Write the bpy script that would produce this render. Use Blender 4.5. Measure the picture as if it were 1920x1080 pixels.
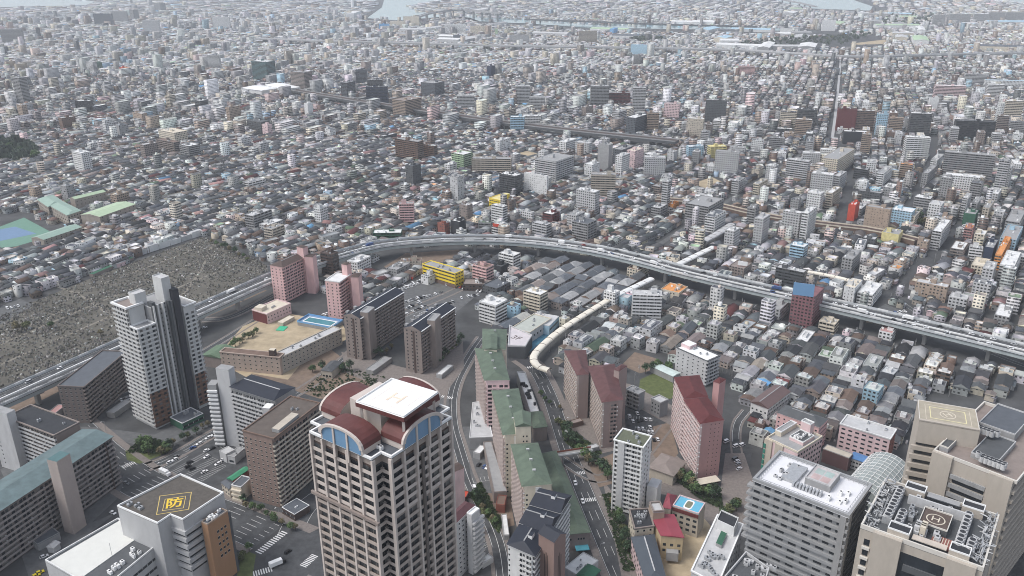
import bpy, math, random
import numpy as np
from mathutils import Vector
R = math.radians
rnd = random.Random(7)
sc = bpy.context.scene
for o in list(bpy.data.objects): bpy.data.objects.remove(o)

# ---------------------------------------------------------------- camera, sky, sun, exposure
FPX, PITCH, ROLL, CAMZ = 1560.0, R(21.7), R(0.365), 288.0
_c, _s = math.cos(PITCH), math.sin(PITCH)
FW = Vector((0, _c, -_s)); _r0 = Vector((1, 0, 0)); _u0 = Vector((0, _s, _c))
RT = _r0*math.cos(ROLL) - _u0*math.sin(ROLL); UP = _u0*math.cos(ROLL) + _r0*math.sin(ROLL)
cam = bpy.data.cameras.new('camera'); camo = bpy.data.objects.new('camera', cam)
sc.collection.objects.link(camo); sc.camera = camo
cam.sensor_width = 36; cam.lens = 36*FPX/1920; cam.clip_start = 1; cam.clip_end = 60000
from mathutils import Matrix
mw = Matrix((RT, UP, -FW)).transposed().to_4x4(); mw.translation = (0, 0, CAMZ); camo.matrix_world = mw
SUN_EL, SUN_AZ = 56, 194          # azimuth measured from +X, counter-clockwise: the light comes from the left
world = bpy.data.worlds.new('World'); sc.world = world; world.use_nodes = True
nt = world.node_tree; bg = nt.nodes['Background']
sky = nt.nodes.new('ShaderNodeTexSky'); sky.sky_type = 'NISHITA'; sky.sun_disc = False
sky.sun_elevation = R(SUN_EL); sky.sun_rotation = R(90-SUN_AZ); sky.dust_density = 2.5; sky.air_density = 1.0; sky.ozone_density = 1.0
hs = nt.nodes.new('ShaderNodeHueSaturation'); hs.inputs['Saturation'].default_value = 0.5
nt.links.new(sky.outputs[0], hs.inputs['Color']); nt.links.new(hs.outputs[0], bg.inputs[0]); bg.inputs[1].default_value = 0.15
sun = bpy.data.lights.new('sun', 'SUN'); sun.energy = 1.25; sun.angle = R(22); sun.color = (1, .985, .96)
suno = bpy.data.objects.new('sun', sun); sc.collection.objects.link(suno)
_d = Vector((math.cos(R(SUN_AZ))*math.cos(R(SUN_EL)), math.sin(R(SUN_AZ))*math.cos(R(SUN_EL)), math.sin(R(SUN_EL))))
suno.rotation_euler = _d.to_track_quat('Z', 'Y').to_euler(); suno.location = (0, 0, 900)
vs = sc.view_settings; vs.view_transform = 'Standard'; vs.look = 'None'; vs.gamma = 1; vs.exposure = 0.5
sc.cycles.use_denoising = True; sc.cycles.filter_width = 1.0; sc.cycles.max_bounces = 5; sc.cycles.diffuse_bounces = 3; sc.cycles.glossy_bounces = 2
sc.cycles.volume_bounces = 2; sc.cycles.transparent_max_bounces = 4
HAZE = 0.000075

# ---------------------------------------------------------------- geometry of the view: a pixel of the 1920x1080 photo -> a point of the place
def at(x, y, z=0.0):
    d = FW + RT*((x-960)/FPX) + UP*((540-y)/FPX)
    t = (z-CAMZ)/d.z
    return (d.x*t, d.y*t)
def proj(x, y, z=0.0):
    v = Vector((x, y, z-CAMZ)); w = v.dot(FW)
    return 960+FPX*v.dot(RT)/w, 540-FPX*v.dot(UP)/w
def hgt(bx, by, ry):
    p = at(bx, by); lo, hi = 0, 280
    for _ in range(40):
        m = (lo+hi)/2
        if proj(p[0], p[1], m)[1] > ry: lo = m
        else: hi = m
    return lo
def rect3(A, B, C, z):
    """roof corners left, near, right (pixels at height z) -> a true rectangle on the ground plan, counter-clockwise from the near corner"""
    a, b, c = at(*A, z), at(*B, z), at(*C, z)
    ua = Vector((a[0]-b[0], a[1]-b[1])); uc = Vector((c[0]-b[0], c[1]-b[1]))
    if ua.length > uc.length: e = ua.normalized(); f = Vector((e.y, -e.x)); la, lc = ua.length, max(3, uc.dot(f)); A2, C2 = e*la, f*lc
    else: f = uc.normalized(); e = Vector((-f.y, f.x)); la, lc = max(3, ua.dot(e)), uc.length; A2, C2 = e*la, f*lc
    b = Vector(b)
    return [tuple(b), tuple(b+C2), tuple(b+C2+A2), tuple(b+A2)]
def quad4(pts, z): return [at(x, y, z) for x, y in pts]

# ---------------------------------------------------------------- materials
MATS = {}
def M(name, col, rough=.8, noise=.16, scale=.25, spec=.3, metal=0.0):
    if name in MATS: return MATS[name]
    m = bpy.data.materials.new(name); m.use_nodes = True; t = m.node_tree; b = t.nodes['Principled BSDF']
    b.inputs['Roughness'].default_value = rough; b.inputs['Metallic'].default_value = metal
    b.inputs['Specular IOR Level'].default_value = spec
    if noise:
        g = t.nodes.new('ShaderNodeNewGeometry')
        n1 = t.nodes.new('ShaderNodeTexNoise'); n1.inputs['Scale'].default_value = scale; n1.inputs['Detail'].default_value = 6; n1.inputs['Roughness'].default_value = .65
        mp = t.nodes.new('ShaderNodeMapping'); mp.inputs['Scale'].default_value = (1, 1, .35)
        t.links.new(g.outputs['Position'], mp.inputs[0]); t.links.new(mp.outputs[0], n1.inputs['Vector'])
        mr = t.nodes.new('ShaderNodeMapRange'); mr.inputs[1].default_value = .25; mr.inputs[2].default_value = .75
        mr.inputs[3].default_value = 1-noise; mr.inputs[4].default_value = 1+noise
        t.links.new(n1.outputs[0], mr.inputs[0])
        mx = t.nodes.new('ShaderNodeVectorMath'); mx.operation = 'SCALE'; mx.inputs[0].default_value = col[:3]
        t.links.new(mr.outputs[0], mx.inputs['Scale']); t.links.new(mx.outputs[0], b.inputs['Base Color'])
    else: b.inputs['Base Color'].default_value = (*col[:3], 1)
    MATS[name] = m; return m
def attr_mat(name, windows=True, rough=.8):
    """one material for the many plain buildings: wall or roof colour from the face, windows laid out in metres on the wall's own UV"""
    m = bpy.data.materials.new(name); m.use_nodes = True; t = m.node_tree; L = t.links.new; b = t.nodes['Principled BSDF']
    ac = t.nodes.new('ShaderNodeAttribute'); ac.attribute_name = 'Col'
    g = t.nodes.new('ShaderNodeNewGeometry')
    n1 = t.nodes.new('ShaderNodeTexNoise'); n1.inputs['Scale'].default_value = .35; n1.inputs['Detail'].default_value = 5; n1.inputs['Roughness'].default_value = .7
    L(g.outputs['Position'], n1.inputs['Vector'])
    mr = t.nodes.new('ShaderNodeMapRange'); mr.inputs[1].default_value = .25; mr.inputs[2].default_value = .75; mr.inputs[3].default_value = .74; mr.inputs[4].default_value = 1.26
    L(n1.outputs[0], mr.inputs[0])
    sc1 = t.nodes.new('ShaderNodeVectorMath'); sc1.operation = 'SCALE'; L(ac.outputs['Color'], sc1.inputs[0]); L(mr.outputs[0], sc1.inputs['Scale'])
    if not windows:
        L(sc1.outputs[0], b.inputs['Base Color']); b.inputs['Roughness'].default_value = rough; MATS[name] = m; return m
    def mth(op, a, bb=None, cc=None):
        n = t.nodes.new('ShaderNodeMath'); n.operation = op
        for i, x in enumerate((a, bb, cc)):
            if x is None: continue
            if isinstance(x, (int, float)): n.inputs[i].default_value = x
            else: L(x, n.inputs[i])
        return n.outputs[0]
    uv = t.nodes.new('ShaderNodeUVMap'); uv.uv_map = 'UVMap'
    sp = t.nodes.new('ShaderNodeSeparateXYZ'); L(uv.outputs[0], sp.inputs[0]); u, v = sp.outputs[0], sp.outputs[1]
    st = t.nodes.new('ShaderNodeAttribute'); st.attribute_name = 'sty'; s = st.outputs['Fac']
    us = mth('DIVIDE', u, 2.9); vsx = mth('DIVIDE', v, 2.95)
    fu, fv = mth('FRACT', us), mth('FRACT', vsx)
    cx = t.nodes.new('ShaderNodeCombineXYZ'); L(mth('FLOOR', us), cx.inputs[0]); L(mth('FLOOR', vsx), cx.inputs[1])
    oi = t.nodes.new('ShaderNodeAttribute'); oi.attribute_name = 'rid'; L(oi.outputs['Fac'], cx.inputs[2])
    wn = t.nodes.new('ShaderNodeTexWhiteNoise'); wn.noise_dimensions = '3D'; L(cx.outputs[0], wn.inputs['Vector']); rv = wn.outputs['Value']
    def rng(x, a, bb): return mth('MULTIPLY', mth('GREATER_THAN', x, a), mth('LESS_THAN', x, bb))
    grid = mth('MULTIPLY', rng(fu, .22, .80), rng(fv, .30, .76))
    house = mth('MULTIPLY', mth('MULTIPLY', rng(fu, .25, .75), rng(fv, .32, .74)), mth('GREATER_THAN', rv, .38))
    band = mth('MULTIPLY', rng(fu, .05, .97), rng(fv, .40, .93))  # floor bands: the glass-dark colour also paints the shade of balcony recesses
    slim = mth('MULTIPLY', mth('MULTIPLY', rng(fu, .36, .62), rng(fv, .35, .70)), mth('GREATER_THAN', rv, .25))
    def is_(k): return mth('COMPARE', s, float(k), .25)
    mask = mth('ADD', mth('ADD', mth('MULTIPLY', house, is_(1)), mth('MULTIPLY', band, is_(2))), mth('ADD', mth('MULTIPLY', grid, is_(3)), mth('MULTIPLY', slim, is_(4))))
    gl = t.nodes.new('ShaderNodeMapRange'); L(rv, gl.inputs[0]); gl.inputs[1].default_value = .55; gl.inputs[2].default_value = 1; gl.inputs[3].default_value = .022; gl.inputs[4].default_value = .12
    gc = t.nodes.new('ShaderNodeCombineXYZ')
    for i in range(3): L(gl.outputs[0], gc.inputs[i])
    mx = t.nodes.new('ShaderNodeMix'); mx.data_type = 'VECTOR'
    L(mask, mx.inputs['Factor']); L(sc1.outputs[0], mx.inputs[4]); L(gc.outputs[0], mx.inputs[5]); L(mx.outputs[1], b.inputs['Base Color'])
    L(mth('SUBTRACT', .82, mth('MULTIPLY', mask, .6)), b.inputs['Roughness'])
    MATS[name] = m; return m
CITY = attr_mat('city_surface'); LEAF = attr_mat('foliage', False, .9); STONE = attr_mat('weathered_stone', False, .85)
PAL = dict(white=(.66,.66,.65), cream=(.60,.54,.44), beige=(.47,.42,.35), tan=(.36,.28,.22), brown=(.17,.115,.09), dkbrown=(.085,.06,.052), grey=(.30,.30,.30), ltgrey=(.47,.47,.47),
    dkgrey=(.09,.095,.10), char=(.035,.037,.042), navy=(.03,.042,.075), pink=(.64,.425,.41), dkpink=(.40,.23,.22), mauve=(.22,.105,.115), maroon=(.13,.035,.035), red=(.50,.07,.04), brick=(.25,.09,.065),
    yellow=(.78,.58,.045), paley=(.66,.58,.28), green=(.115,.17,.11), teal=(.085,.16,.165), ltgreen=(.38,.50,.33), blue=(.16,.36,.60), ltblue=(.36,.52,.62), orange=(.62,.27,.09), dkgreen=(.04,.12,.075), sand=(.42,.34,.22),
    asphalt=(.055,.057,.06), concrete=(.28,.275,.265), slate=(.10,.11,.125), taupe=(.245,.205,.185), ltpink=(.66,.50,.50))
def P(n): return M(n, PAL[n], .75)
GLASS = M('window_glass', (.025,.03,.036), .12, .35, .12, .6)
CURT = M('curtained_glass', (.17,.165,.155), .35, .3, .4, .5); CURT2 = M('blinds_glass', (.075,.08,.085), .25, .3, .4, .5)
GLASSB = M('blue_arch_glass', (.15,.27,.41), .2, .2, .1, .5)
METAL = M('galvanised_metal', (.42,.43,.44), .45, .2, .8, .5, .35)
WHITEM = M('white_paint', (.78,.78,.77), .6, .08)
LINE = M('road_paint', (.70,.70,.68), .7, .15, 1.5)
LYEL = M('yellow_paint', (.72,.50,.05), .7, .15, 1.5)
WATER = M('harbour_water', (.24,.36,.39), .1, .12, .02, .5)

# ---------------------------------------------------------------- meshes and objects
class MB:
    def __init__(s, c=(0, 0)): s.v = []; s.f = []; s.m = []; s.mats = []; s.c = c
    def mi(s, m):
        if m not in s.mats: s.mats.append(m)
        return s.mats.index(m)
    def face(s, pts, m):
        k = len(s.v); s.v += [(p[0]-s.c[0], p[1]-s.c[1], p[2]) for p in pts]; s.f.append(tuple(range(k, k+len(pts)))); s.m.append(s.mi(m)); return s
    def prism(s, poly, z0, z1, m, top=None, bottom=False):
        n = len(poly); k = len(s.v); z1s = z1 if isinstance(z1, (list, tuple)) else [z1]*n
        s.v += [(x-s.c[0], y-s.c[1], z0) for x, y in poly] + [(x-s.c[0], y-s.c[1], z) for (x, y), z in zip(poly, z1s)]
        mi = s.mi(m)
        for i in range(n): j = (i+1) % n; s.f.append((k+i, k+j, k+n+j, k+n+i)); s.m.append(mi)
        s.f.append(tuple(range(k+n, k+2*n))); s.m.append(s.mi(top) if top else mi)
        if bottom: s.f.append(tuple(range(k+n-1, k-1, -1))); s.m.append(mi)
        return s
    def box(s, x, y, z0, z1, lx, ly, ang, m, top=None):
        ca, sa = math.cos(ang), math.sin(ang)
        return s.prism([(x+ca*a*lx/2-sa*b*ly/2, y+sa*a*lx/2+ca*b*ly/2) for a, b in ((-1,-1),(1,-1),(1,1),(-1,1))], z0, z1, m, top, True)
    def eb(s, p, q, a, b, o0, o1, z0, z1, m, top=None):
        """box against the wall p->q: a..b metres along it, o0..o1 metres out from it"""
        L = math.dist(p, q); ux, uy = (q[0]-p[0])/L, (q[1]-p[1])/L; nx, ny = uy, -ux
        f = lambda t, o: (p[0]+ux*t+nx*o, p[1]+uy*t+ny*o)
        return s.prism([f(a, o1), f(b, o1), f(b, o0), f(a, o0)], z0, z1, m, top, True)
    def tube(s, p, q, r, m, n=6, r2=None):
        p, q = Vector(p), Vector(q); d = (q-p).normalized(); a = d.orthogonal().normalized(); b = d.cross(a); r2 = r if r2 is None else r2; k = len(s.v); mi = s.mi(m)
        for c, rr in ((p, r), (q, r2)):
            for i in range(n):
                w = c+(a*math.cos(2*math.pi*i/n)+b*math.sin(2*math.pi*i/n))*rr; s.v.append((w.x-s.c[0], w.y-s.c[1], w.z))
        for i in range(n): j = (i+1) % n; s.f.append((k+i, k+j, k+n+j, k+n+i)); s.m.append(mi)
        s.f.append(tuple(range(k+n, k+2*n))); s.m.append(mi); s.f.append(tuple(range(k+n-1, k-1, -1))); s.m.append(mi); return s
    def mesh(s, name):
        me = bpy.data.meshes.new(name); me.from_pydata(s.v, [], s.f)
        for m in s.mats: me.materials.append(m)
        me.polygons.foreach_set('material_index', s.m); me.update(); return me
COL = sc.collection
def link(name, data, parent=None, loc=(0, 0, 0), **pr):
    o = bpy.data.objects.new(name, data); COL.objects.link(o); o.location = loc
    if parent is not None: o.parent = parent
    for k, v in pr.items(): o[k] = v
    return o
def struct(name, mb, kind='structure', **pr): return link(name, mb.mesh(name), None, (mb.c[0], mb.c[1], 0), kind=kind, **pr)
LAND = []                                            # landmarks the labels of the small houses refer to
def area2(p): return sum(p[i][0]*p[(i+1) % len(p)][1]-p[(i+1) % len(p)][0]*p[i][1] for i in range(len(p)))
def cent(p): return (sum(x for x, _ in p)/len(p), sum(y for _, y in p)/len(p))
def inset(poly, ds):
    """move every edge i of a convex ccw polygon inwards by ds[i]"""
    n = len(poly); out = []
    def ln(i):
        p, q = poly[i], poly[(i+1) % n]; L = math.dist(p, q); ux, uy = (q[0]-p[0])/L, (q[1]-p[1])/L
        return p[0]-uy*ds[i], p[1]+ux*ds[i], ux, uy
    for i in range(n):
        x1, y1, a, b = ln(i-1); x2, y2, c, d = ln(i); den = a*d-b*c
        if abs(den) < 1e-6: out.append((x2, y2)); continue
        t = ((x2-x1)*d-(y2-y1)*c)/den; out.append((x1+a*t, y1+b*t))
    return out
FOOT = []                                            # footprints already taken
def mark(poly): FOOT.append(poly)

class Bld:
    def __init__(s, name, label, cat, poly, h, wall, z0=0, group=None, ins=None, land=None, top=None, extra=None):
        if area2(poly) < 0: poly = poly[::-1]
        s.out = poly; s.poly = inset(poly, ins) if ins else poly; s.h = h; s.c = cent(poly); s.nw = 0; s.wall = wall
        b = MB(s.c).prism(s.poly, z0, h, wall, top)
        for p, a, c, m in (extra or []): b.prism(p, a, c, m)
        pr = dict(label=label, category=cat)
        if group: pr['group'] = group
        s.o = link(name, b.mesh(name), None, (s.c[0], s.c[1], 0), **pr); mark(poly)
        if land: LAND.append((land, s.c, proj(s.c[0], s.c[1], h/2)))
    def mb(s): return MB(s.c)
    def part(s, name, mb, loc=(0, 0, 0), parent=None, **pr): return link(name, mb.mesh(name) if isinstance(mb, MB) else mb, parent or s.o, loc, **pr)
    def edge(s, i): return s.poly[i], s.poly[(i+1) % len(s.poly)]
    def balc(s, i, n, fh, z0, m, bay=6.0, dep=1.3, fin=True, rail=1.05, finm=None, a=0, b=None, dark=GLASS, pq=None, back=None, wide=False):
        p, q = pq or s.edge(i); L = math.dist(p, q); b = L if b is None else b; finm = finm or m; back = back or s.wall; k = max(1, round((b-a)/bay)); w = (b-a)/k
        u = s.mb(); u.eb(p, q, a, b, .01, dep, -.16, .02, m); u.eb(p, q, a, b, dep-.14, dep, .02, rail, m)
        for e in (a, b-.14): u.eb(p, q, e, e+.14, .01, dep-.14, .02, rail, m)
        if fin:
            for j in range(k+1):
                t = min(b-.2, max(a, a+j*w-.1)); u.eb(p, q, t, t+.2, .01, dep-.16, rail, fh-.18, finm)
        me = u.mesh('balcony'); gs = []
        for _ in range(3):
            g = s.mb(); gs.append(g)
            for j in range(k):
                t = a+j*w
                if wide: g.eb(p, q, t+.08*w, t+.5*w, .005, .05, .1, 2.2, rnd.choice([dark, dark, CURT2])); g.eb(p, q, t+.52*w, t+.92*w, .005, .05, .1, 2.2, rnd.choice([dark, dark, CURT2, CURT])); continue
                g.eb(p, q, t+.12*w, t+.46*w, .005, .05, .1, 2.1, rnd.choice([dark, dark, dark, CURT])); g.eb(p, q, t+.56*w, t+.86*w, .005, .05, .1 if j % 2 else .9, 2.1, rnd.choice([dark, dark, CURT, CURT2]))
                if rnd.random() < .4: g.eb(p, q, t+.87*w, t+.87*w+.7, .03, .75, .05, .65, WHITEM)
            g.eb(p, q, a+.1, b-.1, .003, .03, .08 if not wide else .03, 2.12 if not wide else fh-.2, back)
        gms = [v.mesh('window_band') for v in gs]
        for f in range(n): s.part('balcony', me, (0, 0, z0+f*fh)); s.part('window_band', gms[rnd.randrange(3)], (0, 0, z0+f*fh))
    def wins(s, i, n, fh, z0, cols, w=1.2, h=1.1, frame=None, pq=None, skip=0):
        p, q = pq or s.edge(i); L = math.dist(p, q); ux, uy = (q[0]-p[0])/L, (q[1]-p[1])/L
        u = MB(); e = ((0, 0), (ux, uy)); u.eb(*e, -w/2, w/2, .005, .05, 0, h, GLASS)
        if frame: u.eb(*e, -w/2-.12, w/2+.12, .005, .16, -.14, -.005, frame); u.eb(*e, -w/2-.12, w/2+.12, .005, .12, h+.005, h+.1, frame)
        me = u.mesh('window')
        xs = cols if isinstance(cols, (list, tuple)) else [(j+.5)/cols for j in range(cols)]
        if s.nw+n*len(xs) > 100:
            g = s.mb()
            for t in xs: g.eb(p, q, t*L-w/2, t*L+w/2, .005, .05, 0, h, GLASS)
            g.eb(p, q, xs[0]*L, xs[-1]*L, .003, .03, .02, h-.02, s.wall); gm = g.mesh('window_band')
            for f in range(n): s.part('window_band', gm, (0, 0, z0+f*fh+.9))
            return
        s.nw += n*len(xs)
        for f in range(n):
            for t in xs:
                if skip and rnd.random() < skip: continue
                s.part('window', me, (p[0]+ux*t*L-s.c[0], p[1]+uy*t*L-s.c[1], z0+f*fh+.9))
    def band(s, i, n, fh, z0, lo=.9, hi=2.3, m=GLASS, mul=WHITEM, bay=3.0, a=.4, b=None, pq=None, gap=0):
        p, q = pq or s.edge(i); L = math.dist(p, q); b = L-.4 if b is None else b; u = s.mb(); k = max(1, round((b-a)/bay)); w = (b-a)/k
        for j in range(k): u.eb(p, q, a+j*w+gap*w/2, a+(j+1)*w-gap*w/2, .005, .06, lo, hi, m)
        if mul:
            for j in range(k+1): u.eb(p, q, a+j*w-.06, a+j*w+.06, .06, .12, lo, hi, mul)
        u.eb(p, q, a, b, .003, .03, lo+.02, hi-.02, s.wall); me = u.mesh('window_band')
        for f in range(n): s.part('window_band', me, (0, 0, z0+f*fh))
    def pil(s, i, xs, w, d, z0, z1, m, pq=None, name='pilaster'):
        p, q = pq or s.edge(i)
        for x in xs: s.part(name, s.mb().eb(p, q, x-w/2, x+w/2, .004, d, z0, z1, m))
    def flat(s, deck, par, ph=.9, pw=.45, poly=None, z=None, over=0.0, name='roof'):
        poly = poly or s.out; z = s.h if z is None else z; n = len(poly)
        o = inset(poly, [-over]*n); i = inset(poly, [pw]*n)
        r = s.part(name, s.mb().prism(o, z+.005, z+.22, deck, deck, True))
        if par:
            u = s.mb(); k = 0
            for a, b, c, d in zip(o, o[1:]+o[:1], i[1:]+i[:1], i): u.prism([a, b, c, d], z+.224, z+ph, par, None)
            s.part('parapet', u, (0, 0, 0), r)
        return r
    def hip(s, rh, m, t=0.0, over=.6, poly=None, z=None, under=None, name='roof', ridge=None):
        """gable (t=0) or hipped (t>0, share of the length) roof over a four-cornered plan, ridge along the longer side"""
        p = [Vector(v) for v in inset(poly or s.out, [-over]*4)]; z = (s.h if z is None else z)+.01
        if (p[1]-p[0]).length > (p[2]-p[1]).length: p = p[1:]+p[:1]
        a, b = (p[0]+p[1])/2, (p[2]+p[3])/2; r0, r1 = a+(b-a)*t, b+(a-b)*t
        u = s.mb(); q = lambda v, zz: (v.x, v.y, zz); e = .25
        u.face([q(p[1], z+e), q(p[2], z+e), q(r1, z+rh), q(r0, z+rh)], m); u.face([q(p[3], z+e), q(p[0], z+e), q(r0, z+rh), q(r1, z+rh)], m)
        u.face([q(p[0], z+e), q(p[1], z+e), q(r0, z+rh)], m if t else (under or m)); u.face([q(p[2], z+e), q(p[3], z+e), q(r1, z+rh)], m if t else (under or m))
        for i in range(4): u.face([q(p[i], z), q(p[(i+1) % 4], z), q(p[(i+1) % 4], z+e), q(p[i], z+e)], under or m)
        u.face([q(v, z) for v in p[::-1]], under or m)
        r = s.part(name, u)
        if ridge:
            k = s.mb(); d = (r1-r0).normalized(); nn = Vector((d.y, -d.x))*.3
            k.prism([tuple(r0+nn), tuple(r1+nn), tuple(r1-nn), tuple(r0-nn)], z+rh-.1, z+rh+.12, ridge); s.part('ridge_cap', k, (0, 0, 0), r)
        return r
    def kit(s, poly, z, n, seed=1, big=1.0, m=None):
        """roof plant: air conditioning boxes with a fan cowl, each its own part"""
        r = random.Random(seed); a, b, d = Vector(poly[0]), Vector(poly[1]), Vector(poly[3]); ang = math.atan2((b-a).y, (b-a).x)
        for _ in range(n):
            c = a+(b-a)*r.uniform(.15, .85)+(d-a)*r.uniform(.15, .85); u = MB(s.c); h = r.uniform(.8, 1.8)*big
            lx, ly = r.uniform(1, 2.6)*big, r.uniform(.8, 1.4)*big
            u.box(c.x, c.y, z+.23, z+.23+h, lx, ly, ang, m or METAL); u.tube((c.x, c.y, z+.23+h), (c.x, c.y, z+.4+h), .36*big, P('char'), 8)
            s.part('air_conditioner', u)
    def tank(s, x, y, z, r=1.2, h=2.2):
        u = MB(s.c); u.tube((x, y, z+.8), (x, y, z+.8+h), r, WHITEM, 10); u.tube((x, y, z+.8+h), (x, y, z+1.1+h), r, WHITEM, 10, r*.4)
        for a in range(4): u.tube((x+.7*r*math.cos(a*1.57+.7), y+.7*r*math.sin(a*1.57+.7), z), (x+.7*r*math.cos(a*1.57+.7), y+.7*r*math.sin(a*1.57+.7), z+.8), .08, METAL, 4)
        s.part('water_tank', u)
    def tower(s, poly, z0, z1, m, roof=None, name='stair_tower', rh=0, par=None, label=None):
        if area2(poly) < 0: poly = poly[::-1]
        t = s.part(name, s.mb().prism(poly, z0, z1, m, roof or m)); mark(poly)
        if label: t['label'] = label
        if rh:
            u = s.mb(); c = cent(poly); p = inset(poly, [-.3]*len(poly)); n = len(p)
            for i in range(n): j = (i+1) % n; u.face([(*p[i], z1+.02), (*p[j], z1+.02), (*c, z1+rh)], roof)
            u.face([(*v, z1+.02) for v in p[::-1]], roof); s.part('roof', u, (0, 0, 0), t)
        elif par:
            u = s.mb(); i = inset(poly, [.3]*len(poly))
            for a, b, c, d in zip(poly, poly[1:]+poly[:1], i[1:]+i[:1], i): u.prism([a, b, c, d], z1+.004, z1+.7, par)
            s.part('parapet', u, (0, 0, 0), t)
        return t
def ngon(pts, z, m, mb, d=0): return mb.face([(x, y, z) for x, y in pts], m)
def text_mesh(body, size, m, name='marking', bold=0):
    cu = bpy.data.curves.new(name, 'FONT'); cu.body = body; cu.size = size; cu.align_x = 'CENTER'; cu.align_y = 'CENTER'; cu.extrude = .03; cu.offset = bold
    to = bpy.data.objects.new(name, cu); COL.objects.link(to); dg = bpy.context.evaluated_depsgraph_get(); dg.update()
    me = bpy.data.meshes.new_from_object(to.evaluated_get(dg)); me.materials.clear(); me.materials.append(m)
    bpy.data.objects.remove(to); return me
def ring(mb, poly, w, z, m, h=.04):
    i = inset(poly, [w]*len(poly))
    for a, b, c, d in zip(poly, poly[1:]+poly[:1], i[1:]+i[:1], i): mb.prism([a, b, c, d], z, z+h, m)
def lerp(a, b, t): return (a[0]+(b[0]-a[0])*t, a[1]+(b[1]-a[1])*t)
def sub(poly, a0, a1, b0, b1):
    """part of a rectangle: a along edge 0 (near -> right), b along edge 3 backwards (near -> left)"""
    n, r, f, l = [Vector(v) for v in poly]; x, y = r-n, l-n
    return [tuple(n+x*a+y*b) for a, b in ((a0, b0), (a1, b0), (a1, b1), (a0, b1))]
def pathpts(px, z=0, step=6.0, smooth=2):
    w = [Vector(at(x, y, z)) for x, y in px]
    for _ in range(smooth):
        o = [w[0]]
        for a, b in zip(w, w[1:]): o += [a*.75+b*.25, a*.25+b*.75]
        w = o+[w[-1]]
    out = [w[0]]; acc = 0
    for a, b in zip(w, w[1:]):
        L = (b-a).length
        n = max(1, int(L/step))
        for k in range(1, n+1): out.append(a+(b-a)*k/n)
    return out
def offs(pts, d):
    out = []
    for i, p in enumerate(pts):
        t = (pts[min(i+1, len(pts)-1)]-pts[max(i-1, 0)]).normalized(); out.append(Vector((p.x+t.y*d, p.y-t.x*d)))
    return out
def strip(mb, pts, d0, d1, z, m, z2=None):
    a, b = offs(pts, d0), offs(pts, d1)
    for i in range(len(pts)-1):
        mb.face([(*a[i], z), (*b[i], z), (*b[i+1], z), (*a[i+1], z)], m)
def bar(mb, pts, d0, d1, z0, z1, m):
    a, b = offs(pts, d0), offs(pts, d1)
    for i in range(len(pts)-1): mb.prism([tuple(b[i]), tuple(b[i+1]), tuple(a[i+1]), tuple(a[i])], z0, z1, m, None, True)
def inpoly(x, y, poly):
    c = np.zeros(np.shape(x), bool); n = len(poly)
    for i in range(n):
        (x1, y1), (x2, y2) = poly[i], poly[(i+1) % n]
        if y1 == y2: continue
        c ^= ((y1 > y) != (y2 > y)) & (x < (x2-x1)*(y-y1)/(y2-y1)+x1)
    return c
# ---------------------------------------------------------------- ground, water, roads
gm = M('city_ground', (.07,.071,.072), .9, .45, .045)
g = MB(); g.face([(-16000, -800, 0), (16000, -800, 0), (16000, 16000, 0), (-16000, 16000, 0)], gm); struct('ground', g)
SHN = [0]
def sheet(name, px, m, z=.02, kind='structure', raw=None, keep=True, **pr):
    SHN[0] += 1; z += SHN[0]*.0006; p = raw or [at(x, y) for x, y in px]
    if keep: mark(p)
    c = cent(p); return struct(name, MB(c).face([(x, y, z) for x, y in p], m), kind, **pr)
WATERPX = [[(688,34),(716,14),(722,-6),(600,-30),(960,-30),(870,-4),(800,6),(768,11),(785,22),(820,24),(845,30),(880,33),(900,40),(985,44),(1100,52),(1500,58),(1500,52),(1100,44),(990,37),(905,33),(870,28),(800,34),(775,38),(740,38)],
           [(1400,-25),(1440,-6),(1462,4),(1480,8),(1520,16),(1632,20),(1636,12),(1600,0),(1650,-25)],
           [(-20,14),(60,12),(160,10),(178,3),(120,-5),(-60,-5)], [(620,0),(700,2),(740,-6),(600,-10)], [(1890,3),(1940,6),(1960,-8),(1880,-8)]]
WATERP = [[at(x, y) for x, y in p] for p in WATERPX]
for i, p in enumerate(WATERP): struct('water', MB(cent(p)).face([(x, y, .3) for x, y in p], WATER))
ASPH = M('asphalt', (.068,.07,.073), .85, .42, .22); PAVE = M('pavement', (.20,.175,.16), .85, .25, .6); ASPH2 = M('worn_asphalt', (.115,.117,.118), .85, .3, .3)
SANDM = M('schoolyard_sand', (.40,.325,.22), .95, .3, .09); GRASS = M('grass', (.10,.12,.045), .95, .4, .3); SOIL = M('bare_soil', (.20,.15,.115), .95, .3, .2)
ROADS = []
def road(px, w, pave=2.6, dash=True, edge=True, name='road', z=.03, median=False, m=ASPH):
    pts = pathpts(px); c = (pts[len(pts)//2].x, pts[len(pts)//2].y)
    if pave:
        u = MB(c); bar(u, pts, -w/2-pave, -w/2, 0, .15, PAVE); bar(u, pts, w/2, w/2+pave, 0, .15, PAVE); struct('pavement', u)
    u = MB(c); strip(u, pts, -w/2, w/2, z, m); struct(name, u)
    u = MB(c); n = len(pts)
    if edge:
        for d in (-w/2+.4, w/2-.55): strip(u, pts, d, d+.18, z+.012, LINE)
    if dash:
        lanes = max(2, round(w/3.4))
        for k in range(1, lanes):
            d = -w/2+k*w/lanes
            for i in range(0, n-1, 2 if k*2 != lanes else 1): strip(u, pts[i:i+2], d-.1, d+.1, z+.012, LINE)
    if u.f: struct('road_marking', u)
    for a, b in zip(pts, pts[1:]): mark([tuple(v) for v in offs([a, b], -w/2-pave)]+[tuple(v) for v in offs([a, b], w/2+pave)][::-1])
    ROADS.append((pts, w)); return pts
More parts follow.
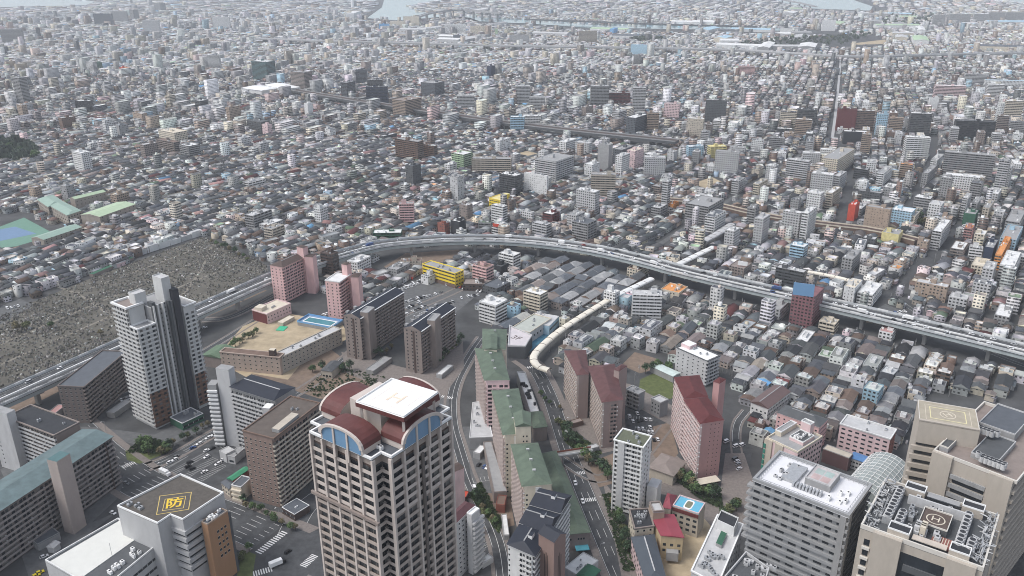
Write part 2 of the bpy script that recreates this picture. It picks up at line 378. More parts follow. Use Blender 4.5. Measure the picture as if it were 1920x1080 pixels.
R1 = road([(978,672),(1005,690),(1032,745),(1050,800),(1066,850),(1092,915),(1122,985),(1150,1050),(1185,1130)], 11, 4)
R2 = road([(905,632),(880,668),(848,728),(846,790),(862,845),(880,905),(910,960),(934,1015),(944,1075),(945,1130)], 7.5, 2)
R3 = road([(120,790),(236,893),(330,935),(430,972),(505,1005)], 25, 4, m=ASPH); road([(610,1050),(680,1080),(760,1120)], 25, 4)
R4 = road([(276,876),(300,868),(345,846),(400,812),(480,772),(560,738),(640,680),(700,622),(760,585),(835,555),(905,520)], 7, 2)
R5 = road([(520,1180),(522,1060),(560,960),(600,930)], 14, 0, False)
R6 = road([(1040,852),(1110,900),(1140,895),(1195,870),(1250,800)], 6, 1.5, False, z=.045)
R7 = road([(380,600),(430,598),(500,560),(545,535)], 7, 2); R8 = road([(1360,960),(1385,880),(1376,800),(1400,770)], 5, 1.2, False)
R9 = road([(1590,590),(1680,545),(1760,470),(1800,420)], 6, 0, False, False); R10 = road([(1230,462),(1330,398),(1440,330),(1500,290)], 6, 0, False, False, m=ASPH2)
R11 = road([(1560,262),(1566,220),(1574,140),(1576,112)], 5, 0, False, False, m=M('pale_street', (.40,.40,.40), .8, .2)); R12 = road([(1680,560),(1740,600),(1850,660),(1960,700)], 5, 0, False)
R13 = road([(1690,420),(1750,300),(1745,255)], 6, 0, False, False); R14 = road([(1570,430),(1600,330),(1570,262)], 6, 0, False, False); R15 = road([(480,600),(400,650),(250,735),(120,790)], 6, 1.5, False)
u = MB(at(540,1015)); ngon([at(505,1020), at(560,985), at(640,1010), at(640,1120), at(480,1120)], .06, ASPH, u); struct('crossroads', u)
def crossing(a, b, n, w):
    A, B = Vector(at(*a)), Vector(at(*b)); d = (B-A)/n; t = d.normalized(); nn = Vector((t.y, -t.x))*w/2; u = MB(tuple((A+B)/2))
    for k in range(n):
        p, q = A+d*k, A+d*(k+.5); ngon([tuple(p-nn), tuple(q-nn), tuple(q+nn), tuple(p+nn)], .075, LINE, u)
    struct('road_marking', u)
crossing((484,1037),(536,996), 13, 4.2); crossing((470,1078),(512,1066), 9, 4.2); crossing((568,1062),(592,1040), 9, 4.2)
crossing((230,876),(254,866), 7, 4); crossing((828,743),(850,747), 7, 3.2); crossing((1077,888),(1098,886), 7, 3.2); crossing((1094,938),(1118,936), 7, 3.4); crossing((985,690),(1012,686), 7, 3)
# car parks, yards, parks
sheet('car_park', [(306,866),(352,840),(415,812),(470,836),(500,850),(415,908),(395,912),(302,878)], ASPH, .05)
sheet('car_park', [(1166,752),(1212,742),(1260,790),(1212,832),(1166,800)], ASPH, .05)
sheet('car_park', [(1346,858),(1380,820),(1412,840),(1392,930),(1352,905)], ASPH, .05)
sheet('car_park', [(712,565),(800,515),(905,545),(850,590),(800,620),(735,625)], ASPH2, .05)
sheet('car_park', [(1625,590),(1660,570),(1712,592),(1690,612)], ASPH2, .05)
sheet('car_park', [(-30,600),(0,575),(38,560),(62,572),(30,592),(-20,620)], ASPH2, .05)
sheet('schoolyard', [(420,652),(455,612),(520,585),(640,604),(655,632),(540,712),(470,712),(430,690)], SANDM, .05)
sheet('schoolyard', [(1236,1100),(1240,1020),(1262,960),(1320,972),(1345,1000),(1310,1070),(1300,1110)], SANDM, .05)
sheet('park_lawn', [(1196,745),(1200,712),(1225,700),(1262,712),(1264,745),(1240,755),(1210,748)], GRASS, .05)
sheet('bare_lot', [(1165,685),(1190,660),(1230,672),(1238,690),(1200,700)], SOIL, .05); sheet('bare_lot', [(720,500),(760,475),(860,468),(870,480),(800,500),(740,515)], SOIL, .05)
sheet('sports_ground', [(960,290),(988,283),(1013,289),(985,296)], SANDM, .05); sheet('sports_ground', [(1594,82),(1660,74),(1662,82),(1610,84)], SANDM, .05); sheet('sports_ground', [(1305,342),(1335,332),(1355,342),(1320,358)], SANDM, .05)
sheet('garden_bed', [(1224,800),(1256,792),(1272,850),(1248,880),(1222,850)], SOIL, .05); sheet('garden_bed', [(560,735),(620,690),(690,700),(760,720),(700,745),(600,748)], SOIL, .05)
sheet('garden_bed', [(880,930),(900,905),(945,985),(935,1000)], GRASS, .05); sheet('garden_bed', [(1045,780),(1062,800),(1130,850),(1100,860),(1060,830)], GRASS, .05)
sheet('plaza', [(1170,880),(1240,830),(1330,905),(1390,960),(1330,990),(1260,930),(1200,920)], PAVE, .03); sheet('railway_bed', [(500,545),(380,598),(0,790),(-60,830),(-60,800),(0,768),(380,582),(480,535)], SOIL, .045)
# tennis courts of the far school
sheet('sports_court', [(-40,440),(45,408),(105,440),(30,462),(-40,468)], M('court_green', (.14,.26,.20), .8, .1), .05)
sheet('sports_court', [(-30,436),(28,425),(68,438),(0,452)], M('court_blue', (.15,.235,.36), .8, .1), .08)
# ---------------------------------------------------------------- cemetery
CEM = [(380,445),(440,466),(500,498),(503,508),(300,600),(0,728),(-170,800),(-170,668),(0,592),(175,520)]
CEMW = [at(x, y) for x, y in CEM]; mark(CEMW)
struct('cemetery_ground', MB(cent(CEMW)).face([(x, y, .04) for x, y in CEMW], M('cemetery_soil', (.115,.107,.09), .95, .45, .03)))
for px in ([(-60,712),(0,684),(207,593),(330,540),(440,498)], [(100,535),(150,552),(205,590)], [(140,552),(380,462)], [(0,640),(130,575)], [(300,600),(372,520),(400,455)], [(-100,690),(200,560),(420,470)]):
    pts = pathpts(px); u = MB(tuple(pts[0])); strip(u, pts, -1.3, 1.3, .06, M('gravel_path', (.21,.19,.16), .95, .2)); struct('path', u)
# ---------------------------------------------------------------- elevated motorway (one continuous viaduct)
DECK = [(-140,812),(0,750),(250,638),(503,524),(575,497),(640,477),(680,466),(720,457),(800,450),(880,447),(960,449),(1040,456),(1120,468),(1200,486),(1280,508),(1370,529),(1460,549),(1600,580),(1760,618),(1920,657),(2060,695)]
EZ = 15.0; ept = pathpts(DECK, EZ, 7, 2)
GIRD = M('steel_girder', (.36,.40,.40), .6, .15, .15); NOISE = M('sound_barrier', (.50,.52,.53), .5, .15, .2); CONC = P('concrete'); BARR = M('barrier_white', (.72,.72,.71), .6, .1)
mid = ept[len(ept)//2]; ec = (mid.x, mid.y)
def emw(name, *bars, **k):
    u = MB(ec)
    for pts, d0, d1, z0, z1, m in bars: bar(u, pts, d0, d1, z0, z1, m)
    return u
ex = link('elevated_motorway', emw('', (ept, -9.6, 9.6, EZ-.5, EZ, ASPH)).mesh('elevated_motorway'), None, (*ec, 0), label='long curving elevated motorway on grey piers, sweeping between the houses', category='elevated motorway')
LAND.append(('the curving elevated motorway', (0, 830), (960, 450)))
link('girder', emw('', (ept, -9.0, -7.6, EZ-3.4, EZ-.51, GIRD), (ept, 7.6, 9.0, EZ-3.4, EZ-.51, GIRD), (ept, -7.5, 7.5, EZ-1.9, EZ-.52, GIRD)).mesh('girder'), ex)
for d in (-1, 1):
    u = emw('', (ept, d*9.6-.15, d*9.6+.15, EZ+.01, EZ+2.1, NOISE))
    for i in range(0, len(ept)-1, 2): bar(u, ept[i:i+2], d*9.6-.22, d*9.6+.22, EZ+1.0, EZ+2.2, BARR)     # white panels let into the barrier
    link('sound_barrier', u.mesh('sound_barrier'), ex)
link('median_barrier', emw('', (ept, -.5, .5, EZ+.01, EZ+.95, BARR)).mesh('median_barrier'), ex)
u = MB(ec)
for i in range(len(ept)-1):
    if i % 2 == 0:
        for d in (-4.4, 4.4): strip(u, ept[i:i+2], d-.1, d+.1, EZ+.015, LINE)
for d in (-8.3, -1.2, 1.0, 8.1): strip(u, ept, d, d+.2, EZ+.015, LINE)
link('lane_marking', u.mesh('lane_marking'), ex)
for i in range(3, len(ept)-1, 6):
    p = ept[i]; t = (ept[i+1]-p).normalized(); a = math.atan2(t.y, t.x)
    link('pier', MB(ec).box(p.x, p.y, 0, EZ-4.9, 2.6, 3.4, a, CONC).box(p.x, p.y, EZ-4.89, EZ-3.41, 2.8, 15, a, CONC).mesh('pier'), ex)
    if i % 12 == 3:
        q = offs(ept, -9.9)[i]; link('lamp_mast', MB(ec).tube((q.x, q.y, EZ), (q.x, q.y, EZ+9), .12, METAL, 5).tube((q.x, q.y, EZ+9), (q.x+t.y*2.2, q.y-t.x*2.2, EZ+9.4), .1, METAL, 5).mesh('lamp_mast'), ex)
for a, b in zip(ept, ept[1:]): mark([tuple(v) for v in offs([a, b], -12)]+[tuple(v) for v in offs([a, b], 12)][::-1])
# railway viaduct, far motorway and bridges
def viaduct(name, px, w, z, label, cat, gird, step=30, wall=1.2, top=None, track=None, thick=2.2, clear=4):
    pts = pathpts(px, z, step, 1); c = (pts[len(pts)//2].x, pts[len(pts)//2].y); u = MB(c); bar(u, pts, -w/2, w/2, z-thick, z, gird)
    o = link(name, u.mesh(name), None, (*c, 0), label=label, category=cat)
    for d in (-1, 1): link('parapet', (lambda m: (bar(m, pts, d*w/2-.2, d*w/2+.2, z+.01, z+wall, top or gird), m)[1])(MB(c)).mesh('parapet'), o)
    if track:
        m = MB(c); bar(m, pts, -w*.36, -w*.08, z+.01, z+.3, track); bar(m, pts, w*.08, w*.36, z+.01, z+.3, track); link('track', m.mesh('track'), o)
    for i in range(1, len(pts)-1, 1 if step > 20 else 3):
        p = pts[i]; t = (pts[i+1]-p).normalized(); link('pier', MB(c).box(p.x, p.y, 0, z-thick-.01, 2.5, w*.6, math.atan2(t.y, t.x), CONC).mesh('pier'), o)
    for a, b in zip(pts, pts[1:]): mark([tuple(v) for v in offs([a, b], -w/2-clear)]+[tuple(v) for v in offs([a, b], w/2+clear)][::-1])
    return o
viaduct('railway_viaduct', [(505,160),(640,184),(790,206),(920,226),(1040,240),(1130,250),(1270,264)], 20, 12, 'dark elevated railway running past towers towards two white station roofs', 'railway viaduct', P('dkgrey'), 45, 1.6, P('grey'), P('dkbrown'), 4)
viaduct('railway_viaduct', [(1230,372),(1330,380),(1430,404),(1560,421),(1640,430),(1720,450)], 12, 6, 'rusty brown railway embankment viaduct beside a red-orange slim building', 'railway viaduct', P('brown'), 30, 1.3, P('cream'), P('dkbrown'), 5)
viaduct('far_motorway', [(480,72),(640,78),(760,80),(880,84),(1010,87),(1180,89),(1380,93),(1460,98),(1560,105),(1640,106),(1760,102),(1930,99),(2050,98)], 24, 17, 'pale motorway viaduct crossing the whole city in front of the harbour', 'elevated motorway', P('grey'), 60, 2.2, P('ltgrey'), None, 3.0)
viaduct('harbour_bridge', [(780,32),(806,24),(840,19),(880,18),(912,22),(940,24)], 20, 40, 'long curved harbour bridge rising over the pale river mouth', 'bridge', P('grey'), 90, 2, None, None, 5)
viaduct('river_bridge', [(985,36),(1100,40),(1250,46),(1420,50)], 18, 14, 'low dark bridge line along the far river bank', 'bridge', P('dkgrey'), 120, 2, None, None, 4)
viaduct('railway_viaduct', [(1460,-2),(1490,3),(1530,12)], 16, 20, 'small harbour bridge beside the far right inlet', 'bridge', P('grey'), 120, 2, None, None, 5)
# ---------------------------------------------------------------- the towers and slabs near by
def slabquad(LF, RF, RB, LB, z): return quad4([LF, RF, RB, LB], z)
# --- condominium tower with four barrel vaults and a white helipad
def condo():
    z = 150.0; q = inset(rect3((563,808), (715,858), (846,772), z), [-2.0]*4); n, r, f, l = [Vector(v) for v in q]
    x, y = (r-n).normalized(), (l-n).normalized(); Lx, Ly = (r-n).length, (l-n).length
    k = 4.2; c4 = []
    for o, a, b in ((n, y, x), (r, -x, y), (f, -y, -x), (l, x, -y)): c4 += [tuple(o+a*k), tuple(o+a*k+b*k), tuple(o+b*k)]
    wall = M('condo_tile', (.40,.34,.30), .75, .12); pale = M('condo_trim', (.55,.485,.44), .7, .1); red = M('maroon_metal_roof', (.115,.04,.037), .55, .25, .3)
    b = Bld('condominium_tower', 'tallest beige condominium tower with four maroon barrel roofs and a white helipad on top', 'apartment tower', c4, z-1, wall, ins=[1.2]*12, land='the tall beige tower')
    deck = b.flat(P('slate'), WHITEM, 1.0, .6)
    fh = 3.15; nf = 26; zz = z-1-nf*fh
    for fe, (p, d, L) in {0: (n+x*k, x, Lx-2*k), 3: (l-y*k, -y, Ly-2*k)}.items():
        p = p-Vector((d.y, -d.x))*1.2; q2 = p+d*L; pq = (tuple(p), tuple(q2)); nb = 5; w = L/nb
        top = 7
        b.balc(0, nf-top, fh, zz, wall, bay=w, dep=1.1, fin=False, pq=pq, a=.2, b=L-.2, wide=True, back=wall, dark=CURT2)
        b.balc(0, top-1, fh, zz+(nf-top)*fh+.6, pale, bay=w, dep=.75, fin=False, rail=1.15, pq=pq, a=.2, b=L-.2, wide=True, back=P('dkbrown'))  # dark brown backing paints the shade inside the top floors' openings
        b.pil(0, [i*w for i in range(nb+1)], .75, 1.3, zz, z-1.2, pale, pq=pq)
        if fe == 3: b.part('terrace', b.mb().eb(*pq, -1.5, L+1.5, 1.2, 2.0, z-1-top*fh-.5, z-1-top*fh+.5, P('taupe')))
        else:
            b.part('pilaster', b.mb().eb(*pq, L*.46, L*.5, 1.0, 1.5, zz, z-6, M('downpipe_strip', (.14,.12,.11), .6)))
    for i in (0, 1, 2, 11, 9, 10, 3, 4):                      # the stepped corners carry their own balconies
        p, q2 = b.edge(i)
        if math.dist(p, q2) < 6: b.balc(i, nf-1, fh, zz, wall if i not in (0, 1, 2) else pale, bay=9, dep=.9, fin=False, wide=True, back=CURT2)
    cen = (n+f)/2
    def vault(nm, a, d, side, W, D, label=None):
        """barrel-roofed penthouse: front centre a on the facade, d points inwards"""
        zs = z-.7; rise = W*.25; g = b.mb(); N = 12
        arc = [(math.cos(math.pi*(1-i/N))*W/2, math.sin(math.pi*i/N)**.85*rise) for i in range(N+1)]
        P3 = lambda u, v, w: tuple(a+side*u+d*w)+(zs+2.2+v,)
        fr = b.mb(); fr.face([P3(-W/2, -2.1, 0), P3(W/2, -2.1, 0)]+[P3(u, v, 0) for u, v in arc[::-1]], pale)
        fr.face([P3(-W/2, -2.1, D), P3(W/2, -2.1, D)]+[P3(u, v, D) for u, v in arc[::-1]], pale)
        for s in (-1, 1): fr.face([P3(s*W/2, -2.1, 0), P3(s*W/2, -2.1, D), P3(s*W/2, 0, D), P3(s*W/2, 0, 0)], pale)
        body = b.part('penthouse', fr)
        for i in range(N):
            (u0, v0), (u1, v1) = arc[i], arc[i+1]; e = 1.03
            g.face([P3(u0*e, v0*e+.1, -.5), P3(u1*e, v1*e+.1, -.5), P3(u1*e, v1*e+.1, D+.3), P3(u0*e, v0*e+.1, D+.3)], red)
        b.part('barrel_roof', g, (0, 0, 0), body)
        rim = b.mb()
        for i in range(N):
            (u0, v0), (u1, v1) = arc[i], arc[i+1]
            rim.face([P3(u0*.9, v0*.9, -.6), P3(u1*.9, v1*.9, -.6), P3(u1*1.04, v1*1.04+.15, -.6), P3(u0*1.04, v0*1.04+.15, -.6)], pale)
            rim.face([P3(u0*1.04, v0*1.04+.15, -.6), P3(u1*1.04, v1*1.04+.15, -.6), P3(u1*1.04, v1*1.04+.15, .2), P3(u0*1.04, v0*1.04+.15, .2)], pale)
            rim.face([P3(u0*.9, v0*.9, -.6), P3(u1*.9, v1*.9, -.6), P3(u1*.9, v1*.9, .05), P3(u0*.9, v0*.9, .05)], pale)
        b.part('arch', rim, (0, 0, 0), body)
        for t0, t1 in ((-.9, -.36), (-.28, .28), (.36, .9)):
            h = b.mb(); us = [t0+(t1-t0)*i/6 for i in range(7)]
            h.face([P3(t0*W/2, -2.0, -.12), P3(t1*W/2, -2.0, -.12)]+[P3(u*W/2, .88*rise*max(0, 1-(u*u))**.43, -.12) for u in us[::-1]], GLASSB)
            b.part('arched_window', h, (0, 0, 0), body)
        for t in (-.32, .32): b.part('mullion', b.mb().prism([tuple(a+side*(t*W/2+s)+d*w) for s, w in ((-.35, -.5), (.35, -.5), (.35, -.14), (-.35, -.14))], z-5, zs+2.2+.8*rise, pale), (0, 0, 0), body)
    W = Lx*.50
    vault('v', (n+l)/2-y*1.0, x, -y, W, 7.5); vault('v', (n+r)/2, y, x, W, 8.5); vault('v', (r+f)/2, -x, y, W, 9.0); vault('v', (f+l)/2, -y, -x, W, 8.5)
    core = [tuple(cen+x*i*6.6+y*j*6.6) for i, j in ((-1,-1),(1,-1),(1,1),(-1,1))]
    cr = b.part('lift_core', b.mb().prism(core, z-.7, z+8.6, pale, pale)); pd = quad4([(666,754),(757,784),(823,737),(740,706)], z+10.2); pd = rect3((666,754),(757,784),(823,737), z+10.2)
    b.part('helipad', b.mb().prism(pd, z+8.7, z+10.2, red, M('helipad_white', (.80,.79,.78), .7, .06), True))
    for t in range(4):
        w = inset(pd, [1.2]*4)[t]; b.part('column', b.mb().box(w[0], w[1], z-.7, z+8.69, .8, .8, 0, pale))
    m = b.mb(); ring(m, inset(pd, [.2]*4), .25, z+10.22, WHITEM, .5); b.part('kerb', m)
    pc = cent(pd); an = math.atan2(pd[1][1]-pd[0][1], pd[1][0]-pd[0][0]); HM = M('faded_orange_paint', (.74,.62,.50), .8, .2); m = b.mb()
    me = text_mesh('H', 8, HM); o = b.part('helipad_letter', me, (pc[0]-b.c[0], pc[1]-b.c[1], z+10.25)); o.rotation_euler[2] = an+R(90)
    m = b.mb(); ring(m, inset(pd, [3.4]*4), .3, z+10.22, M('faded_ring_paint', (.76,.70,.65), .8, .1), .02); b.part('helipad_marking', m)
    b.kit([tuple(n+x*5+y*5), tuple(n+x*9+y*5), tuple(n+x*9+y*9), tuple(n+x*5+y*9)], z-.9, 2, 3, .8, WHITEM)
condo()
# --- white and brown tower by the cemetery
def white_tower():
    F = Vector(at(293,807)); e = (Vector(at(396,758))-F); L = e.length; x = e/L; y = Vector((-x.y, x.x))
    W = 27.0; q = lambda a, b: tuple(F+x*a+y*b)
    wh = M('white_tile', (.55,.55,.54), .6, .1); br = M('brown_tile', (.20,.115,.08), .75, .15); dk = P('char'); gr = P('dkgrey')
    b = Bld('tower_block', 'white stepped tower with brown lower front, dark vertical strips and a tall lift shaft', 'apartment tower', [q(.9,1), q(L*.3,1), q(L*.3,W-2), q(.9,W-2)], 72, wh, land='the white stepped tower',
            extra=[([q(L*.30,2.4), q(L*.80,2.4), q(L*.80,W-3), q(L*.30,W-3)], 0, 82, P('grey')), ([q(L*.8,1), q(L,1), q(L,W-6), q(L*.8,W-6)], 0, 76, wh), ([q(1.5,9), q(L*.28,9), q(L*.28,W-2), q(1.5,W-2)], 0, 84, wh)])
    fh = 3.0
    for i in range(1, 28):                                  # balconies of the left face and of the right wing, floor by floor
        zz = i*fh
        if zz < 71: m = br if zz < 25 else wh
        else: m = wh
        u = b.mb(); a0 = 0 if zz < 71 else 8
        p, r = q(0.9, W-2), q(0.9, a0+1)
        u.eb(p, r, 0, math.dist(p, r), .01, 1.5, -.15, .02, wh); u.eb(p, r, 0, math.dist(p, r), 1.35, 1.5, .02, 1.05, wh if zz > 25 or True else br)
        b.part('balcony', u, (0, 0, zz))
        if zz < 71:
            u = b.mb(); p, r = q(0, 1), q(L*.3, 1); u.eb(p, r, 0, L*.3, .01, 1.1, -.15, .02, m); u.eb(p, r, 0, L*.3, .98, 1.1, .02, 1.1, m); b.part('balcony', u, (0, 0, zz))
            u = b.mb(); p, r = q(L*.8, 1), q(L, 1); u.eb(p, r, 0, L*.2, .01, 1.2, -.15, .02, m if zz > 25 else br); u.eb(p, r, 0, L*.2, 1.06, 1.2, .02, 1.1, m if zz > 25 else br); b.part('balcony', u, (0, 0, zz))
            u = b.mb(); p, r = q(L, 1), q(L, W-7); u.eb(p, r, 0, 17, .01, 1.2, -.15, .02, wh); u.eb(p, r, 0, 17, 1.06, 1.2, .02, 1.1, wh); b.part('balcony', u, (0, 0, zz))
        g = b.mb(); p, r = q(.9, W-2), q(.9, a0+1); Lh = math.dist(p, r); k = 5
        for j in range(k): g.eb(p, r, (j+.2)*Lh/k, (j+.75)*Lh/k, .005, .06, .2, 2.2, rnd.choice([GLASS, GLASS, CURT2, CURT]))
        g.eb(p, r, .3, Lh-.3, .003, .03, .22, 2.18, wh); b.part('window_band', g, (0, 0, zz))
        if zz < 71:
            g = b.mb(); p, r = q(.9, 1), q(L*.3, 1); g.eb(p, r, .3, L*.3-1.2, .003, .03, .22, 2.18, br if zz < 25 else wh)
            for j in range(3): g.eb(p, r, (j+.25)*L*.1, (j+.7)*L*.1, .005, .06, .2, 2.2, rnd.choice([GLASS, GLASS, CURT2, CURT]))
            b.part('window_band', g, (0, 0, zz)); g = b.mb(); p, r = q(L*.8, 1), q(L, 1); g.eb(p, r, .3, L*.2-.3, .003, .03, .22, 2.18, br if zz < 25 else wh)
            for j in range(2): g.eb(p, r, (j+.2)*L*.1, (j+.7)*L*.1, .005, .06, .2, 2.2, rnd.choice([GLASS, GLASS, CURT2, CURT]))
            b.part('window_band', g, (0, 0, zz))
        g = b.mb(); p, r = q(L*.30, 2.4), q(L*.62, 2.4)
        for j in range(5): g.eb(p, r, j*L*.064+.7, j*L*.064+1.9, .005, .06, 1.0, 2.2, rnd.choice([GLASS, CURT2]))
        g.eb(p, r, .3, L*.32-.3, .003, .03, 1.02, 2.18, P('grey')); b.part('window_band', g, (0, 0, zz))
    for m0, z1 in ((br, 26),):
        b.part('cladding', b.mb().prism([q(.86, .972), q(L*.3+.02, .972), q(L*.3+.02, .997), q(.86, .997)], 1, z1, m0))
    p, r = q(L*.3, 2.4), q(L*.8, 2.4)
    for t, w, m, z1 in ((.02, .8, wh, 84), (.15, 1.0, wh, 84), (.32, 1.0, wh, 84), (.52, 1.6, gr, 84)): b.part('pilaster', b.mb().eb(p, r, t*L*.5, t*L*.5+w, .005, 2.4, 0, z1, m))
    b.tower([q(L*.305, 1.2), q(L*.36, 1.2), q(L*.36, 6), q(L*.305, 6)], 0, 86, gr, gr, 'pilaster'); b.tower([q(L*.66, .6), q(L*.76, .6), q(L*.76, 8), q(L*.66, 8)], 0, 90, M('dark_panel', (.045,.046,.055), .5), dk, 'dark_panel')
    b.tower([q(L*.56, 4), q(L*.70, 4), q(L*.70, 14), q(L*.56, 14)], 82.01, 98, wh, P('ltgrey'), 'lift_shaft', 0, wh); b.tower([q(L*.18, 10), q(L*.36, 10), q(L*.36, 17), q(L*.18, 17)], 84.01, 91, wh, P('ltgrey'), 'lift_shaft', 0, wh)
    b.flat(P('grey'), WHITEM, 1.1, .8, [q(0, -.1), q(L*.3, -.1), q(L*.3, 9), q(0, 9)], 72); b.flat(P('grey'), WHITEM, 1.1, .8, [q(L*.8, 0), q(L+1, 0), q(L+1, W-6), q(L*.8, W-6)], 76); b.flat(P('taupe'), WHITEM, 1.5, 1.2, [q(-.4, 8.4), q(L*.28, 8.4), q(L*.28, W-1), q(-.4, W-1)], 84)
    b.flat(P('grey'), wh, .8, .4, [q(L*.30, 2.4), q(L*.80, 2.4), q(L*.80, W-3), q(L*.30, W-3)], 82)
    a = Bld('annex', 'low dark green annex with white roof lines at the foot of the white stepped tower', 'annex', [q(L*.24, -15), q(L*.62, -15), q(L*.62, -1), q(L*.24, -1)], 5, P('dkgreen'))
    a.flat(P('slate'), WHITEM, .7, .3); a.kit(a.out, 5, 3, 5, 1.4); a.band(0, 1, 3.5, .8, bay=4)
white_tower()
# --- long slabs
def slab(label, cat, A, B, C, z, wall, roofm, n, fh=2.8, left=None, right=None, land=None, roof='flat', group=None, name='apartment_slab', quad=None, rh=3, ridge=None, t=.12, par=None, railm=None, bay=6, z0=1.5, kit=0, depth=None, over=.3, cols=4, under=None, floor0=0):
    q = quad or rect3(A, B, C, z); ins = [0, 0, 0, 0]; 
    for i, s in ((0, right), (3, left)):
        if s in ('b', 'B', 'g'): ins[i] = 1.3
    b = Bld(name, label, cat, q, z, wall, ins=ins, land=land, group=group)
    for i, s in ((0, right), (3, left)):
        if s == 'B': b.balc(i, n, fh, z0, railm or wall, bay, 1.3, True)
        elif s == 'b': b.balc(i, n, fh, z0, railm or wall, bay, 1.3, False)
        elif s == 'g': b.balc(i, n, fh, z0, railm or wall, bay*.6, 1.3, False, 1.15)
        elif s == 'w': b.wins(i, n, fh, z0, cols, 1.0, 1.1, under)
        elif s == 'r': b.band(i, n, fh, z0, mul=railm)
    if roof == 'flat': b.flat(roofm, par or wall, .9, .4, over=over)
    else: b.hip(rh, roofm, t if roof == 'hip' else 0, over, under=under or wall, ridge=ridge)
    if kit: b.kit(q, z, kit, int(z*7)+n)
    return b
taupe = P('taupe'); navyroof = M('navy_tile_roof', (.022,.026,.038), .6, .15)
gr1 = 'dark brown twin slabs'
for lb, A, B, C, z, tw, ld in (('dark brown slab block with navy ridged roof standing nearer the pink towers', (647,590), (675,598), (757,548), 35, ((678,583),(690,587),(702,577)), 'the farther navy-roofed slab'),
                      ('dark brown slab block with navy ridged roof standing beside the street with green trees', (757,615), (789,622), (853,577), 35, ((804,597),(815,602),(826,590)), 'the nearer navy-roofed slab')):
    b = slab(lb, 'apartment block', A, B, C, z, taupe, navyroof, 12, 2.8, 'w', 'B', ld, 'gable', None, rh=3.2, ridge=WHITEM, bay=4.3, cols=[.2, .5, .8])
    q = b.out; b.pil(3, [math.dist(*b.edge(3))*.62], 1.6, .25, 0, z-1, P('dkbrown')); b.tower(rect3(*tw, z+4), 0, z+4, taupe, P('grey'), 'lift_tower', 0, P('ltgrey'))
    e = b.mb(); e.eb(q[0], q[1], 0, math.dist(q[0], q[1]), .35, .95, z-.1, z+.5, WHITEM); b.part('gutter', e)
    for k in range(6):
        t = (k+.5)/6; p = lerp(q[3], q[2], t); b.part('dormer', b.mb().box(p[0], p[1], z+.3, z+1.9, 2.6, 2.2, math.atan2(q[2][1]-q[3][1], q[2][0]-q[3][0]), P('grey')))
pinkm = P('pink')
b = slab('pink apartment tower with a dark brown hipped roof beside the cemetery', 'apartment tower', (503,499), (530,502), (577,480), 34, pinkm, P('dkbrown'), 11, 2.85, 'w', 'b', 'the brown-roofed pink tower', 'hip', rh=3, t=.2, cols=3, bay=5, ridge=P('grey'))
b.tower(rect3((572,482), (586,484), (593,478), 35), 0, 36, pinkm, P('dkbrown'), 'lift_tower', 1.2); b.tower(rect3((556,462), (568,465), (574,461), 44), 0, 44, pinkm, P('dkbrown'), 'lift_tower', 1.0)
b = slab('pink apartment tower with a white flat roof behind the twin brown slabs', 'apartment tower', (612,525), (637,530), (657,516), 34, pinkm, P('white'), 11, 2.85, 'w', 'b', 'the white-roofed pink tower', cols=3, bay=4, par=P('white'))
b.tower(rect3((660,519), (672,522), (678,514), 35), 0, 36, pinkm, P('dkbrown'), 'lift_tower', 1.2); b.tower(rect3((640,495), (650,497), (657,493), 44), 0, 44, pinkm, P('dkbrown'), 'lift_tower', 1.0)
b = slab('low cream hall with maroon side wall and outside stair by the pink tower', 'school building', (470,583), (500,590), (545,570), 9, P('ltpink'), P('cream'), 2, 3.2, None, 'w', None, cols=8, kit=2, par=P('ltpink'))
p, q2 = b.edge(3); b.part('side_wall', b.mb().eb(p, q2, .2, math.dist(p, q2)-.2, .01, .1, .2, 8.8, P('maroon'))); b.tower(rect3((478,575), (490,578), (500,572), 12.5), 9.2, 12.5, P('cream'), P('cream'), 'stair_tower')
# school with the sand yard and the pool
s1 = slab('beige L-shaped school wing facing the navy-roofed slab, with roof water tower', 'school', (412,662), (523,672), (530,668), 14, M('school_beige', (.43,.345,.29), .8), P('brown'), 4, 3.4, 'w', None, 'the beige school', cols=11, under=P('cream'), quad=rect3((412,661), (524,672), (536,664), 14))
q = s1.out; s1.tower(sub(q, .25, .75, .1, .19), 14.2, 19, P('dkbrown'), P('cream'), 'roof_tower')
s2 = slab('cream school wing along the street with white roof and many framed windows', 'school', None, None, None, 13, M('school_cream', (.42,.385,.33), .8), P('ltgrey'), 4, 3.1, None, 'w', None, quad=rect3((512,665), (528,671), (640,618), 13), cols=16, under=P('white'), kit=5)
pl = rect3((557,604), (622,616), (637,601), 3); pb = Bld('swimming_pool', 'raised blue school swimming pool with teal water beside the sand yard', 'swimming pool', pl, 3, P('concrete'), top=M('pool_deck_blue', (.20,.29,.42), .7))
ip = inset(pl, [4]*4); pb.part('water', pb.mb().prism(ip, 3.01, 3.06, M('pool_water', (.06,.22,.26), .1, .05))); m = pb.mb(); ring(m, inset(pl, [3]*4), 1, 3.02, WHITEM, .2); pb.part('rim', m); m = pb.mb(); ring(m, pl, .3, 3.0, P('blue'), 1.4); pb.part('fence', m)
gy = Bld('gymnasium', 'school gymnasium with a sea-green gabled roof beside the white stepped tower', 'gymnasium', rect3((382,664), (413,672), (441,653), 9), 9, P('taupe'), land='the green-roofed gymnasium'); gy.hip(2.2, P('green'), 0, .5); gy.wins(0, 1, 4, 4, 5, 2, 1.4)
sh = Bld('shelter', 'pale flat shelter roof at the back of the school sand yard', 'shelter', rect3((522,603), (530,606), (552,594), 3), 3, P('beige')); sh.flat(P('cream'), None)
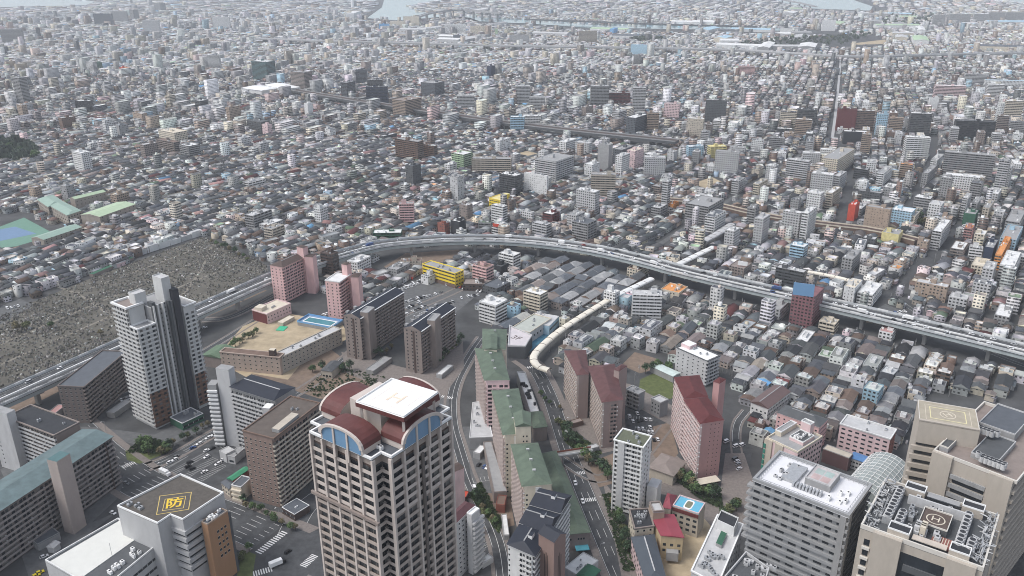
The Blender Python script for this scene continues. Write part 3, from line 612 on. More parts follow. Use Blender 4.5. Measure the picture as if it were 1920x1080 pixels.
gt = Bld('playground_tarp', 'bright green tarpaulin laid on the school sand yard', 'tarpaulin', rect3((520,617), (532,621), (540,613), 0), .5, M('bright_green', (.05,.42,.24), .6))
# slab with the pale stair tower, dark slabs on the left
b = slab('grey slab with navy roof and zigzag balcony bands beside a tall pale stair tower', 'apartment block', (430,726), (513,752), (556,728), 44, P('grey'), navyroof, 14, 2.9, 'g', None, 'the pale-stair-tower slab', 'hip', rh=2.5, t=.1, ridge=P('ltgrey'), railm=P('ltgrey'), bay=5)
t = rect3((404,692), (431,684), (437,681), 55); b.tower(rect3((404,690), (428,694), (437,686), 55), 0, 55, M('pale_panel', (.50,.50,.50), .7, .08), P('grey'), 'stair_tower')
b.tower(rect3((393,716), (404,722), (412,712), 44), 0, 44, P('grey'), P('grey'), 'balcony_wing'); u = b.mb(); 
w = rect3((392,716), (404,722), (412,712), 44)
for i in range(14): b.part('balcony', b.mb().eb(w[3], w[0], -.2, math.dist(w[3], w[0])+.6, .01, 1.0, 1.5+i*2.9, 2.7+i*2.9, WHITEM))
b.tower(rect3((494,762), (505,766), (514,757), 42), 0, 42, P('ltgrey'), WHITEM, 'stair_tower')
b = slab('brown slab with a flat brown roof standing left of the tall beige tower', 'apartment block', (462,804), (513,824), (600,757), 45, M('mauve_brown_tile', (.24,.175,.15), .8), M('brown_flat_roof', (.115,.095,.082), .8, .2), 14, 2.95, 'w', 'b', 'the flat-roofed brown slab', under=P('beige'), cols=6, bay=5, railm=P('beige'), par=P('brown'), kit=2)
b.tower(rect3((513,800), (523,806), (560,776), 47.5), 45.3, 47.5, P('grey'), P('beige'), 'roof_tower')
an = Bld('annex', 'small dark annex with white-edged flat roof at the foot of the flat-roofed brown slab', 'annex', rect3((528,952), (552,966), (580,948), 4), 4, P('dkbrown')); an.flat(P('slate'), WHITEM, .5, .3); an.kit(an.out, 4, 1, 9, .8, WHITEM); an.band(3, 1, 3, .5)
b = slab('dark zigzag slab with brown wings squeezed behind the white stepped tower', 'apartment block', (119,716), (158,727), (238,660), 27, M('dark_taupe', (.15,.125,.115), .8), P('slate'), 9, 2.85, 'w', 'g', 'the dark zigzag slab', under=P('grey'), cols=5, bay=5, railm=P('taupe'))
b = slab('grey slab with charcoal roof and zigzag balconies behind the teal-roofed slab', 'apartment block', (10,783), (101,818), (148,793), 33, P('taupe'), P('char'), 11, 2.8, 'g', None, 'the charcoal-roofed slab', railm=P('ltgrey'), bay=5, kit=2, cols=3)
b.tower(rect3((-26,765), (12,776), (31,769), 41), 0, 41, P('ltgrey'), P('grey'), 'stair_tower'); w = rect3((-26,765), (12,776), (31,769), 41); b.wins(0, 12, 2.9, 3, [.25], .8, .8, None, (w[3], w[0]))
b = slab('long slab with teal metal roof and scattered balconies in the near corner', 'apartment block', None, None, None, 32, M('greyed_taupe', (.19,.165,.155), .8), M('teal_metal_roof', (.115,.16,.165), .55, .3, .2), 10, 2.95, None, 'b', 'the teal-roofed slab', 'gable', quad=rect3((-190,1020), (-130,1045), (212,819), 32), rh=2.4, railm=M('greyed_rail', (.30,.27,.26), .8), bay=5.2, under=P('dkbrown'))
tw = rect3((94,857), (106,866), (131,850), 46); b.tower(tw, 0, 46, M('stair_beige', (.40,.34,.31), .8, .1), P('teal'), 'stair_tower'); b.pil(0, [math.dist(*b.edge(0))-6], .5, 1.6, 0, 31, P('dkbrown'))
# --- building with the yellow rooftop emblem, and its hall
def emblem_block():
    z = 42; q = [at(*p, z) for p in ((220,951),(296,984),(320,968),(343,977),(420,926),(339,891))]
    gw = M('pale_panel_wall', (.45,.45,.45), .6, .1); b = Bld('office_block', 'pale office block with a yellow character in a diamond painted on its brown roof', 'office building', q, z, gw, land='the yellow-character block')
    roof = b.flat(M('brown_roof_deck', (.095,.085,.075), .85, .25, .5), WHITEM, 1.2, .5)
    Y = LYEL; cpt = Vector(at(327,944.5, z)); u = b.mb()
    for sz, w in (((292.8,966.3),(354.4,956),(359.8,923),(299.5,930.4)), .35), (((304,958.6),(344.6,953.4),(349,930.4),(309.4,936.5)), .28):
        ring(u, quad4(sz, z), w, z+.24, M('gold_line', (.62,.47,.16), .8, .2), .03)
    b.part('helipad_marking', u)
    o3 = b.part('helipad_letter', text_mesh('防', 8.4, Y, 'marking', .16), (cpt.x-b.c[0], cpt.y-b.c[1], z+.26)); e = Vector(at(354.4,956,z))-Vector(at(292.8,966.3,z)); o3.rotation_euler[2] = math.atan2(e.y, e.x)
    i = 2; p, r = q[2], q[3]; L = math.dist(p, r)
    for f in range(6):
        for (p, r) in ((q[2], q[3]), (q[3], lerp(q[3], q[4], .38))): b.part('window_band', b.mb().eb(p, r, .4, math.dist(p, r)-.3, .005, .08, 0, 1.6, GLASS), (0, 0, 12+f*4.1)); b.part('spandrel', b.mb().eb(p, r, 0, math.dist(p, r)+.9, .005, .9, 1.7, 3.9, gw), (0, 0, 12+f*4.1))
    tq = rect3((377,980), (389,985), (427,959), 37); t = b.tower(tq, 0, 37, M('orange_tan_tile', (.36,.205,.115), .75, .08), P('slate'), 'stair_tower', 0, P('tan'))
    b.wins(0, 5, 3.6, 14, [.42, .6, .78], 1.2, 1.4, P('beige'), (tq[0], tq[1])); b.part('column', b.mb().eb(tq[0], tq[1], math.dist(tq[0], tq[1])-.2, math.dist(tq[0], tq[1])+1.6, -4, -.1, 0, 36, P('dkgrey')))
    b.kit(tq, 37, 9, 4, .9, WHITEM); b.kit(rect3((232,951),(262,962),(280,945), z), z, 4, 8, 1.3)
    u = b.mb(); c = at(335,1050,10); u.tube((*c, 0), (*c, 11), 6.5, gw, 24); u.tube((*c, 11), (*c, 11.3), 6.2, P('slate'), 24); b.part('rotunda', u)
    h = Bld('hall', 'low white-roofed hall with dark plant strip beside the yellow roof character block', 'hall', quad4([(85,1053),(187,1113),(300,1020),(222,974)], 25), 25, P('ltgrey'))
    m = h.mb(); hq = h.out; w = [lerp(hq[0], hq[1], .06), lerp(hq[0], hq[1], .62), lerp(hq[3], hq[2], .62), lerp(hq[3], hq[2], .06)]
    h.flat(P('dkgrey'), P('white'), 1.2, .5); h.part('white_membrane', m.prism(w, 25.24, 25.6, P('white'), M('white_membrane_roof', (.62,.62,.58), .7, .05)))
    k = [lerp(hq[0], hq[1], .66), lerp(hq[0], hq[1], .95), lerp(hq[3], hq[2], .95), lerp(hq[3], hq[2], .66)]; h.kit(k, 25, 9, 6, 1.2, WHITEM); h.part('antenna', h.mb().tube((*lerp(w[1], w[2], .5), 25), (*lerp(w[1], w[2], .5), 33), .09, METAL, 4)); h.band(1, 3, 5, 8)
emblem_block()
cafe = Bld('shop_house', 'small white curved shop house with black roof below the flat-roofed brown slab', 'shop', rect3((440,905), (452,915), (472,897), 9), 9, P('cream')); cafe.flat(P('slate'), WHITEM, .8, .3)
for f in range(3): cafe.part('balcony', cafe.mb().eb(cafe.out[3], cafe.out[0], 0, math.dist(cafe.out[3], cafe.out[0]), .01, 1.2, .2+f*3, 1.3+f*3, P('cream')))
c2 = Bld('shop_house', 'small shop house with a bright green roof beside the near car park', 'shop', rect3((428,896), (436,901), (467,880), 7), 7, P('brick')); c2.hip(1.2, M('bright_green_roof', (.06,.27,.15), .5), 0, .3); c2.wins(3, 2, 3, .5, 2)
c3 = Bld('shop_house', 'small dark house with an arched slate roof by the near car park', 'house', rect3((415,905), (430,917), (440,908), 6), 6, P('beige')); c3.hip(2, P('slate'), .2, .4); c3.wins(3, 2, 2.8, .4, 3)
# --- green-roofed chain along the avenue
greenm = M('green_metal_roof', (.105,.138,.10), .6, .28, .22); cream = P('cream'); stripm = M('pinkish_rail', (.48,.40,.37), .8)
gl = 'green-roofed slabs in a chain'
GQ = [((905,655),(948,656),(950,618),(905,617), 40, 'farthest green-roofed slab of the chain, with a big cream wall on its roof'), ((908,714),(955,713),(940,658),(890,653), 41, 'green-roofed slab of the chain standing above pink gallery floors'),
      ((943,816),(990,813),(972,729),(922,733), 41, 'green-roofed slab of the chain with a tall cream box holding four small windows'), ((979,913),(1034,908),(1008,831),(958,834), 40, 'nearest green-roofed slab of the chain, with three small roof vents')]
for i, (a, bq, cq, d, z, lb) in enumerate(GQ):
    b = slab(lb, 'apartment block', None, None, None, z, cream if i != 1 else P('ltpink'), greenm, 13, 2.85, 'b', None, ('the green-roofed chain' if i == 2 else None), 'hip', quad=slabquad(a, bq, cq, d, z), rh=2.6, t=.16, railm=stripm, bay=5, group=gl)
    p, q2 = b.edge(0); L = math.dist(p, q2)
    if i == 1: b.balc(0, 13, 2.85, 1.5, P('ltpink'), L/2, 1.6, False)
    elif i: b.part('stair_panel', b.mb().eb(p, q2, L*.4, L*.62, .01, .3, 3, z-1, P('white'))); b.wins(0, 12, 2.85, 2, [.08, .92], 1, 1)
    for k in range(3): 
        c = lerp(lerp(b.out[0], b.out[1], .52), lerp(b.out[3], b.out[2], .52), .25+.25*k); b.part('roof_vent', b.mb().box(c[0], c[1], z+1.2, z+3.3, 1.6, .9, .1, P('ltgrey')))
b0 = Bld('lift_house', 'cream five-sided wall box on the farthest green-roofed slab', 'stair tower', quad4([(908,655),(932,656),(932,626),(908,633)], 44), 44, cream); b0.hip(1.2, greenm, 0, .2)
b0 = Bld('lift_house', 'tall cream stair box with four small dark windows beside green roofs', 'stair tower', quad4([(967,800),(996,799),(994,774),(963,776)], 47), 47, cream, land=None); b0.hip(2.2, greenm, 0, .3); b0.wins(0, 2, 3.2, 36, [.5, .72], .8, 1)
b = Bld('gallery_building', 'long low building with a green gabled roof along the avenue', 'shopping arcade', quad4([(1064,1002),(1106,998),(1042,846),(1017,851)], 11), 11, M('taupe_wall', (.26,.215,.20), .8), land='the long low green roof'); b.hip(2.6, greenm, .05, .5); b.wins(0, 1, 3, 6, [.15, .5, .62, .74], .8, 1.1)
b.part('canopy', b.mb().eb(*b.edge(0), 4, 11, .01, 4, 3, 3.4, M('canopy_teal', (.10,.36,.44), .5)))
b = Bld('gallery_building', 'short low building with a green hipped roof beside the long white roof', 'shopping arcade', quad4([(1000,803),(1026,800),(1016,772),(996,773)], 10), 10, P('taupe')); b.hip(2.2, greenm, .15, .4)
b = Bld('gallery_building', 'long low building with a white flat roof and dark roof plant by the avenue', 'shopping arcade', quad4([(996,778),(1012,776),(985,699),(969,698)], 9), 9, P('ltgrey')); b.flat(P('white'), P('ltgrey'), .9, .4); b.kit(b.out, 9, 11, 12, 1.3, P('char'))
b = Bld('podium', 'pale low podium with two roof levels left of the green-roofed chain', 'podium', quad4([(880,822),(924,820),(910,752),(886,756)], 8), 8, P('grey')); b.flat(P('ltgrey'), WHITEM, .7, .3); b.kit(b.out, 8, 6, 21, 1.2)
b = Bld('podium', 'long narrow grey flat roof at the foot of the green-roofed chain', 'podium', quad4([(926,924),(951,922),(921,828),(906,830)], 7), 7, P('taupe')); b.flat(P('grey'), P('taupe'), .6, .3)
b = Bld('footbridge', 'concrete footbridge crossing the avenue beside the long low green roof', 'footbridge', rect3((1036,850), (1046,856), (1112,846), 6.2), 6.2, P('concrete'), z0=5.3); b.part('railing', b.mb().eb(b.out[0], b.out[1], 0, math.dist(b.out[0], b.out[1]), -.2, .02, 6.22, 7.3, WHITEM)); b.part('railing', b.mb().eb(b.out[3], b.out[2], 0, math.dist(b.out[3], b.out[2]), -.02, .2, 6.22, 7.3, P('brick')))
for t in (.05, .95): b.part('pier', b.mb().box(*lerp(b.out[0], b.out[1], t), 0, 5.29, 1, 1.6, 0, P('concrete')))
# --- black-roofed block with the brown bell-like tower
q = slabquad((952,1021), (1003,1043), (1070,936), (1013,923), 42)
b = Bld('apartment_slab', 'white slab with stepped black hipped roofs and a brown tower with arched recesses', 'apartment block', q, 41.6, P('white'), ins=[0, 1.3, 0, 0], land='the black-roofed white slab')
for k, (a0, a1, dz) in enumerate(((0, .36, 0), (.36, .68, .9), (.68, 1, 1.8))):
    pq = [lerp(q[0], q[3], a0), lerp(q[1], q[2], a0), lerp(q[1], q[2], a1), lerp(q[0], q[3], a1)]; b.part('gable_wall', b.mb().prism(inset(pq, [.3]*4), 41.61, 42+dz, P('white'))); b.hip(3, navyroof, .22 if k == 0 else .05, .6, pq, 42+dz, P('white'), ridge=P('grey'))
    c = lerp(lerp(q[0], q[1], .62), lerp(q[3], q[2], .62), (a0+a1)/2); b.part('dormer', b.mb().box(c[0], c[1], 43.5+dz, 46+dz, 3, 2, math.atan2(q[2][1]-q[1][1], q[2][0]-q[1][0]), WHITEM, navyroof))
b.balc(1, 13, 2.95, 3, P('white'), 4, 1.3, False); b.balc(0, 13, 2.95, 3, P('white'), 4, .9, False, a=math.dist(q[0], q[1])*.42); b.wins(0, 13, 2.95, 3, [.06], .8, 1)
tq = rect3((1010,1001), (1039,1018), (1054,998), 49); bt = M('brown_tower_tile', (.275,.19,.165), .8, .08); t = b.tower(tq, 0, 49, bt, bt, 'stair_tower'); b.hip(2.6, navyroof, 0, .3, tq, 49.02, bt)
for e in ((tq[3], tq[0]), (tq[0], tq[1])):
    L = math.dist(*e)
    for s in (-.9, 0, .9): b.part('arched_recess', b.mb().eb(*e, L/2+s-.22, L/2+s+.22, .005, .05, 26, 40+1.4*(1-abs(s)), P('dkbrown')), (0, 0, 0), t)
    b.part('arch', b.mb().eb(*e, L/2-1.6, L/2+1.6, .005, .25, 25.4, 25.8, bt), (0, 0, 0), t)
# --- red-roofed slabs
redroof = M('dull_red_roof', (.105,.048,.047), .6, .3, .25); redroof2 = M('deep_red_roof', (.10,.025,.025), .6, .28, .25); tpk = M('taupe_pink_wall', (.33,.255,.235), .8, .08); zig = M('zigzag_rail', (.47,.40,.36), .8)
for lb, qd, z, i in (('taupe-pink slab with a dull red roof, the farther one by the avenue bend', ((1082,704),(1104,702),(1098,657),(1058,658)), 33, 0), ('taupe-pink slab with a dull red roof and a ladder of end balconies, facing the avenue', ((1129,755),(1168,750),(1152,683),(1102,687)), 33, 1)):
    b = slab(lb, 'apartment block', None, None, None, z, tpk, redroof, 11, 2.85, 'B', None, ('the dull red-roofed slab' if i else None), 'hip', quad=slabquad(*qd, z), rh=2.6, t=.15, railm=zig, bay=3.4)
    if i:
        p, q2 = b.edge(0); L = math.dist(p, q2)
        b.balc(0, 10, 2.85, 3, tpk, 6, .6, True, a=L*.33, b=L*.72)
b.tower(rect3((1152,692), (1161,696), (1176,686), 39), 0, 39, tpk, redroof, 'lift_tower', 1.6)
pk = M('rose_wall', (.46,.275,.265), .8, .1)
for lb, qd, i in (('rose-pink slab with a deep red roof, rear half joined to a pink lift tower', ((1283,748),(1327,744),(1311,704),(1264,708)), 0), ('rose-pink slab with a deep red roof and a blank dotted end wall', ((1313,795),(1357,788),(1326,745),(1282,750)), 1)):
    b = slab(lb, 'apartment block', None, None, None, 38, pk, redroof2, 13, 2.8, 'B', None, ('the deep red-roofed pink slab' if i else None), 'hip', quad=slabquad(*qd, 38), rh=2.6, t=.15, railm=M('rose_rail', (.62,.50,.48), .8), bay=3.2)
    if i: b.wins(0, 13, 2.8, 1.5, [.42, .62, .80], .45, .6)
    else: b.tower(rect3((1339,714), (1349,719), (1361,711), 46), 0, 46, pk, redroof2, 'lift_tower', 1.6)
en = Bld('shelter', 'cream flat entrance canopy at the foot of the rose-pink slab', 'canopy', rect3((1306,900), (1312,908), (1348,901), 3.6), 3.6, P('dkbrown')); en.flat(P('cream'), None, over=.8)
# slim white block and its annex
b = slab('slim white apartment tower with grid balconies and a mossy flat roof', 'apartment tower', (1151,826), (1206,841), (1221,819), 45, P('white'), M('mossy_roof', (.12,.13,.09), .9), 15, 2.9, 'B', 'w', 'the slim white tower', cols=[.3, .65], bay=3.6, par=WHITEM, kit=4)
p, q2 = b.edge(3); L = math.dist(p, q2); b.pil(3, [L*.27], 3.6, 1.9, 0, 45.4, P('ltgrey')); b.pil(3, [L*.96, L*.03], .6, 1.5, 0, 45, P('white'))
b = Bld('annex', 'windowless white box annex beside the slim white tower', 'annex', rect3((1216,906), (1232,916), (1241,901), 17), 17, P('white')); b.flat(P('ltgrey'), None)
hh = Bld('house', 'large dark hip-roofed community hall with a cream skylight between slim tower and pink slab', 'hall', rect3((1222,872), (1262,892), (1285,866), 7), 7, P('beige')); hh.hip(3, P('taupe'), .3, .8); hh.wins(0, 1, 3, 2, 5)
# kindergarten group at the bottom
b = slab('cream school block with dark roof and white roof plant next to the slim white tower', 'school', (1181,957), (1191,993), (1228,990), 14, P('cream'), P('char'), 4, 3.2, 'w', 'w', 'the crimson-roofed school', quad=quad4([(1190,993),(1226,988),(1216,955),(1180,957)], 14), cols=3, par=P('taupe'), kit=12)
b = Bld('school_block', 'cream school hall with a big plain crimson roof above the sand yard', 'school', quad4([(1240,1004),(1281,1008),(1263,966),(1221,967)], 14.5), 14.5, M('warm_cream', (.50,.40,.25), .8)); b.hip(.8, M('crimson_roof', (.27,.055,.075), .5, .08), 0, .5); b.wins(0, 2, 3.5, 4, 3, 1.6, 1.6); b.part('outside_stair', b.mb().eb(*b.edge(0), 3, 9, .3, 3.5, 2, 7, P('grey')))
b = Bld('school_block', 'tan school tower box with pale sunken roof above the crimson roof', 'school', rect3((1217,944), (1225,962), (1246,960), 19), 19, P('tan')); b.flat(P('ltgrey'), P('taupe'), 1.2, .6)
b = Bld('school_block', 'small school wing under a crimson cone-like hipped roof', 'school', quad4([(1243,952),(1257,954),(1268,930),(1252,926)], 15), 15, P('cream')); b.hip(4, MATS['crimson_roof'], .42, .4)
b = Bld('school_block', 'school wing with a bright blue rooftop and white oval ring', 'school', rect3((1261,949), (1310,965), (1320,944), 15), 15, P('beige'), land='the bright blue school roof'); bt = M('bright_blue_deck', (.13,.42,.58), .6, .05); b.flat(bt, P('ltpink'), .8, .5)
m = b.mb(); cx, cy = cent(b.out); an = math.atan2(b.out[1][1]-b.out[0][1], b.out[1][0]-b.out[0][0])
for rr, mm, zz in ((1, WHITEM, 15.26), (.72, M('olive_mat', (.20,.20,.14), .9), 15.3)): ngon([(cx+math.cos(an)*u*4.2*rr-math.sin(an)*v*2.3*rr, cy+math.sin(an)*u*4.2*rr+math.cos(an)*v*2.3*rr) for u, v in [(math.copysign(abs(math.cos(t))**.5, math.cos(t)), math.copysign(abs(math.sin(t))**.5, math.sin(t))) for t in [k*math.pi/12 for k in range(24)]]], zz, mm, m)
b.part('oval_ring', m); b.part('cornice', b.mb().eb(*b.edge(3), 0, math.dist(*b.edge(3)), .01, .5, 12.6, 14.6, P('maroon'))); b.wins(3, 3, 3.4, 1.5, 4, 2, 1.5)
b = Bld('school_block', 'long school wing with a slate-blue gabled roof beside the avenue', 'school', quad4([(1212,1092),(1248,1085),(1226,1003),(1184,1008)], 11), 11, P('ltpink'), land=None); b.hip(2.6, M('slate_blue_roof', (.075,.088,.105), .5, .1), .12, .4, ridge=P('ltgrey')); b.wins(3, 3, 3.2, 1.2, 10, 1.2, 1.3)
b = slab('white clinic block with cluttered roof plant and a green-topped hatch by the sand yard', 'clinic', None, None, None, 26, P('ltgrey'), P('ltgrey'), 7, 3.3, None, None, None, quad=quad4([(1296,1072),(1346,1098),(1393,985),(1345,967)], 26), par=WHITEM); b.wins(1, 7, 3.3, 1.5, 8, 1.2, 1.4); b.kit(sub(b.out, .1, .9, .02, .45), 26, 16, 31, 1.2)
c = sub(b.out, .15, .85, .78, .97); b.tower(c, 26.2, 31, P('white'), P('char'), 'stair_tower', 0, P('white')); c = sub(b.out, .4, .62, .52, .74); b.tower(c, 26.2, 28, P('grey'), P('dkgreen'), 'roof_hatch')
b = slab('white-grey slab with a maroon roof and curved end balconies tucked behind the tall beige tower', 'apartment block', (832,978), (851,985), (890,948), 34, P('ltgrey'), M('maroon_flat_roof', (.10,.045,.05), .7, .15), 11, 2.9, None, 'w', 'the maroon-roofed slab', 'hip', rh=2, t=.1, cols=6, under=P('white'))
b.tower(rect3((878,962), (884,967), (899,955), 36), 0, 36, P('ltgrey'), WHITEM, 'stair_tower', 0, WHITEM); w = rect3((880,966), (886,972), (902,958), 34)
for f in range(11): b.part('balcony', b.mb().eb(w[0], w[1], -.5, math.dist(w[0], w[1])+1, .01, 1.4, 1.5+f*2.9, 2.7+f*2.9, P('ltgrey')))
b = slab('pale pink narrow slab peeping out right of the tall beige tower', 'apartment block', (838,876), (850,886), (870,878), 27, P('ltpink'), P('dkbrown'), 8, 2.9, None, None, None, 'hip', rh=1.6, t=.1)
# --- hospital blocks
def hosp():
    gw = M('grey_hospital_panel', (.30,.305,.31), .6, .08); q = rect3((1411,898), (1593,969), (1647,913), 64)
    b = Bld('hospital_block', 'grey hospital block with white roof deck, plant and a colourful roof pad', 'hospital', q, 63, gw, ins=[1.2, 0, 0, 1.2], land='the grey hospital block', extra=None)
    b.flat(M('white_roof_deck', (.70,.70,.72), .7, .05), gw, 1.6, 1.2); n, fh = 15, 4.0
    pq = b.edge(3); L = math.dist(*pq)
    for f in range(n):
        z = 3+f*fh
        b.part('spandrel', b.mb().eb(*pq, 0, L+1.2, .01, 1.35, 0, 1.5, P('grey') if f > 9 else gw), (0, 0, z))
        g = b.mb(); k = 9 if f > 9 else 7
        for j in range(k):
            if f > 9 or (j*5+f*3) % 7: g.eb(*pq, (j+.18)*L/k, (j+.78)*L/k, .005, .1, 1.8, 3.0, GLASS)
        g.eb(*pq, .2, L-.2, .003, .03, 1.82, 2.98, gw); b.part('window_band', g, (0, 0, z))
        if f > 6: b.part('balcony', b.mb().eb(q[3], q[0], -2.2, .6, -3, .3, .1, 1.3, P('grey')), (0, 0, z))
    pr = b.edge(0); Lr = math.dist(*pr)
    for f in range(n): b.part('balcony', b.mb().eb(*pr, 3, Lr, .01, 1.2, 0, 1.2, P('dkgrey')), (0, 0, 3+f*fh)); b.part('window', b.mb().eb(*pr, 4, Lr-1, .005, .06, 1.25, 3.2, GLASS), (0, 0, 3+f*fh))
    b.pil(3, [L-1.2], 2.6, 1.5, 0, 63, P('grey')); b.pil(0, [1.4], 2.6, 1.3, 0, 63, P('grey'))
    pad = sub(q, .42, .86, .30, .56); b.tower(pad, 63.2, 66.4, P('grey'), M('pad_surface', (.45,.42,.42), .8, .2), 'helipad', 0, P('ltgrey'))
    m = b.mb(); ip = inset(pad, [1.5]*4)
    for k, c in enumerate(((.44,.33,.32), (.34,.42,.40), (.46,.36,.35), (.35,.41,.39))): ngon(sub(ip, (k % 2)*.5+.03, (k % 2)*.5+.47, (k//2)*.5+.03, (k//2)*.5+.47), 66.42, M('faded_pad_%s' % 'abcd'[k], c, .8, .2), m)
    b.part('helipad_marking', m)
    c = sub(q, .30, .78, .62, .78); b.tower(c, 63.2, 65, METAL, METAL, 'plant_room')
    for k in range(9):
        c = sub(q, .22, .32, .34+k*.035, .36+k*.035); b.part('air_conditioner', b.mb().prism(c, 63.25, 65.2, METAL))
    b.kit(sub(q, .1, .9, .08, .3), 63, 6, 11, 1.2, WHITEM); b.kit(sub(q, .1, .9, .65, .95), 63, 8, 12, 1.2, P('ltgrey'))
    for e in range(4):
        p, r = q[e], q[(e+1) % 4]; LL = math.dist(p, r); u = b.mb(); u.eb(p, r, 1, LL-1, -2.3, -2.15, 64.4, 64.55, METAL)
        for j in range(int(LL/2.2)): u.eb(p, r, 1+j*2.2, 1.15+j*2.2, -2.3, -2.15, 63.2, 64.4, METAL)
        b.part('railing', u)
    # beige block, near
    be = M('beige_hospital_panel', (.43,.385,.33), .75, .08, .4); be2 = M('beige_coping', (.60,.57,.52), .7, .05)
    q = rect3((1614,983), (1845,1065), (1912,977), 72); b = Bld('hospital_block', 'beige hospital block with open roof full of cooling fans, pipes and a brown helipad', 'hospital', q, 70, be, land='the near beige hospital block', extra=None)
    b.flat(P('dkgrey'), be2, 2.2, .7, z=69.9)
    pq = b.edge(3); L = math.dist(*pq)
    b.part('window_band', b.mb().eb(*pq, L*.36, L*.72, .005, .1, 30, 66, GLASS))
    for k in range(4): b.part('spandrel', b.mb().eb(*pq, L*.40, L*.71, .1, .9, 34+k*8, 37+k*8, P('dkgrey')))
    b.part('pilaster', b.mb().eb(*pq, L*.12, L*.36, .005, 1.6, 0, 71.5, be)); b.part('pilaster', b.mb().eb(*pq, L*.72, L*.95, .005, 1.6, 0, 71.5, be))
    for k in range(12): b.part('window', b.mb().eb(*pq, L*.05, L*.10, .005, .08, 8+k*5, 11+k*5, GLASS)); b.part('balcony', b.mb().eb(*pq, L*.04, L*.11, .09, 1.0, 6.4+k*5, 7.6+k*5, be2))
    pr = b.edge(0)
    for k in range(13): b.part('balcony', b.mb().eb(*pr, 1, math.dist(*pr)-1, .01, 1.2, 0, 1.4, be), (0, 0, 5+k*4.8)); b.part('window_band', b.mb().eb(*pr, 2, math.dist(*pr)-2, .005, .06, 1.6, 3.6, GLASS), (0, 0, 5+k*4.8))
    for a0, a1, b0, b1, m in ((.02, .98, .1, .13, be2), (.97, 1, .2, .85, be2), (.0, .03, .2, .8, be2)): pass
    for x0, x1, y0, y1 in ((.02, .16, .60, .78), (.02, .16, .12, .28), (.86, .99, .62, .80), (.86, .99, .12, .30)):
        t = sub(q, x0, x1, y0, y1); b.tower(t, 70.15, 74, be, P('char'), 'stair_tower', 0, WHITEM)
    t = sub(q, .04, .12, .30, .58); b.part('louvre_roof', b.mb().prism(t, 72.4, 72.8, M('louvre_tan', (.50,.44,.38), .8), None, True)); t = sub(q, .86, .95, .32, .60); b.part('louvre_roof', b.mb().prism(t, 72.8, 73.2, P('slate'), P('grey'), True))
    wallm = P('ltgrey'); b.part('screen_wall', b.mb().prism(sub(q, .72, .74, .2, .74), 70.15, 74.5, wallm)); 
    hp = sub(q, .33, .64, .34, .58); b.tower(hp, 70.15, 73.2, P('dkgrey'), M('brown_pad', (.10,.075,.065), .85, .2), 'helipad', 0, be2)
    m = b.mb(); cx, cy = cent(hp); N = 28
    for k in range(N):
        a0, a1 = 2*math.pi*k/N, 2*math.pi*(k+1)/N; m.face([(cx+math.cos(a)*r*3.6, cy+math.sin(a)*r*3.6, 73.24) for a, r in ((a0, .88), (a0, 1), (a1, 1), (a1, .88))], P('cream'))
    b.part('helipad_marking', m); o = b.part('helipad_letter', text_mesh('H', 5, P('cream')), (cx-b.c[0], cy-b.c[1], 73.25)); o.rotation_euler[2] = math.atan2(q[1][1]-q[0][1], q[1][0]-q[0][0])-R(90)
    m = b.mb(); st = sub(q, .12, .30, .28, .44)
    b.part('red_deck', m.prism(st, 70.15, 71, M('red_striped_deck', (.24,.10,.085), .8)))
    m = b.mb()
    for k in range(7): ngon(sub(st, .04, .96, k/7+.02, k/7+.06), 71.02, P('cream'), m)
    b.part('deck_stripe', m)
    def fans(y0, x0, x1, n):
        for k in range(n):
            t = sub(q, x0+(x1-x0)*k/n, x0+(x1-x0)*(k+.9)/n, y0, y0+.075); c = cent(t); u = b.mb().prism(t, 70.15, 73.4, METAL, P('ltgrey')); u.tube((*c, 73.41), (*c, 74.3), 1.45, P('ltgrey'), 12); u.tube((*c, 74.31), (*c, 74.33), 1.15, P('char'), 12); b.part('cooling_fan', u)
    fans(.79, .22, .86, 9); fans(.69, .18, .45, 4); fans(.19, .14, .80, 9); fans(.10, .14, .36, 3)
    r = random.Random(5)
    for y0, y1 in ((.88, .985), (.015, .085)):
        u = b.mb()
        for k in range(150):
            a = cent(sub(q, *(lambda t: (t, t+.01))(r.uniform(.05, .96)), *(lambda t: (t, t+.01))(r.uniform(y0, y1)))); an = r.choice([.9, .9, -.7, 2.3]); l = r.uniform(1, 3.2); z0 = 70.3+r.random()*3
            u.tube((a[0], a[1], z0), (a[0]+math.cos(an)*l, a[1]+math.sin(an)*l, z0+r.uniform(-.6, .9)), r.uniform(.1, .28), METAL if k % 3 else P('ltgrey'), 5)
        b.part('pipework', u, (0, 0, 0), None, kind='stuff')
    b.kit(sub(q, .16, .34, .3, .75), 70, 14, 61, 1.5, P('ltgrey')); b.kit(sub(q, .64, .84, .25, .75), 70, 18, 62, 1.5, P('ltgrey')); b.kit(sub(q, .3, .7, .62, .72), 70, 10, 63, 1.4, METAL)
    for k in range(6): b.part('tank', b.mb().box(*cent(sub(q, .20+k*.018, .22+k*.018, .50+.05*(k % 2), .54+.05*(k % 2))), 70.15, 75.5-(k % 2), 2.2, 2.0, .9, P('ltgrey') if k % 2 else P('cream')))
    # rear block with the H
    q = rect3((1745,853), (1906,909), (1990,806), 72); b = Bld('hospital_block', 'tall beige hospital block behind, with grey rooftop plant decks and louvres', 'hospital', q, 72, be, ins=[1.3, 0, 0, 0], extra=None)
    b.flat(P('taupe'), be2, 1.8, .6); pq = b.edge(3); L = math.dist(*pq)
    b.part('pilaster', b.mb().eb(*pq, 0, L*.26, .005, 1.5, 0, 73.5, be)); b.part('pilaster', b.mb().eb(*pq, L*.72, L, .005, 1.5, 0, 73.5, be))
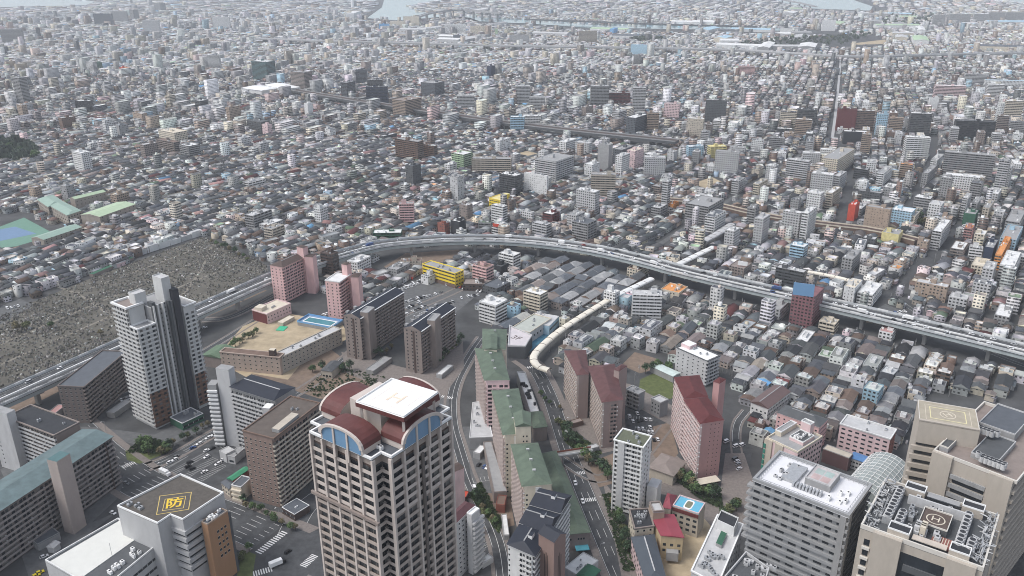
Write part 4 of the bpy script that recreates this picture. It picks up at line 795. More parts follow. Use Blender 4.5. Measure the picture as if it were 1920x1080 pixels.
    for k in range(12): b.part('window_band', b.mb().eb(*pq, L*.3, L*.7, .005, .1, 0, 2.2, GLASS), (0, 0, 8+k*4.8)); b.part('spandrel', b.mb().eb(*pq, L*.27, L*.71, .11, 1.0, 2.3, 4.4, P('grey')), (0, 0, 8+k*4.8))
    for k in range(14): b.part('balcony', b.mb().eb(*b.edge(0), 0, math.dist(*b.edge(0)), .01, 1.2, 0, 1.4, be), (0, 0, 4+k*4.8)); b.part('window_band', b.mb().eb(*b.edge(0), 1, math.dist(*b.edge(0))-1, .005, .06, 1.6, 3.6, GLASS), (0, 0, 4+k*4.8))
    b.tower(sub(q, .06, .42, .86, .97), 72.2, 74.5, P('grey'), P('dkgrey'), 'plant_deck', 0, be2); b.tower(sub(q, .12, .5, .3, .62), 72.2, 74.4, P('grey'), P('dkgrey'), 'plant_deck', 0, P('ltgrey')); b.tower(sub(q, .55, .95, .35, .8), 72.2, 76, P('grey'), P('slate'), 'plant_deck', 0, P('ltgrey'))
    for k in range(22): u = b.mb(); c = cent(sub(q, .05+.03*(k % 2)+(.35 if k > 12 else 0), .07+.03*(k % 2)+(.35 if k > 12 else 0), .2+.05*(k//2), .22+.05*(k//2))); zt = 74.5 if k < 12 else 76.1; u.tube((*c, zt), (*c, zt+2.6), 1.1, P('ltgrey'), 10); u.tube((*c, zt+2.61), (*c, zt+2.63), .85, P('char'), 10); b.part('cooling_fan', u)
    q2 = rect3((1724,788), (1838,808), (1865,773), 82); h = Bld('hospital_wing', 'beige hospital wing carrying a square helipad with a white circled letter H', 'hospital', q2, 81.5, be, ins=[0, 0, 0, 1.4], land='the helipad wing')
    h.part('parapet_wall', h.mb().eb(q2[3], q2[0], 0, math.dist(q2[3], q2[0]), -1.4, 0, 70, 82.4, be)); pad = M('tan_helipad', (.37,.33,.26), .85, .15, .2); h.flat(pad, be2, .5, .35)
    m = h.mb(); LP = P('cream'); ring(m, inset(q2, [3.0]*4), .22, 81.75, LP, .02); ring(m, inset(q2, [5.0]*4), .38, 81.75, M('pale_yellow_line', (.68,.62,.36), .8), .02); cx, cy = cent(q2)
    for k in range(N):
        a0, a1 = 2*math.pi*k/N, 2*math.pi*(k+1)/N; m.face([(cx+math.cos(a)*r*3.6, cy+math.sin(a)*r*3.6, 81.76) for a, r in ((a0, .88), (a0, 1), (a1, 1), (a1, .88))], LP)
    h.part('helipad_marking', m); o = h.part('helipad_letter', text_mesh('H', 5.4, LP), (cx-h.c[0], cy-h.c[1], 81.76)); o.rotation_euler[2] = math.atan2(q2[1][1]-q2[0][1], q2[1][0]-q2[0][0])-R(60)
    pq = h.edge(3); L = math.dist(*pq)
    for k in range(14): h.part('balcony', h.mb().eb(*pq, -1.5, L+.2, .01, 1.5, 0, 2.3, be), (0, 0, 2+k*4.9)); h.part('window_band', h.mb().eb(*pq, .5, L-.5, .005, .08, 2.4, 4.2, GLASS), (0, 0, 2+k*4.9))
    # glass barrel roof
    A, B = Vector(at(1632,914,20)), Vector(at(1668,872,20)); d = (B-A).normalized(); s = Vector((d.y, -d.x)); Wd = 13.0
    g = Bld('glass_hall', 'white-ribbed glass barrel roof between the grey and beige hospital blocks', 'atrium', [tuple(A-s*Wd-d*14), tuple(A+s*Wd-d*14), tuple(B+s*Wd), tuple(B-s*Wd)], 15, P('dkgrey'), land='the glass barrel roof'); u = g.mb(); NN = 14; Lb = (B-A).length+14
    gl = M('pale_roof_glass', (.28,.31,.30), .2, .25, .3, .5); S3 = lambda th, t, e=1.0: tuple(A-d*14+d*t-s*math.cos(th)*Wd*e)+(15+math.sin(th)*Wd*e*.95,)
    for k in range(NN):
        t0, t1 = math.pi*k/NN, math.pi*(k+1)/NN; u.face([S3(t0, 0), S3(t1, 0), S3(t1, Lb), S3(t0, Lb)], gl)
    u.face([S3(math.pi*k/NN, 0) for k in range(NN+1)], gl); u.face([S3(math.pi*k/NN, Lb) for k in range(NN+1)], gl); g.part('glass_vault', u)
    u = g.mb()
    for k in range(NN+1): u.tube(S3(math.pi*k/NN, -.1, 1.01), S3(math.pi*k/NN, Lb+.1, 1.01), .13, WHITEM, 4)
    for j in range(13):
        t = Lb*j/12
        for k in range(NN): u.tube(S3(math.pi*k/NN, t, 1.01), S3(math.pi*(k+1)/NN, t, 1.01), .13, WHITEM, 4)
    g.part('rib', u)
    q = quad4([(1345,1100),(1425,1125),(1442,1070),(1398,1038)], 38); a = Bld('plant_block', 'grey roof plant block in the lower corner before the grey hospital', 'plant building', q, 38, P('grey')); a.flat(P('dkgrey'), P('ltgrey'), 1.6, .5); a.kit(a.out, 38, 18, 77, 1.3, P('ltgrey'))
    # older office complex behind
    q = rect3((1430,824), (1496,848), (1543,818), 30); o = Bld('office_block', 'stepped beige office complex with white-framed roof pits behind the grey hospital', 'office building', q, 29, P('ltpink'), land='the stepped beige office'); o.flat(P('grey'), P('cream'), 1.3, .6)
    o.tower(sub(q, .35, .80, .12, .55), 29.2, 31, P('ltpink'), P('dkgrey'), 'roof_pit', 0, WHITEM); o.tower(sub(q, .3, .92, .78, .97), 29.2, 32, P('cream'), P('grey'), 'roof_pit', 0, WHITEM); o.tower(sub(q, .84, 1, .3, .6), 29.2, 36, P('ltpink'), P('grey'), 'stair_tower', 0, WHITEM); o.kit(sub(q, .35, .8, .15, .5), 31, 8, 15, 1.0, WHITEM); o.wins(0, 8, 3.5, 1, 9, 1.5, 1.5); o.pil(3, [2, 9], 5, .8, 0, 29.5, P('beige'))
    u = o.mb(); pq = o.edge(3)
    for k in range(7): u.eb(pq[0], pq[1], -.5, .8, .005, 1.2, 2+k*3.6, 4.6+k*3.6, M('green_glass', (.05,.22,.17), .2))
    o.part('stair_glazing', u)
    b = slab('pink building with a charcoal hipped roof right behind the stepped beige office', 'apartment block', (1457,774), (1536,802), (1551,786), 18, P('pink'), P('dkgrey'), 5, 3.1, 'w', 'w', None, 'hip', rh=3, t=.25, cols=8, under=P('ltpink'), ridge=P('grey'))
    b = slab('five-storey pale pink block with grouped windows behind the glass barrel roof', 'apartment block', (1575,796), (1669,825), (1682,807), 17, P('ltpink'), P('ltgrey'), 5, 3.1, None, 'w', 'the pale pink block', cols=2, par=P('white'), kit=3); b.band(3, 5, 3.1, 1, .8, 1.9, bay=4.2, gap=.42, mul=None)
    p, r = b.edge(0); b.part('side_wall', b.mb().eb(p, r, .1, math.dist(p, r)-.1, .005, .03, 0, 16.9, P('brick')))
    b = Bld('warehouse', 'long plain maroon-walled hall between grey hospital and tiled houses', 'warehouse', rect3((1543,842), (1592,860), (1600,852), 9), 9, M('plain_maroon', (.13,.075,.075), .7, .06)); b.flat(P('beige'), P('grey'), .5, .3)
    b = Bld('house', 'workshop with a bright blue metal roof beside the long maroon hall', 'house', rect3((1594,858), (1622,868), (1630,858), 7), 7, P('ltgrey')); b.hip(1.2, M('bright_blue_roof', (.09,.20,.40), .5), 0, .4); b.wins(3, 2, 2.8, .5, 5)
hosp()
b = slab('white seven-storey apartment block with white roof plant behind the red-roofed pink slab', 'apartment block', (1268,653), (1327,679), (1350,668), 20, P('ltgrey'), WHITEM, 7, 2.85, 'w', 'b', 'the white seven-storey block', cols=6, under=P('white'), bay=5, par=P('dkgrey'), kit=4)
b.tower(sub(b.out, .35, .9, .72, .99), 20.2, 23, P('ltpink'), WHITEM, 'stair_tower')
b = slab('small grey-green flats with dark balconies beside the park playground', 'apartment block', (1173,731), (1197,741), (1207,733), 13, P('grey'), P('grey'), 4, 3, 'b', None, None, kit=2)
b = slab('small grey four-storey flats next to the park and the pink slab', 'apartment block', (1221,748), (1238,757), (1250,749), 11, P('grey'), P('ltgrey'), 4, 2.8, 'w', None, None, cols=3)
b = Bld('shed', 'long pale sea-green shed roof behind the park playground', 'shed', rect3((1219,686), (1262,706), (1280,702), 5), 5, P('grey')); b.hip(1, M('pale_aqua_roof', (.52,.60,.57), .5), 0, .4)
b = Bld('hall', 'long white-walled hall with a brown gabled roof left of the pink hip-roofed block', 'hall', rect3((1404,757), (1440,766), (1481,735), 8.5), 8.5, P('white')); b.hip(3, M('brown_metal_roof', (.135,.09,.085), .5, .1), 0, .5, ridge=P('grey')); b.wins(3, 1, 3, 3, 4); b.wins(0, 2, 3, 1.5, 14)
# --- supermarket, blue street and covered arcades
b = Bld('supermarket', 'low supermarket with a pale roof carrying large dark painted marks', 'supermarket', quad4([(952,650),(985,651),(998,630),(955,611)], 10), 10, P('dkgrey'), land='the painted-roof supermarket'); b.flat(M('pale_lilac_roof', (.56,.52,.53), .7, .1), P('ltgrey'), 1.2, .7)
o = b.part('roof_marking', text_mesh('3F', 9, P('dkbrown')), (at(968,634,10)[0]-b.c[0], at(968,634,10)[1]-b.c[1], 10.25)); o.rotation_euler[2] = R(-38)
b = Bld('supermarket', 'pale flat-roofed store behind the painted-roof supermarket along the blue street', 'store', rect3((965,612), (993,625), (1034,598), 9), 9, P('ltgrey')); b.flat(M('pale_green_grey', (.42,.44,.40), .8, .1), P('cream'), .9, .5); b.wins(0, 1, 4, 3, 7, 2, 1.6); b.kit(b.out, 9, 3, 41)
b = Bld('store', 'pale blue low building at the far end of the blue street', 'store', rect3((1008,602), (1030,612), (1048,594), 8), 8, P('ltblue')); b.flat(P('ltgrey'), P('white'), .7, .4); b.band(0, 1, 3, 3)
sheet('street', [(972,664),(985,668),(1060,600),(1040,592)], M('blue_street_paint', (.07,.20,.29), .7, .25, .3), .06)
sheet('street', [(930,655),(990,700),(1010,690),(985,665),(950,650)], M('dark_street', (.055,.055,.06), .8, .3, .3), .055)
def arcade(px, w, z, label, m, n=7, hgt=1.1):
    pts = pathpts(px, z, 5, 1); c = (pts[len(pts)//2].x, pts[len(pts)//2].y); u = MB(c)
    for d in (-w/2, w/2): bar(u, pts, d-.2, d+.2, z-1.0, z, m)
    o = link('shopping_arcade', u.mesh('shopping_arcade'), None, (*c, 0), label=label, category='shopping arcade'); v = MB(c)
    L = [offs(pts, w/2*math.cos(math.pi*k/n)*1.06) for k in range(n+1)]; zz = [z+hgt*math.sin(math.pi*k/n) for k in range(n+1)]
    for i in range(len(pts)-1):
        for k in range(n): v.face([(*L[k][i], zz[k]), (*L[k][i+1], zz[k]), (*L[k+1][i+1], zz[k+1]), (*L[k+1][i], zz[k+1])], m)
    link('vault_roof', v.mesh('vault_roof'), o); r = MB(c)
    for i in range(0, len(pts), 2):
        for k in range(n): r.tube((*L[k][i], zz[k]+.06), (*L[k+1][i], zz[k+1]+.06), .22, P('dkbrown'), 4)
    link('rib', r.mesh('rib'), o)
    f = MB(c)
    for i in range(0, len(pts), 3):
        for k in (0, n): f.tube((*L[k][i], 0), (*L[k][i], z-1.01), .18, P('grey'), 5)
    link('post', f.mesh('post'), o)
    for a, b in zip(pts, pts[1:]): mark([tuple(t) for t in offs([a, b], -w/2-1)]+[tuple(t) for t in offs([a, b], w/2+1)][::-1])
CR = M('cream_translucent_roof', (.74,.69,.59), .5, .12, .6)
arcade([(1030,694),(1008,687),(998,672),(1008,655),(1045,622),(1085,596),(1125,571),(1150,556)], 5.4, 8, 'cream ribbed vault of the shopping arcade curving beside the blue street', CR)
arcade([(1150,556),(1185,540),(1222,522)], 6, 8, 'white end of the shopping arcade vault right under the motorway', M('white_translucent_roof', (.72,.72,.70), .5, .08))
arcade([(1268,497),(1300,481),(1338,463)], 6.5, 8, 'white vault of the shopping arcade just beyond the motorway', MATS['white_translucent_roof']); arcade([(1318,452),(1345,438),(1372,420)], 8, 8, 'greyish shopping arcade vault farther beyond the motorway', P('ltgrey'))
arcade([(1515,509),(1555,516),(1600,527)], 4, 7, 'thin cream arcade roof crossing behind the stepped white hotel', CR)
# --- far school with pale green roofs
lg = M('pale_green_roof', (.40,.50,.34), .6, .12); sb = M('school_taupe', (.33,.29,.25), .8)
for lb, A, B, C, z, m, cat in (('school gymnasium with a bright pale-green gabled roof', (168,397), (187,407), (254,383), 12, lg, 'gymnasium'), ('long school block with a pale-green flat gable behind the gymnasium', (134,371), (140,374), (198,360), 15, lg, 'school'),
                         ('school hall with a sea-green gabled roof beside the blue sports court', (65,444), (82,450), (154,426), 8, M('sea_green_roof', (.27,.37,.31), .6, .1), 'school')):
    b = slab(lb, cat, A, B, C, z, sb, m, 3, z/3.3, None, 'w', 'the pale-green gymnasium' if z == 12 else None, 'gable', rh=2.4, cols=8, under=sb)
for lb, qd, z in (('main school wing with a long jade gabled roof facing the sports court', ((126,404),(152,395),(116,377),(94,386)), 13), ('rear school wing with a jade roof and a round roof turret', ((90,388),(118,378),(100,366),(70,374)), 13)):
    b = Bld('school', lb, 'school', quad4(qd, z), z, sb); b.hip(2.4, MATS['sea_green_roof'], .1, .5); b.wins(0, 3, 4, .5, 5, 1.6, 1.6); b.wins(3, 3, 4, .5, 9, 1.4, 1.6)
# ---------------------------------------------------------------- courts, yards and low things between the near blocks
def court(px, kind, name): sheet(name, px, {'a': ASPH, 'w': ASPH2, 'p': PAVE, 's': SOIL, 'g': GRASS}[kind], {'a': .034, 'w': .036, 'p': .05, 's': .056, 'g': .06}[kind], keep=False)
for px, k, nm in (([(868,800),(905,800),(940,925),(950,1010),(915,960),(884,900)], 'w', 'yard'), ([(884,872),(925,868),(935,912),(892,912)], 'w', 'car_park'), ([(905,925),(955,925),(965,985),(945,990)], 's', 'garden_bed'), ([(740,720),(830,700),(842,745),(838,800),(760,745)], 'w', 'yard'),
    ([(640,660),(760,690),(860,650),(868,640),(870,690),(830,745),(700,720),(650,700)], 'p', 'plaza'), ([(868,970),(905,985),(930,1040),(930,1100),(870,1100)], 'a', 'car_park'), ([(470,700),(560,735),(640,670),(600,640),(540,712)], 's', 'garden_bed'), ([(120,800),(300,845),(392,800),(372,775),(290,815),(170,800)], 'w', 'yard'),
    ([(235,845),(300,838),(310,850),(262,870),(238,862)], 'g', 'lawn'), ([(455,945),(530,962),(600,990),(580,1000),(470,955)], 'p', 'plaza'), ([(0,880),(60,1000),(140,1010),(220,935),(232,905),(130,830)], 'w', 'yard'), ([(60,1100),(40,1040),(100,1010),(220,960),(90,1060)], 'w', 'yard'),
    ([(1060,700),(1180,720),(1260,760),(1262,800),(1170,750),(1175,840),(1130,850),(1060,790)], 'p', 'plaza'), ([(1100,870),(1150,850),(1155,905),(1120,915)], 's', 'garden_bed'), ([(1130,900),(1150,925),(1200,1080),(1165,1080)], 'p', 'pavement'), ([(1360,850),(1345,960),(1400,985),(1412,900),(1395,850)], 'p', 'plaza'),
    ([(470,740),(560,745),(520,800),(440,800)], 'w', 'yard'), ([(440,1100),(455,1030),(480,1040),(470,1100)], 'g', 'lawn')): court(px, k, nm)
def stalls(p0, p1, n, depth=5.0):
    A, B = Vector(at(*p0)), Vector(at(*p1)); d = (B-A)/n; t = d.normalized(); nn = Vector((-t.y, t.x))*depth; u = MB(tuple(A))
    for k in range(n+1): p = A+d*k; ngon([tuple(p-t*.07), tuple(p+t*.07), tuple(p+t*.07+nn), tuple(p-t*.07+nn)], .1, LINE, u)
    u.face([(*(A-nn.normalized()*.1), .1), (*(B-nn.normalized()*.1), .1), (*B, .1), (*A, .1)], LINE); struct('road_marking', u)
for p0, p1, n_ in (((312,880),(352,856),12),((330,888),(392,852),18),((356,894),(408,862),14),((380,902),(424,874),12),((352,848),(405,818),16),((418,842),(452,828),8),((1178,786),(1224,790),9),((1190,806),(1230,812),8),((724,560),(792,530),16),((724,580),(832,552),20),((776,600),(852,570),16),((732,606),(802,578),13),((1650,596),(1700,590),8),((888,905),(925,900),5),((880,1010),(905,1030),8)): stalls(p0, p1, n_)
def low(label, A, B, C, z, wall, roof, name='annex', cat='annex', par=None, hip=0, kit=0, band=None):
    b = Bld(name, label, cat, rect3(A, B, C, z), z, P(wall))
    if hip: b.hip(hip, P(roof), .12, .4)
    else: b.flat(P(roof), P(par or wall), .6, .3)
    if kit: b.kit(b.out, z, kit, int(A[0]), .8)
    if band is not None: b.band(band, 1, 3, .3, mul=None, bay=3, gap=.3)
for a in (('small white-roofed bicycle shelter at the foot of the nearer navy-roofed slab', (820,700),(828,704),(850,686), 3, 'grey','white'), ('long low bicycle shed between the two navy-roofed slabs', (690,690),(700,697),(735,672), 3.2, 'concrete','grey'),
    ('grey gabled house in the garden before the navy-roofed slabs', (607,690),(622,697),(640,680), 6, 'beige','dkgrey','house','house',None,2.2,0,3), ('low dark annex at the corner of the brown slab and the car park', (430,852),(440,858),(458,842), 5, 'ltgrey','grey','annex','annex',None,0,1,3),
    ('white cube pump house at the foot of the pale stair tower', (411,846),(424,853),(436,842), 6, 'ltgrey','ltgrey'), ('flat white canopy on the yard left of the green-roofed chain', (886,850),(900,852),(912,838), 4, 'grey','white','shelter','shelter'),
    ('brown pergola block at the foot of the nearest green-roofed slab', (930,945),(946,948),(950,930), 5, 'brick','brown','pergola','pergola'), ('grey step block in the yard behind the maroon-roofed slab', (895,1052),(905,1058),(925,1046), 3, 'ltgrey','white','shelter','shelter'),
    ('white narrow canopy along the black-roofed white slab', (948,1000),(955,1004),(950,965), 3, 'grey','white','shelter','shelter'), ('low pale bank building with a dark court in front of the black-roofed slab', (1062,1062),(1086,1082),(1122,1052), 9, 'ltgrey','white','store','store',None,0,4,0),
    ('dark glazed curved-roof store below the long low green roof', (1085,1075),(1105,1090),(1125,1070), 10, 'dkgrey','dkgreen','store','store',None,2,0), ('small red stall roof beside the curving back street', (868,930),(874,934),(880,922), 3, 'dkbrown','red','shelter','shelter'),
    ('long brown bicycle shed at the foot of the dull red-roofed slab', (1066,790),(1072,796),(1094,790), 3, 'brown','taupe','shelter','shelter'), ('pale grey bicycle shed at the end of the footbridge', (1092,840),(1098,846),(1124,838), 3.5, 'grey','ltgrey','shelter','shelter'),
    ('dark low shed under the teal-roofed slab', (50,1010),(70,1022),(112,1000), 4, 'grey','slate','annex','annex'), ('small glass pyramid canopy in the yard of the teal-roofed slab', (92,1022),(100,1028),(112,1018), 3.5, 'ltgrey','ltgrey','shelter','shelter',None,1.6),
    ('low grey shed between dark zigzag slab and motorway', (95,770),(104,776),(124,760), 4, 'grey','dkpink','annex','annex'), ('long low roof beside the foot of the white stepped tower', (205,770),(214,776),(248,752), 3.5, 'concrete','grey','shelter','shelter')): low(*a)
# ---------------------------------------------------------------- plain buildings in bulk (numpy), one by one where the photo shows them large
CLR = dict(PAL)
def gen(kind, cx, cy, ang, w, d, h, rh, wc, rc, sty, rid, z0=0.0):
    """verts, faces and face colours of n plain buildings of one kind: box (flat roof with a raised rim), gable, hip"""
    n = len(cx); ca, sa = np.cos(ang), np.sin(ang); W, D, H, RH = w/2, d/2, h, rh; Z = np.zeros(n); V = []
    def add(x, y, z): V.append((x, y, z+z0))
    base = [(-1,-1),(1,-1),(1,1),(-1,1)]
    for sx, sy in base: add(sx*W, sy*D, Z)
    for sx, sy in base: add(sx*W, sy*D, H)
    F = [(0,1,5,4),(1,2,6,5),(2,3,7,6),(3,0,4,7)]; role = ['w']*4
    if kind == 'box':
        r = np.minimum(.35, W*.2)
        for sx, sy in base: add(sx*(W-r), sy*(D-r), H)
        for sx, sy in base: add(sx*(W-r), sy*(D-r), H-.6)
        F += [(4,5,9,8),(5,6,10,9),(6,7,11,10),(7,4,8,11),(8,9,13,12),(9,10,14,13),(10,11,15,14),(11,8,12,15),(12,13,14,15)]; role += ['m']*8+['r']
    else:
        o = .45; t = 0 if kind == 'gable' else np.minimum(W-.5, D)*.9
        for sx, sy in base: add(sx*(W+o), sy*(D+o), H-.15)
        for sx, sy in base: add(sx*(W+o), sy*(D+o), H+.05)
        add(-(W+o)+t, Z, H+RH); add(W+o-t, Z, H+RH)
        F += [(8,9,13,12),(9,10,14,13),(10,11,15,14),(11,8,12,15),(12,13,17,16),(14,15,16,17)]; role += ['r']*6
        F += [(13,14,17),(15,12,16)]; role += ['w0', 'w0'] if kind == 'gable' else ['r', 'r']
    K = len(V); P3 = np.empty((n, K, 3))
    for k, (x, y, z) in enumerate(V): P3[:, k, 0] = cx+ca*x-sa*y; P3[:, k, 1] = cy+sa*x+ca*y; P3[:, k, 2] = z
    col = np.empty((n, len(F), 4)); col[..., 3] = 1; st = np.zeros((n, len(F)))
    for i, r in enumerate(role):
        col[:, i, :3] = rc if r == 'r' else wc*(.9 if r == 'm' else 1)
        if r == 'w': st[:, i] = sty
    lens = [w, d, w, d]; uv = []
    for i, f in enumerate(F):
        for j, v in enumerate(f):
            if i < 4: uv.append((lens[i]*(1 if j in (1, 2) else 0), H*(1 if j in (2, 3) else 0)))
            else: uv.append((Z, Z))
    UV = np.empty((n, len(uv), 2))
    for k, (a, b) in enumerate(uv): UV[:, k, 0] = a; UV[:, k, 1] = b
    return P3, F, col, st, UV, rid, [0 if r in ('w', 'w0') else 1 for r in role]
def bulk_mesh(name, gens, mat):
    vs, li, lt, cs, ss, us, rs = [], [], [], [], [], [], []; off = 0
    for P3, F, col, st, UV, rid, role in gens:
        n, K = P3.shape[:2]; vs.append(P3.reshape(-1, 3)); fl = np.concatenate([np.array(f) for f in F])
        li.append((fl[None, :]+(np.arange(n)*K)[:, None]+off).ravel()); lt.append(np.tile([len(f) for f in F], n)); off += n*K
        cs.append(col.reshape(-1, 4)); ss.append(st.ravel()); us.append(UV.reshape(-1, 2)); rs.append(np.repeat(rid, len(F)))
    v, l, t = np.concatenate(vs), np.concatenate(li), np.concatenate(lt)
    me = bpy.data.meshes.new(name); me.vertices.add(len(v)); me.vertices.foreach_set('co', v.ravel().astype('f4'))
    me.loops.add(len(l)); me.loops.foreach_set('vertex_index', l.astype('i4')); me.polygons.add(len(t))
    me.polygons.foreach_set('loop_start', np.concatenate([[0], np.cumsum(t)[:-1]]).astype('i4')); me.polygons.foreach_set('loop_total', t.astype('i4'))
    me.update(calc_edges=True); setattrs(me, np.concatenate(cs), np.concatenate(ss), np.concatenate(us), np.concatenate(rs)); me.materials.append(mat); return me
def setattrs(me, col, sty, uv, rid):
    me.attributes.new('Col', 'FLOAT_COLOR', 'FACE').data.foreach_set('color', col.ravel().astype('f4'))
    me.attributes.new('sty', 'FLOAT', 'FACE').data.foreach_set('value', sty.ravel().astype('f4'))
    me.attributes.new('rid', 'FLOAT', 'FACE').data.foreach_set('value', np.asarray(rid).ravel().astype('f4'))
    me.uv_layers.new(name='UVMap').data.foreach_set('uv', uv.ravel().astype('f4'))
def one(g, i, role, c, name, mat):
    """mesh of the faces of one role (0 walls, 1 roof) of instance i, local to the point c"""
    P3, F, col, st, UV, rid, roles = g; keep = [k for k, r in enumerate(roles) if role is None or r == role]
    used = sorted({v for k in keep for v in F[k]}); mp = {v: j for j, v in enumerate(used)}; o = np.cumsum([0]+[len(f) for f in F])
    me = bpy.data.meshes.new(name); me.from_pydata([tuple(P3[i, v]-np.array((c[0], c[1], 0))) for v in used], [], [tuple(mp[v] for v in F[k]) for k in keep])
    setattrs(me, col[i, keep], st[i, keep], np.concatenate([UV[i, o[k]:o[k+1]] for k in keep]), np.full(len(keep), rid[i])); me.materials.append(mat); return me
A1 = lambda *a: [np.array([float(x)]) for x in a]
def single(kind, cx, cy, ang, w, d, h, rh, wc, rc, sty, name, c, z0=0.0, role=None):
    g = gen(kind, *A1(cx, cy, ang, w, d, h, rh), np.array([wc]), np.array([rc]), np.array([float(sty)]), np.array([rnd.random()*50]), z0); return one(g, 0, role, c, name, CITY)
def grid_ang(x, y):
    if x < -90 and y < 1100: return R(62)
    if x > 250 and y > 1150: return R(68)
    if y > 1700: return R(60)
    return R(54)
CW = {}
def cword(c): return {'ltgrey': 'pale grey', 'dkgrey': 'dark grey', 'char': 'black', 'dkbrown': 'dark brown', 'ltpink': 'pale pink', 'dkpink': 'dusky pink', 'ltblue': 'pale blue', 'paley': 'pale yellow', 'dkgreen': 'dark green', 'ltgreen': 'pale green', 'taupe': 'grey-brown'}.get(c, c)
NUM = ['', 'one', 'two', 'three', 'four', 'five', 'six', 'seven', 'eight', 'nine', 'ten', 'eleven', 'twelve', 'thirteen', 'fourteen', 'fifteen']
LABELED = []                # (object, description, centre, pixel) whose label is finished once all landmarks are known
def midrise(xl, xc, xr, yb, yt, wall, roof, sty, desc=None, cat='apartment block', name='apartment_block', near=True, ang=None, hmax=70):
    front = (xr-xc) > 1.6*(xc-xl)
    if front: xc = xl
    c0 = at(xc, yb); h = min(hmax, max(5, hgt(xc, yb, yt))); a = grid_ang(*c0) if ang is None else R(ang)
    if front: a -= R(90); a += R(8) if c0[0] > 300 else R(30)
    def solve(dx, dy, target):
        lo, hi = 3.0, 110.0
        f = lambda L: proj(c0[0]+dx*L, c0[1]+dy*L)[0]-target
        if f(lo)*f(hi) > 0: return 12.0
        for _ in range(30):
            m = (lo+hi)/2
            if f(lo)*f(m) <= 0: hi = m
            else: lo = m
        return lo
    Lr = solve(math.cos(a), math.sin(a), xr) if xr > xc else 14.; Ll = solve(-math.sin(a), math.cos(a), xl) if xl < xc else 14.
    Lr, Ll = min(Lr, 85), min(Ll, 85)
    if front: Ll = min(14., max(9., Lr*.5))
    if Lr*Ll < 60: Lr, Ll = max(Lr, 8), max(Ll, 8)
    e, f = Vector((math.cos(a), math.sin(a))), Vector((-math.sin(a), math.cos(a))); cc = Vector(c0)+e*Lr/2+f*Ll/2; c = (cc.x, cc.y)
    return build_mid(c, a, Lr, Ll, h, wall, roof, sty, desc, cat, name, Vector(c0))
def build_mid(c, a, Lr, Ll, h, wall, roof, sty, desc, cat, name, corner=None, r=None):
    r = r or random.Random(int(c[0]*7+c[1]*3)); wc = np.array(PAL[wall] if isinstance(wall, str) else wall); rc = np.array(PAL[roof] if isinstance(roof, str) else roof); e, f = Vector((math.cos(a), math.sin(a))), Vector((-math.sin(a), math.cos(a))); cc = Vector(c)
    corner = corner or cc-e*Lr/2-f*Ll/2
    poly = [tuple(corner), tuple(corner+e*Lr), tuple(corner+e*Lr+f*Ll), tuple(corner+f*Ll)]; mark(poly)
    nf = max(1, round(h/2.95)); dist = cc.length
    o = link(name, single('box', *c, a, Lr, Ll, h, 0, wc, rc, sty, name, c, role=0), None, (*c, 0), category=cat)
    link('roof', single('box', *c, a, Lr, Ll, h, 0, wc, rc, sty, 'roof', c, role=1), o)
    t = corner+e*Lr*r.uniform(.3, .75)+f*Ll*r.uniform(.3, .75); th = r.uniform(2.2, 4.5); hh = link('stair_tower', single('box', t.x, t.y, a, min(5, Lr*.4), min(4.5, Ll*.45), th, 0, wc*.95, rc, 0, 'stair_tower', c, h-.6), o)
    if dist < 2300:
        m = MB(c)
        for k in range(r.randint(2, 5)):
            p = corner+e*Lr*r.uniform(.12, .88)+f*Ll*r.uniform(.12, .88); m = MB(c).box(p.x, p.y, h-.59, h+r.uniform(.3, 1.4), r.uniform(1, 2.6), r.uniform(.8, 1.6), a, METAL if k % 2 else WHITEM); link('air_conditioner', m.mesh('air_conditioner'), o)
    if dist < 1500 and sty == 2 and nf > 2:
        wm = M('rail_%s' % (wall if isinstance(wall, str) else 'mix'), tuple(min(.8, x*1.05) for x in wc)); u = MB(c)
        side = (poly[0], poly[1]) if Lr > Ll else (poly[3], poly[0]); L = math.dist(*side)
        u.eb(*side, .3, L-.3, .01, 1.1, -.15, .02, wm); u.eb(*side, .3, L-.3, .98, 1.1, .02, 1.1, wm); k = max(1, round(L/6))
        for j in range(k+1): t0 = min(L-.5, .3+j*(L-.8)/k); u.eb(*side, t0, t0+.2, .01, .97, 1.0, 2.75, wm)
        me = u.mesh('balcony')
        for q in range(1, nf): link('balcony', me, o, (0, 0, q*2.95))
    if desc and '!' in desc: o['label'] = desc.replace('!', ''); 
    else: LABELED.append((o, desc or '%s %s-storey %s with %s roof' % (cword(wall) if isinstance(wall, str) else 'grey', NUM[min(15, nf)], cat.replace('apartment block', 'block'), cword(roof) if isinstance(roof, str) else 'grey'), c, None))
    return o
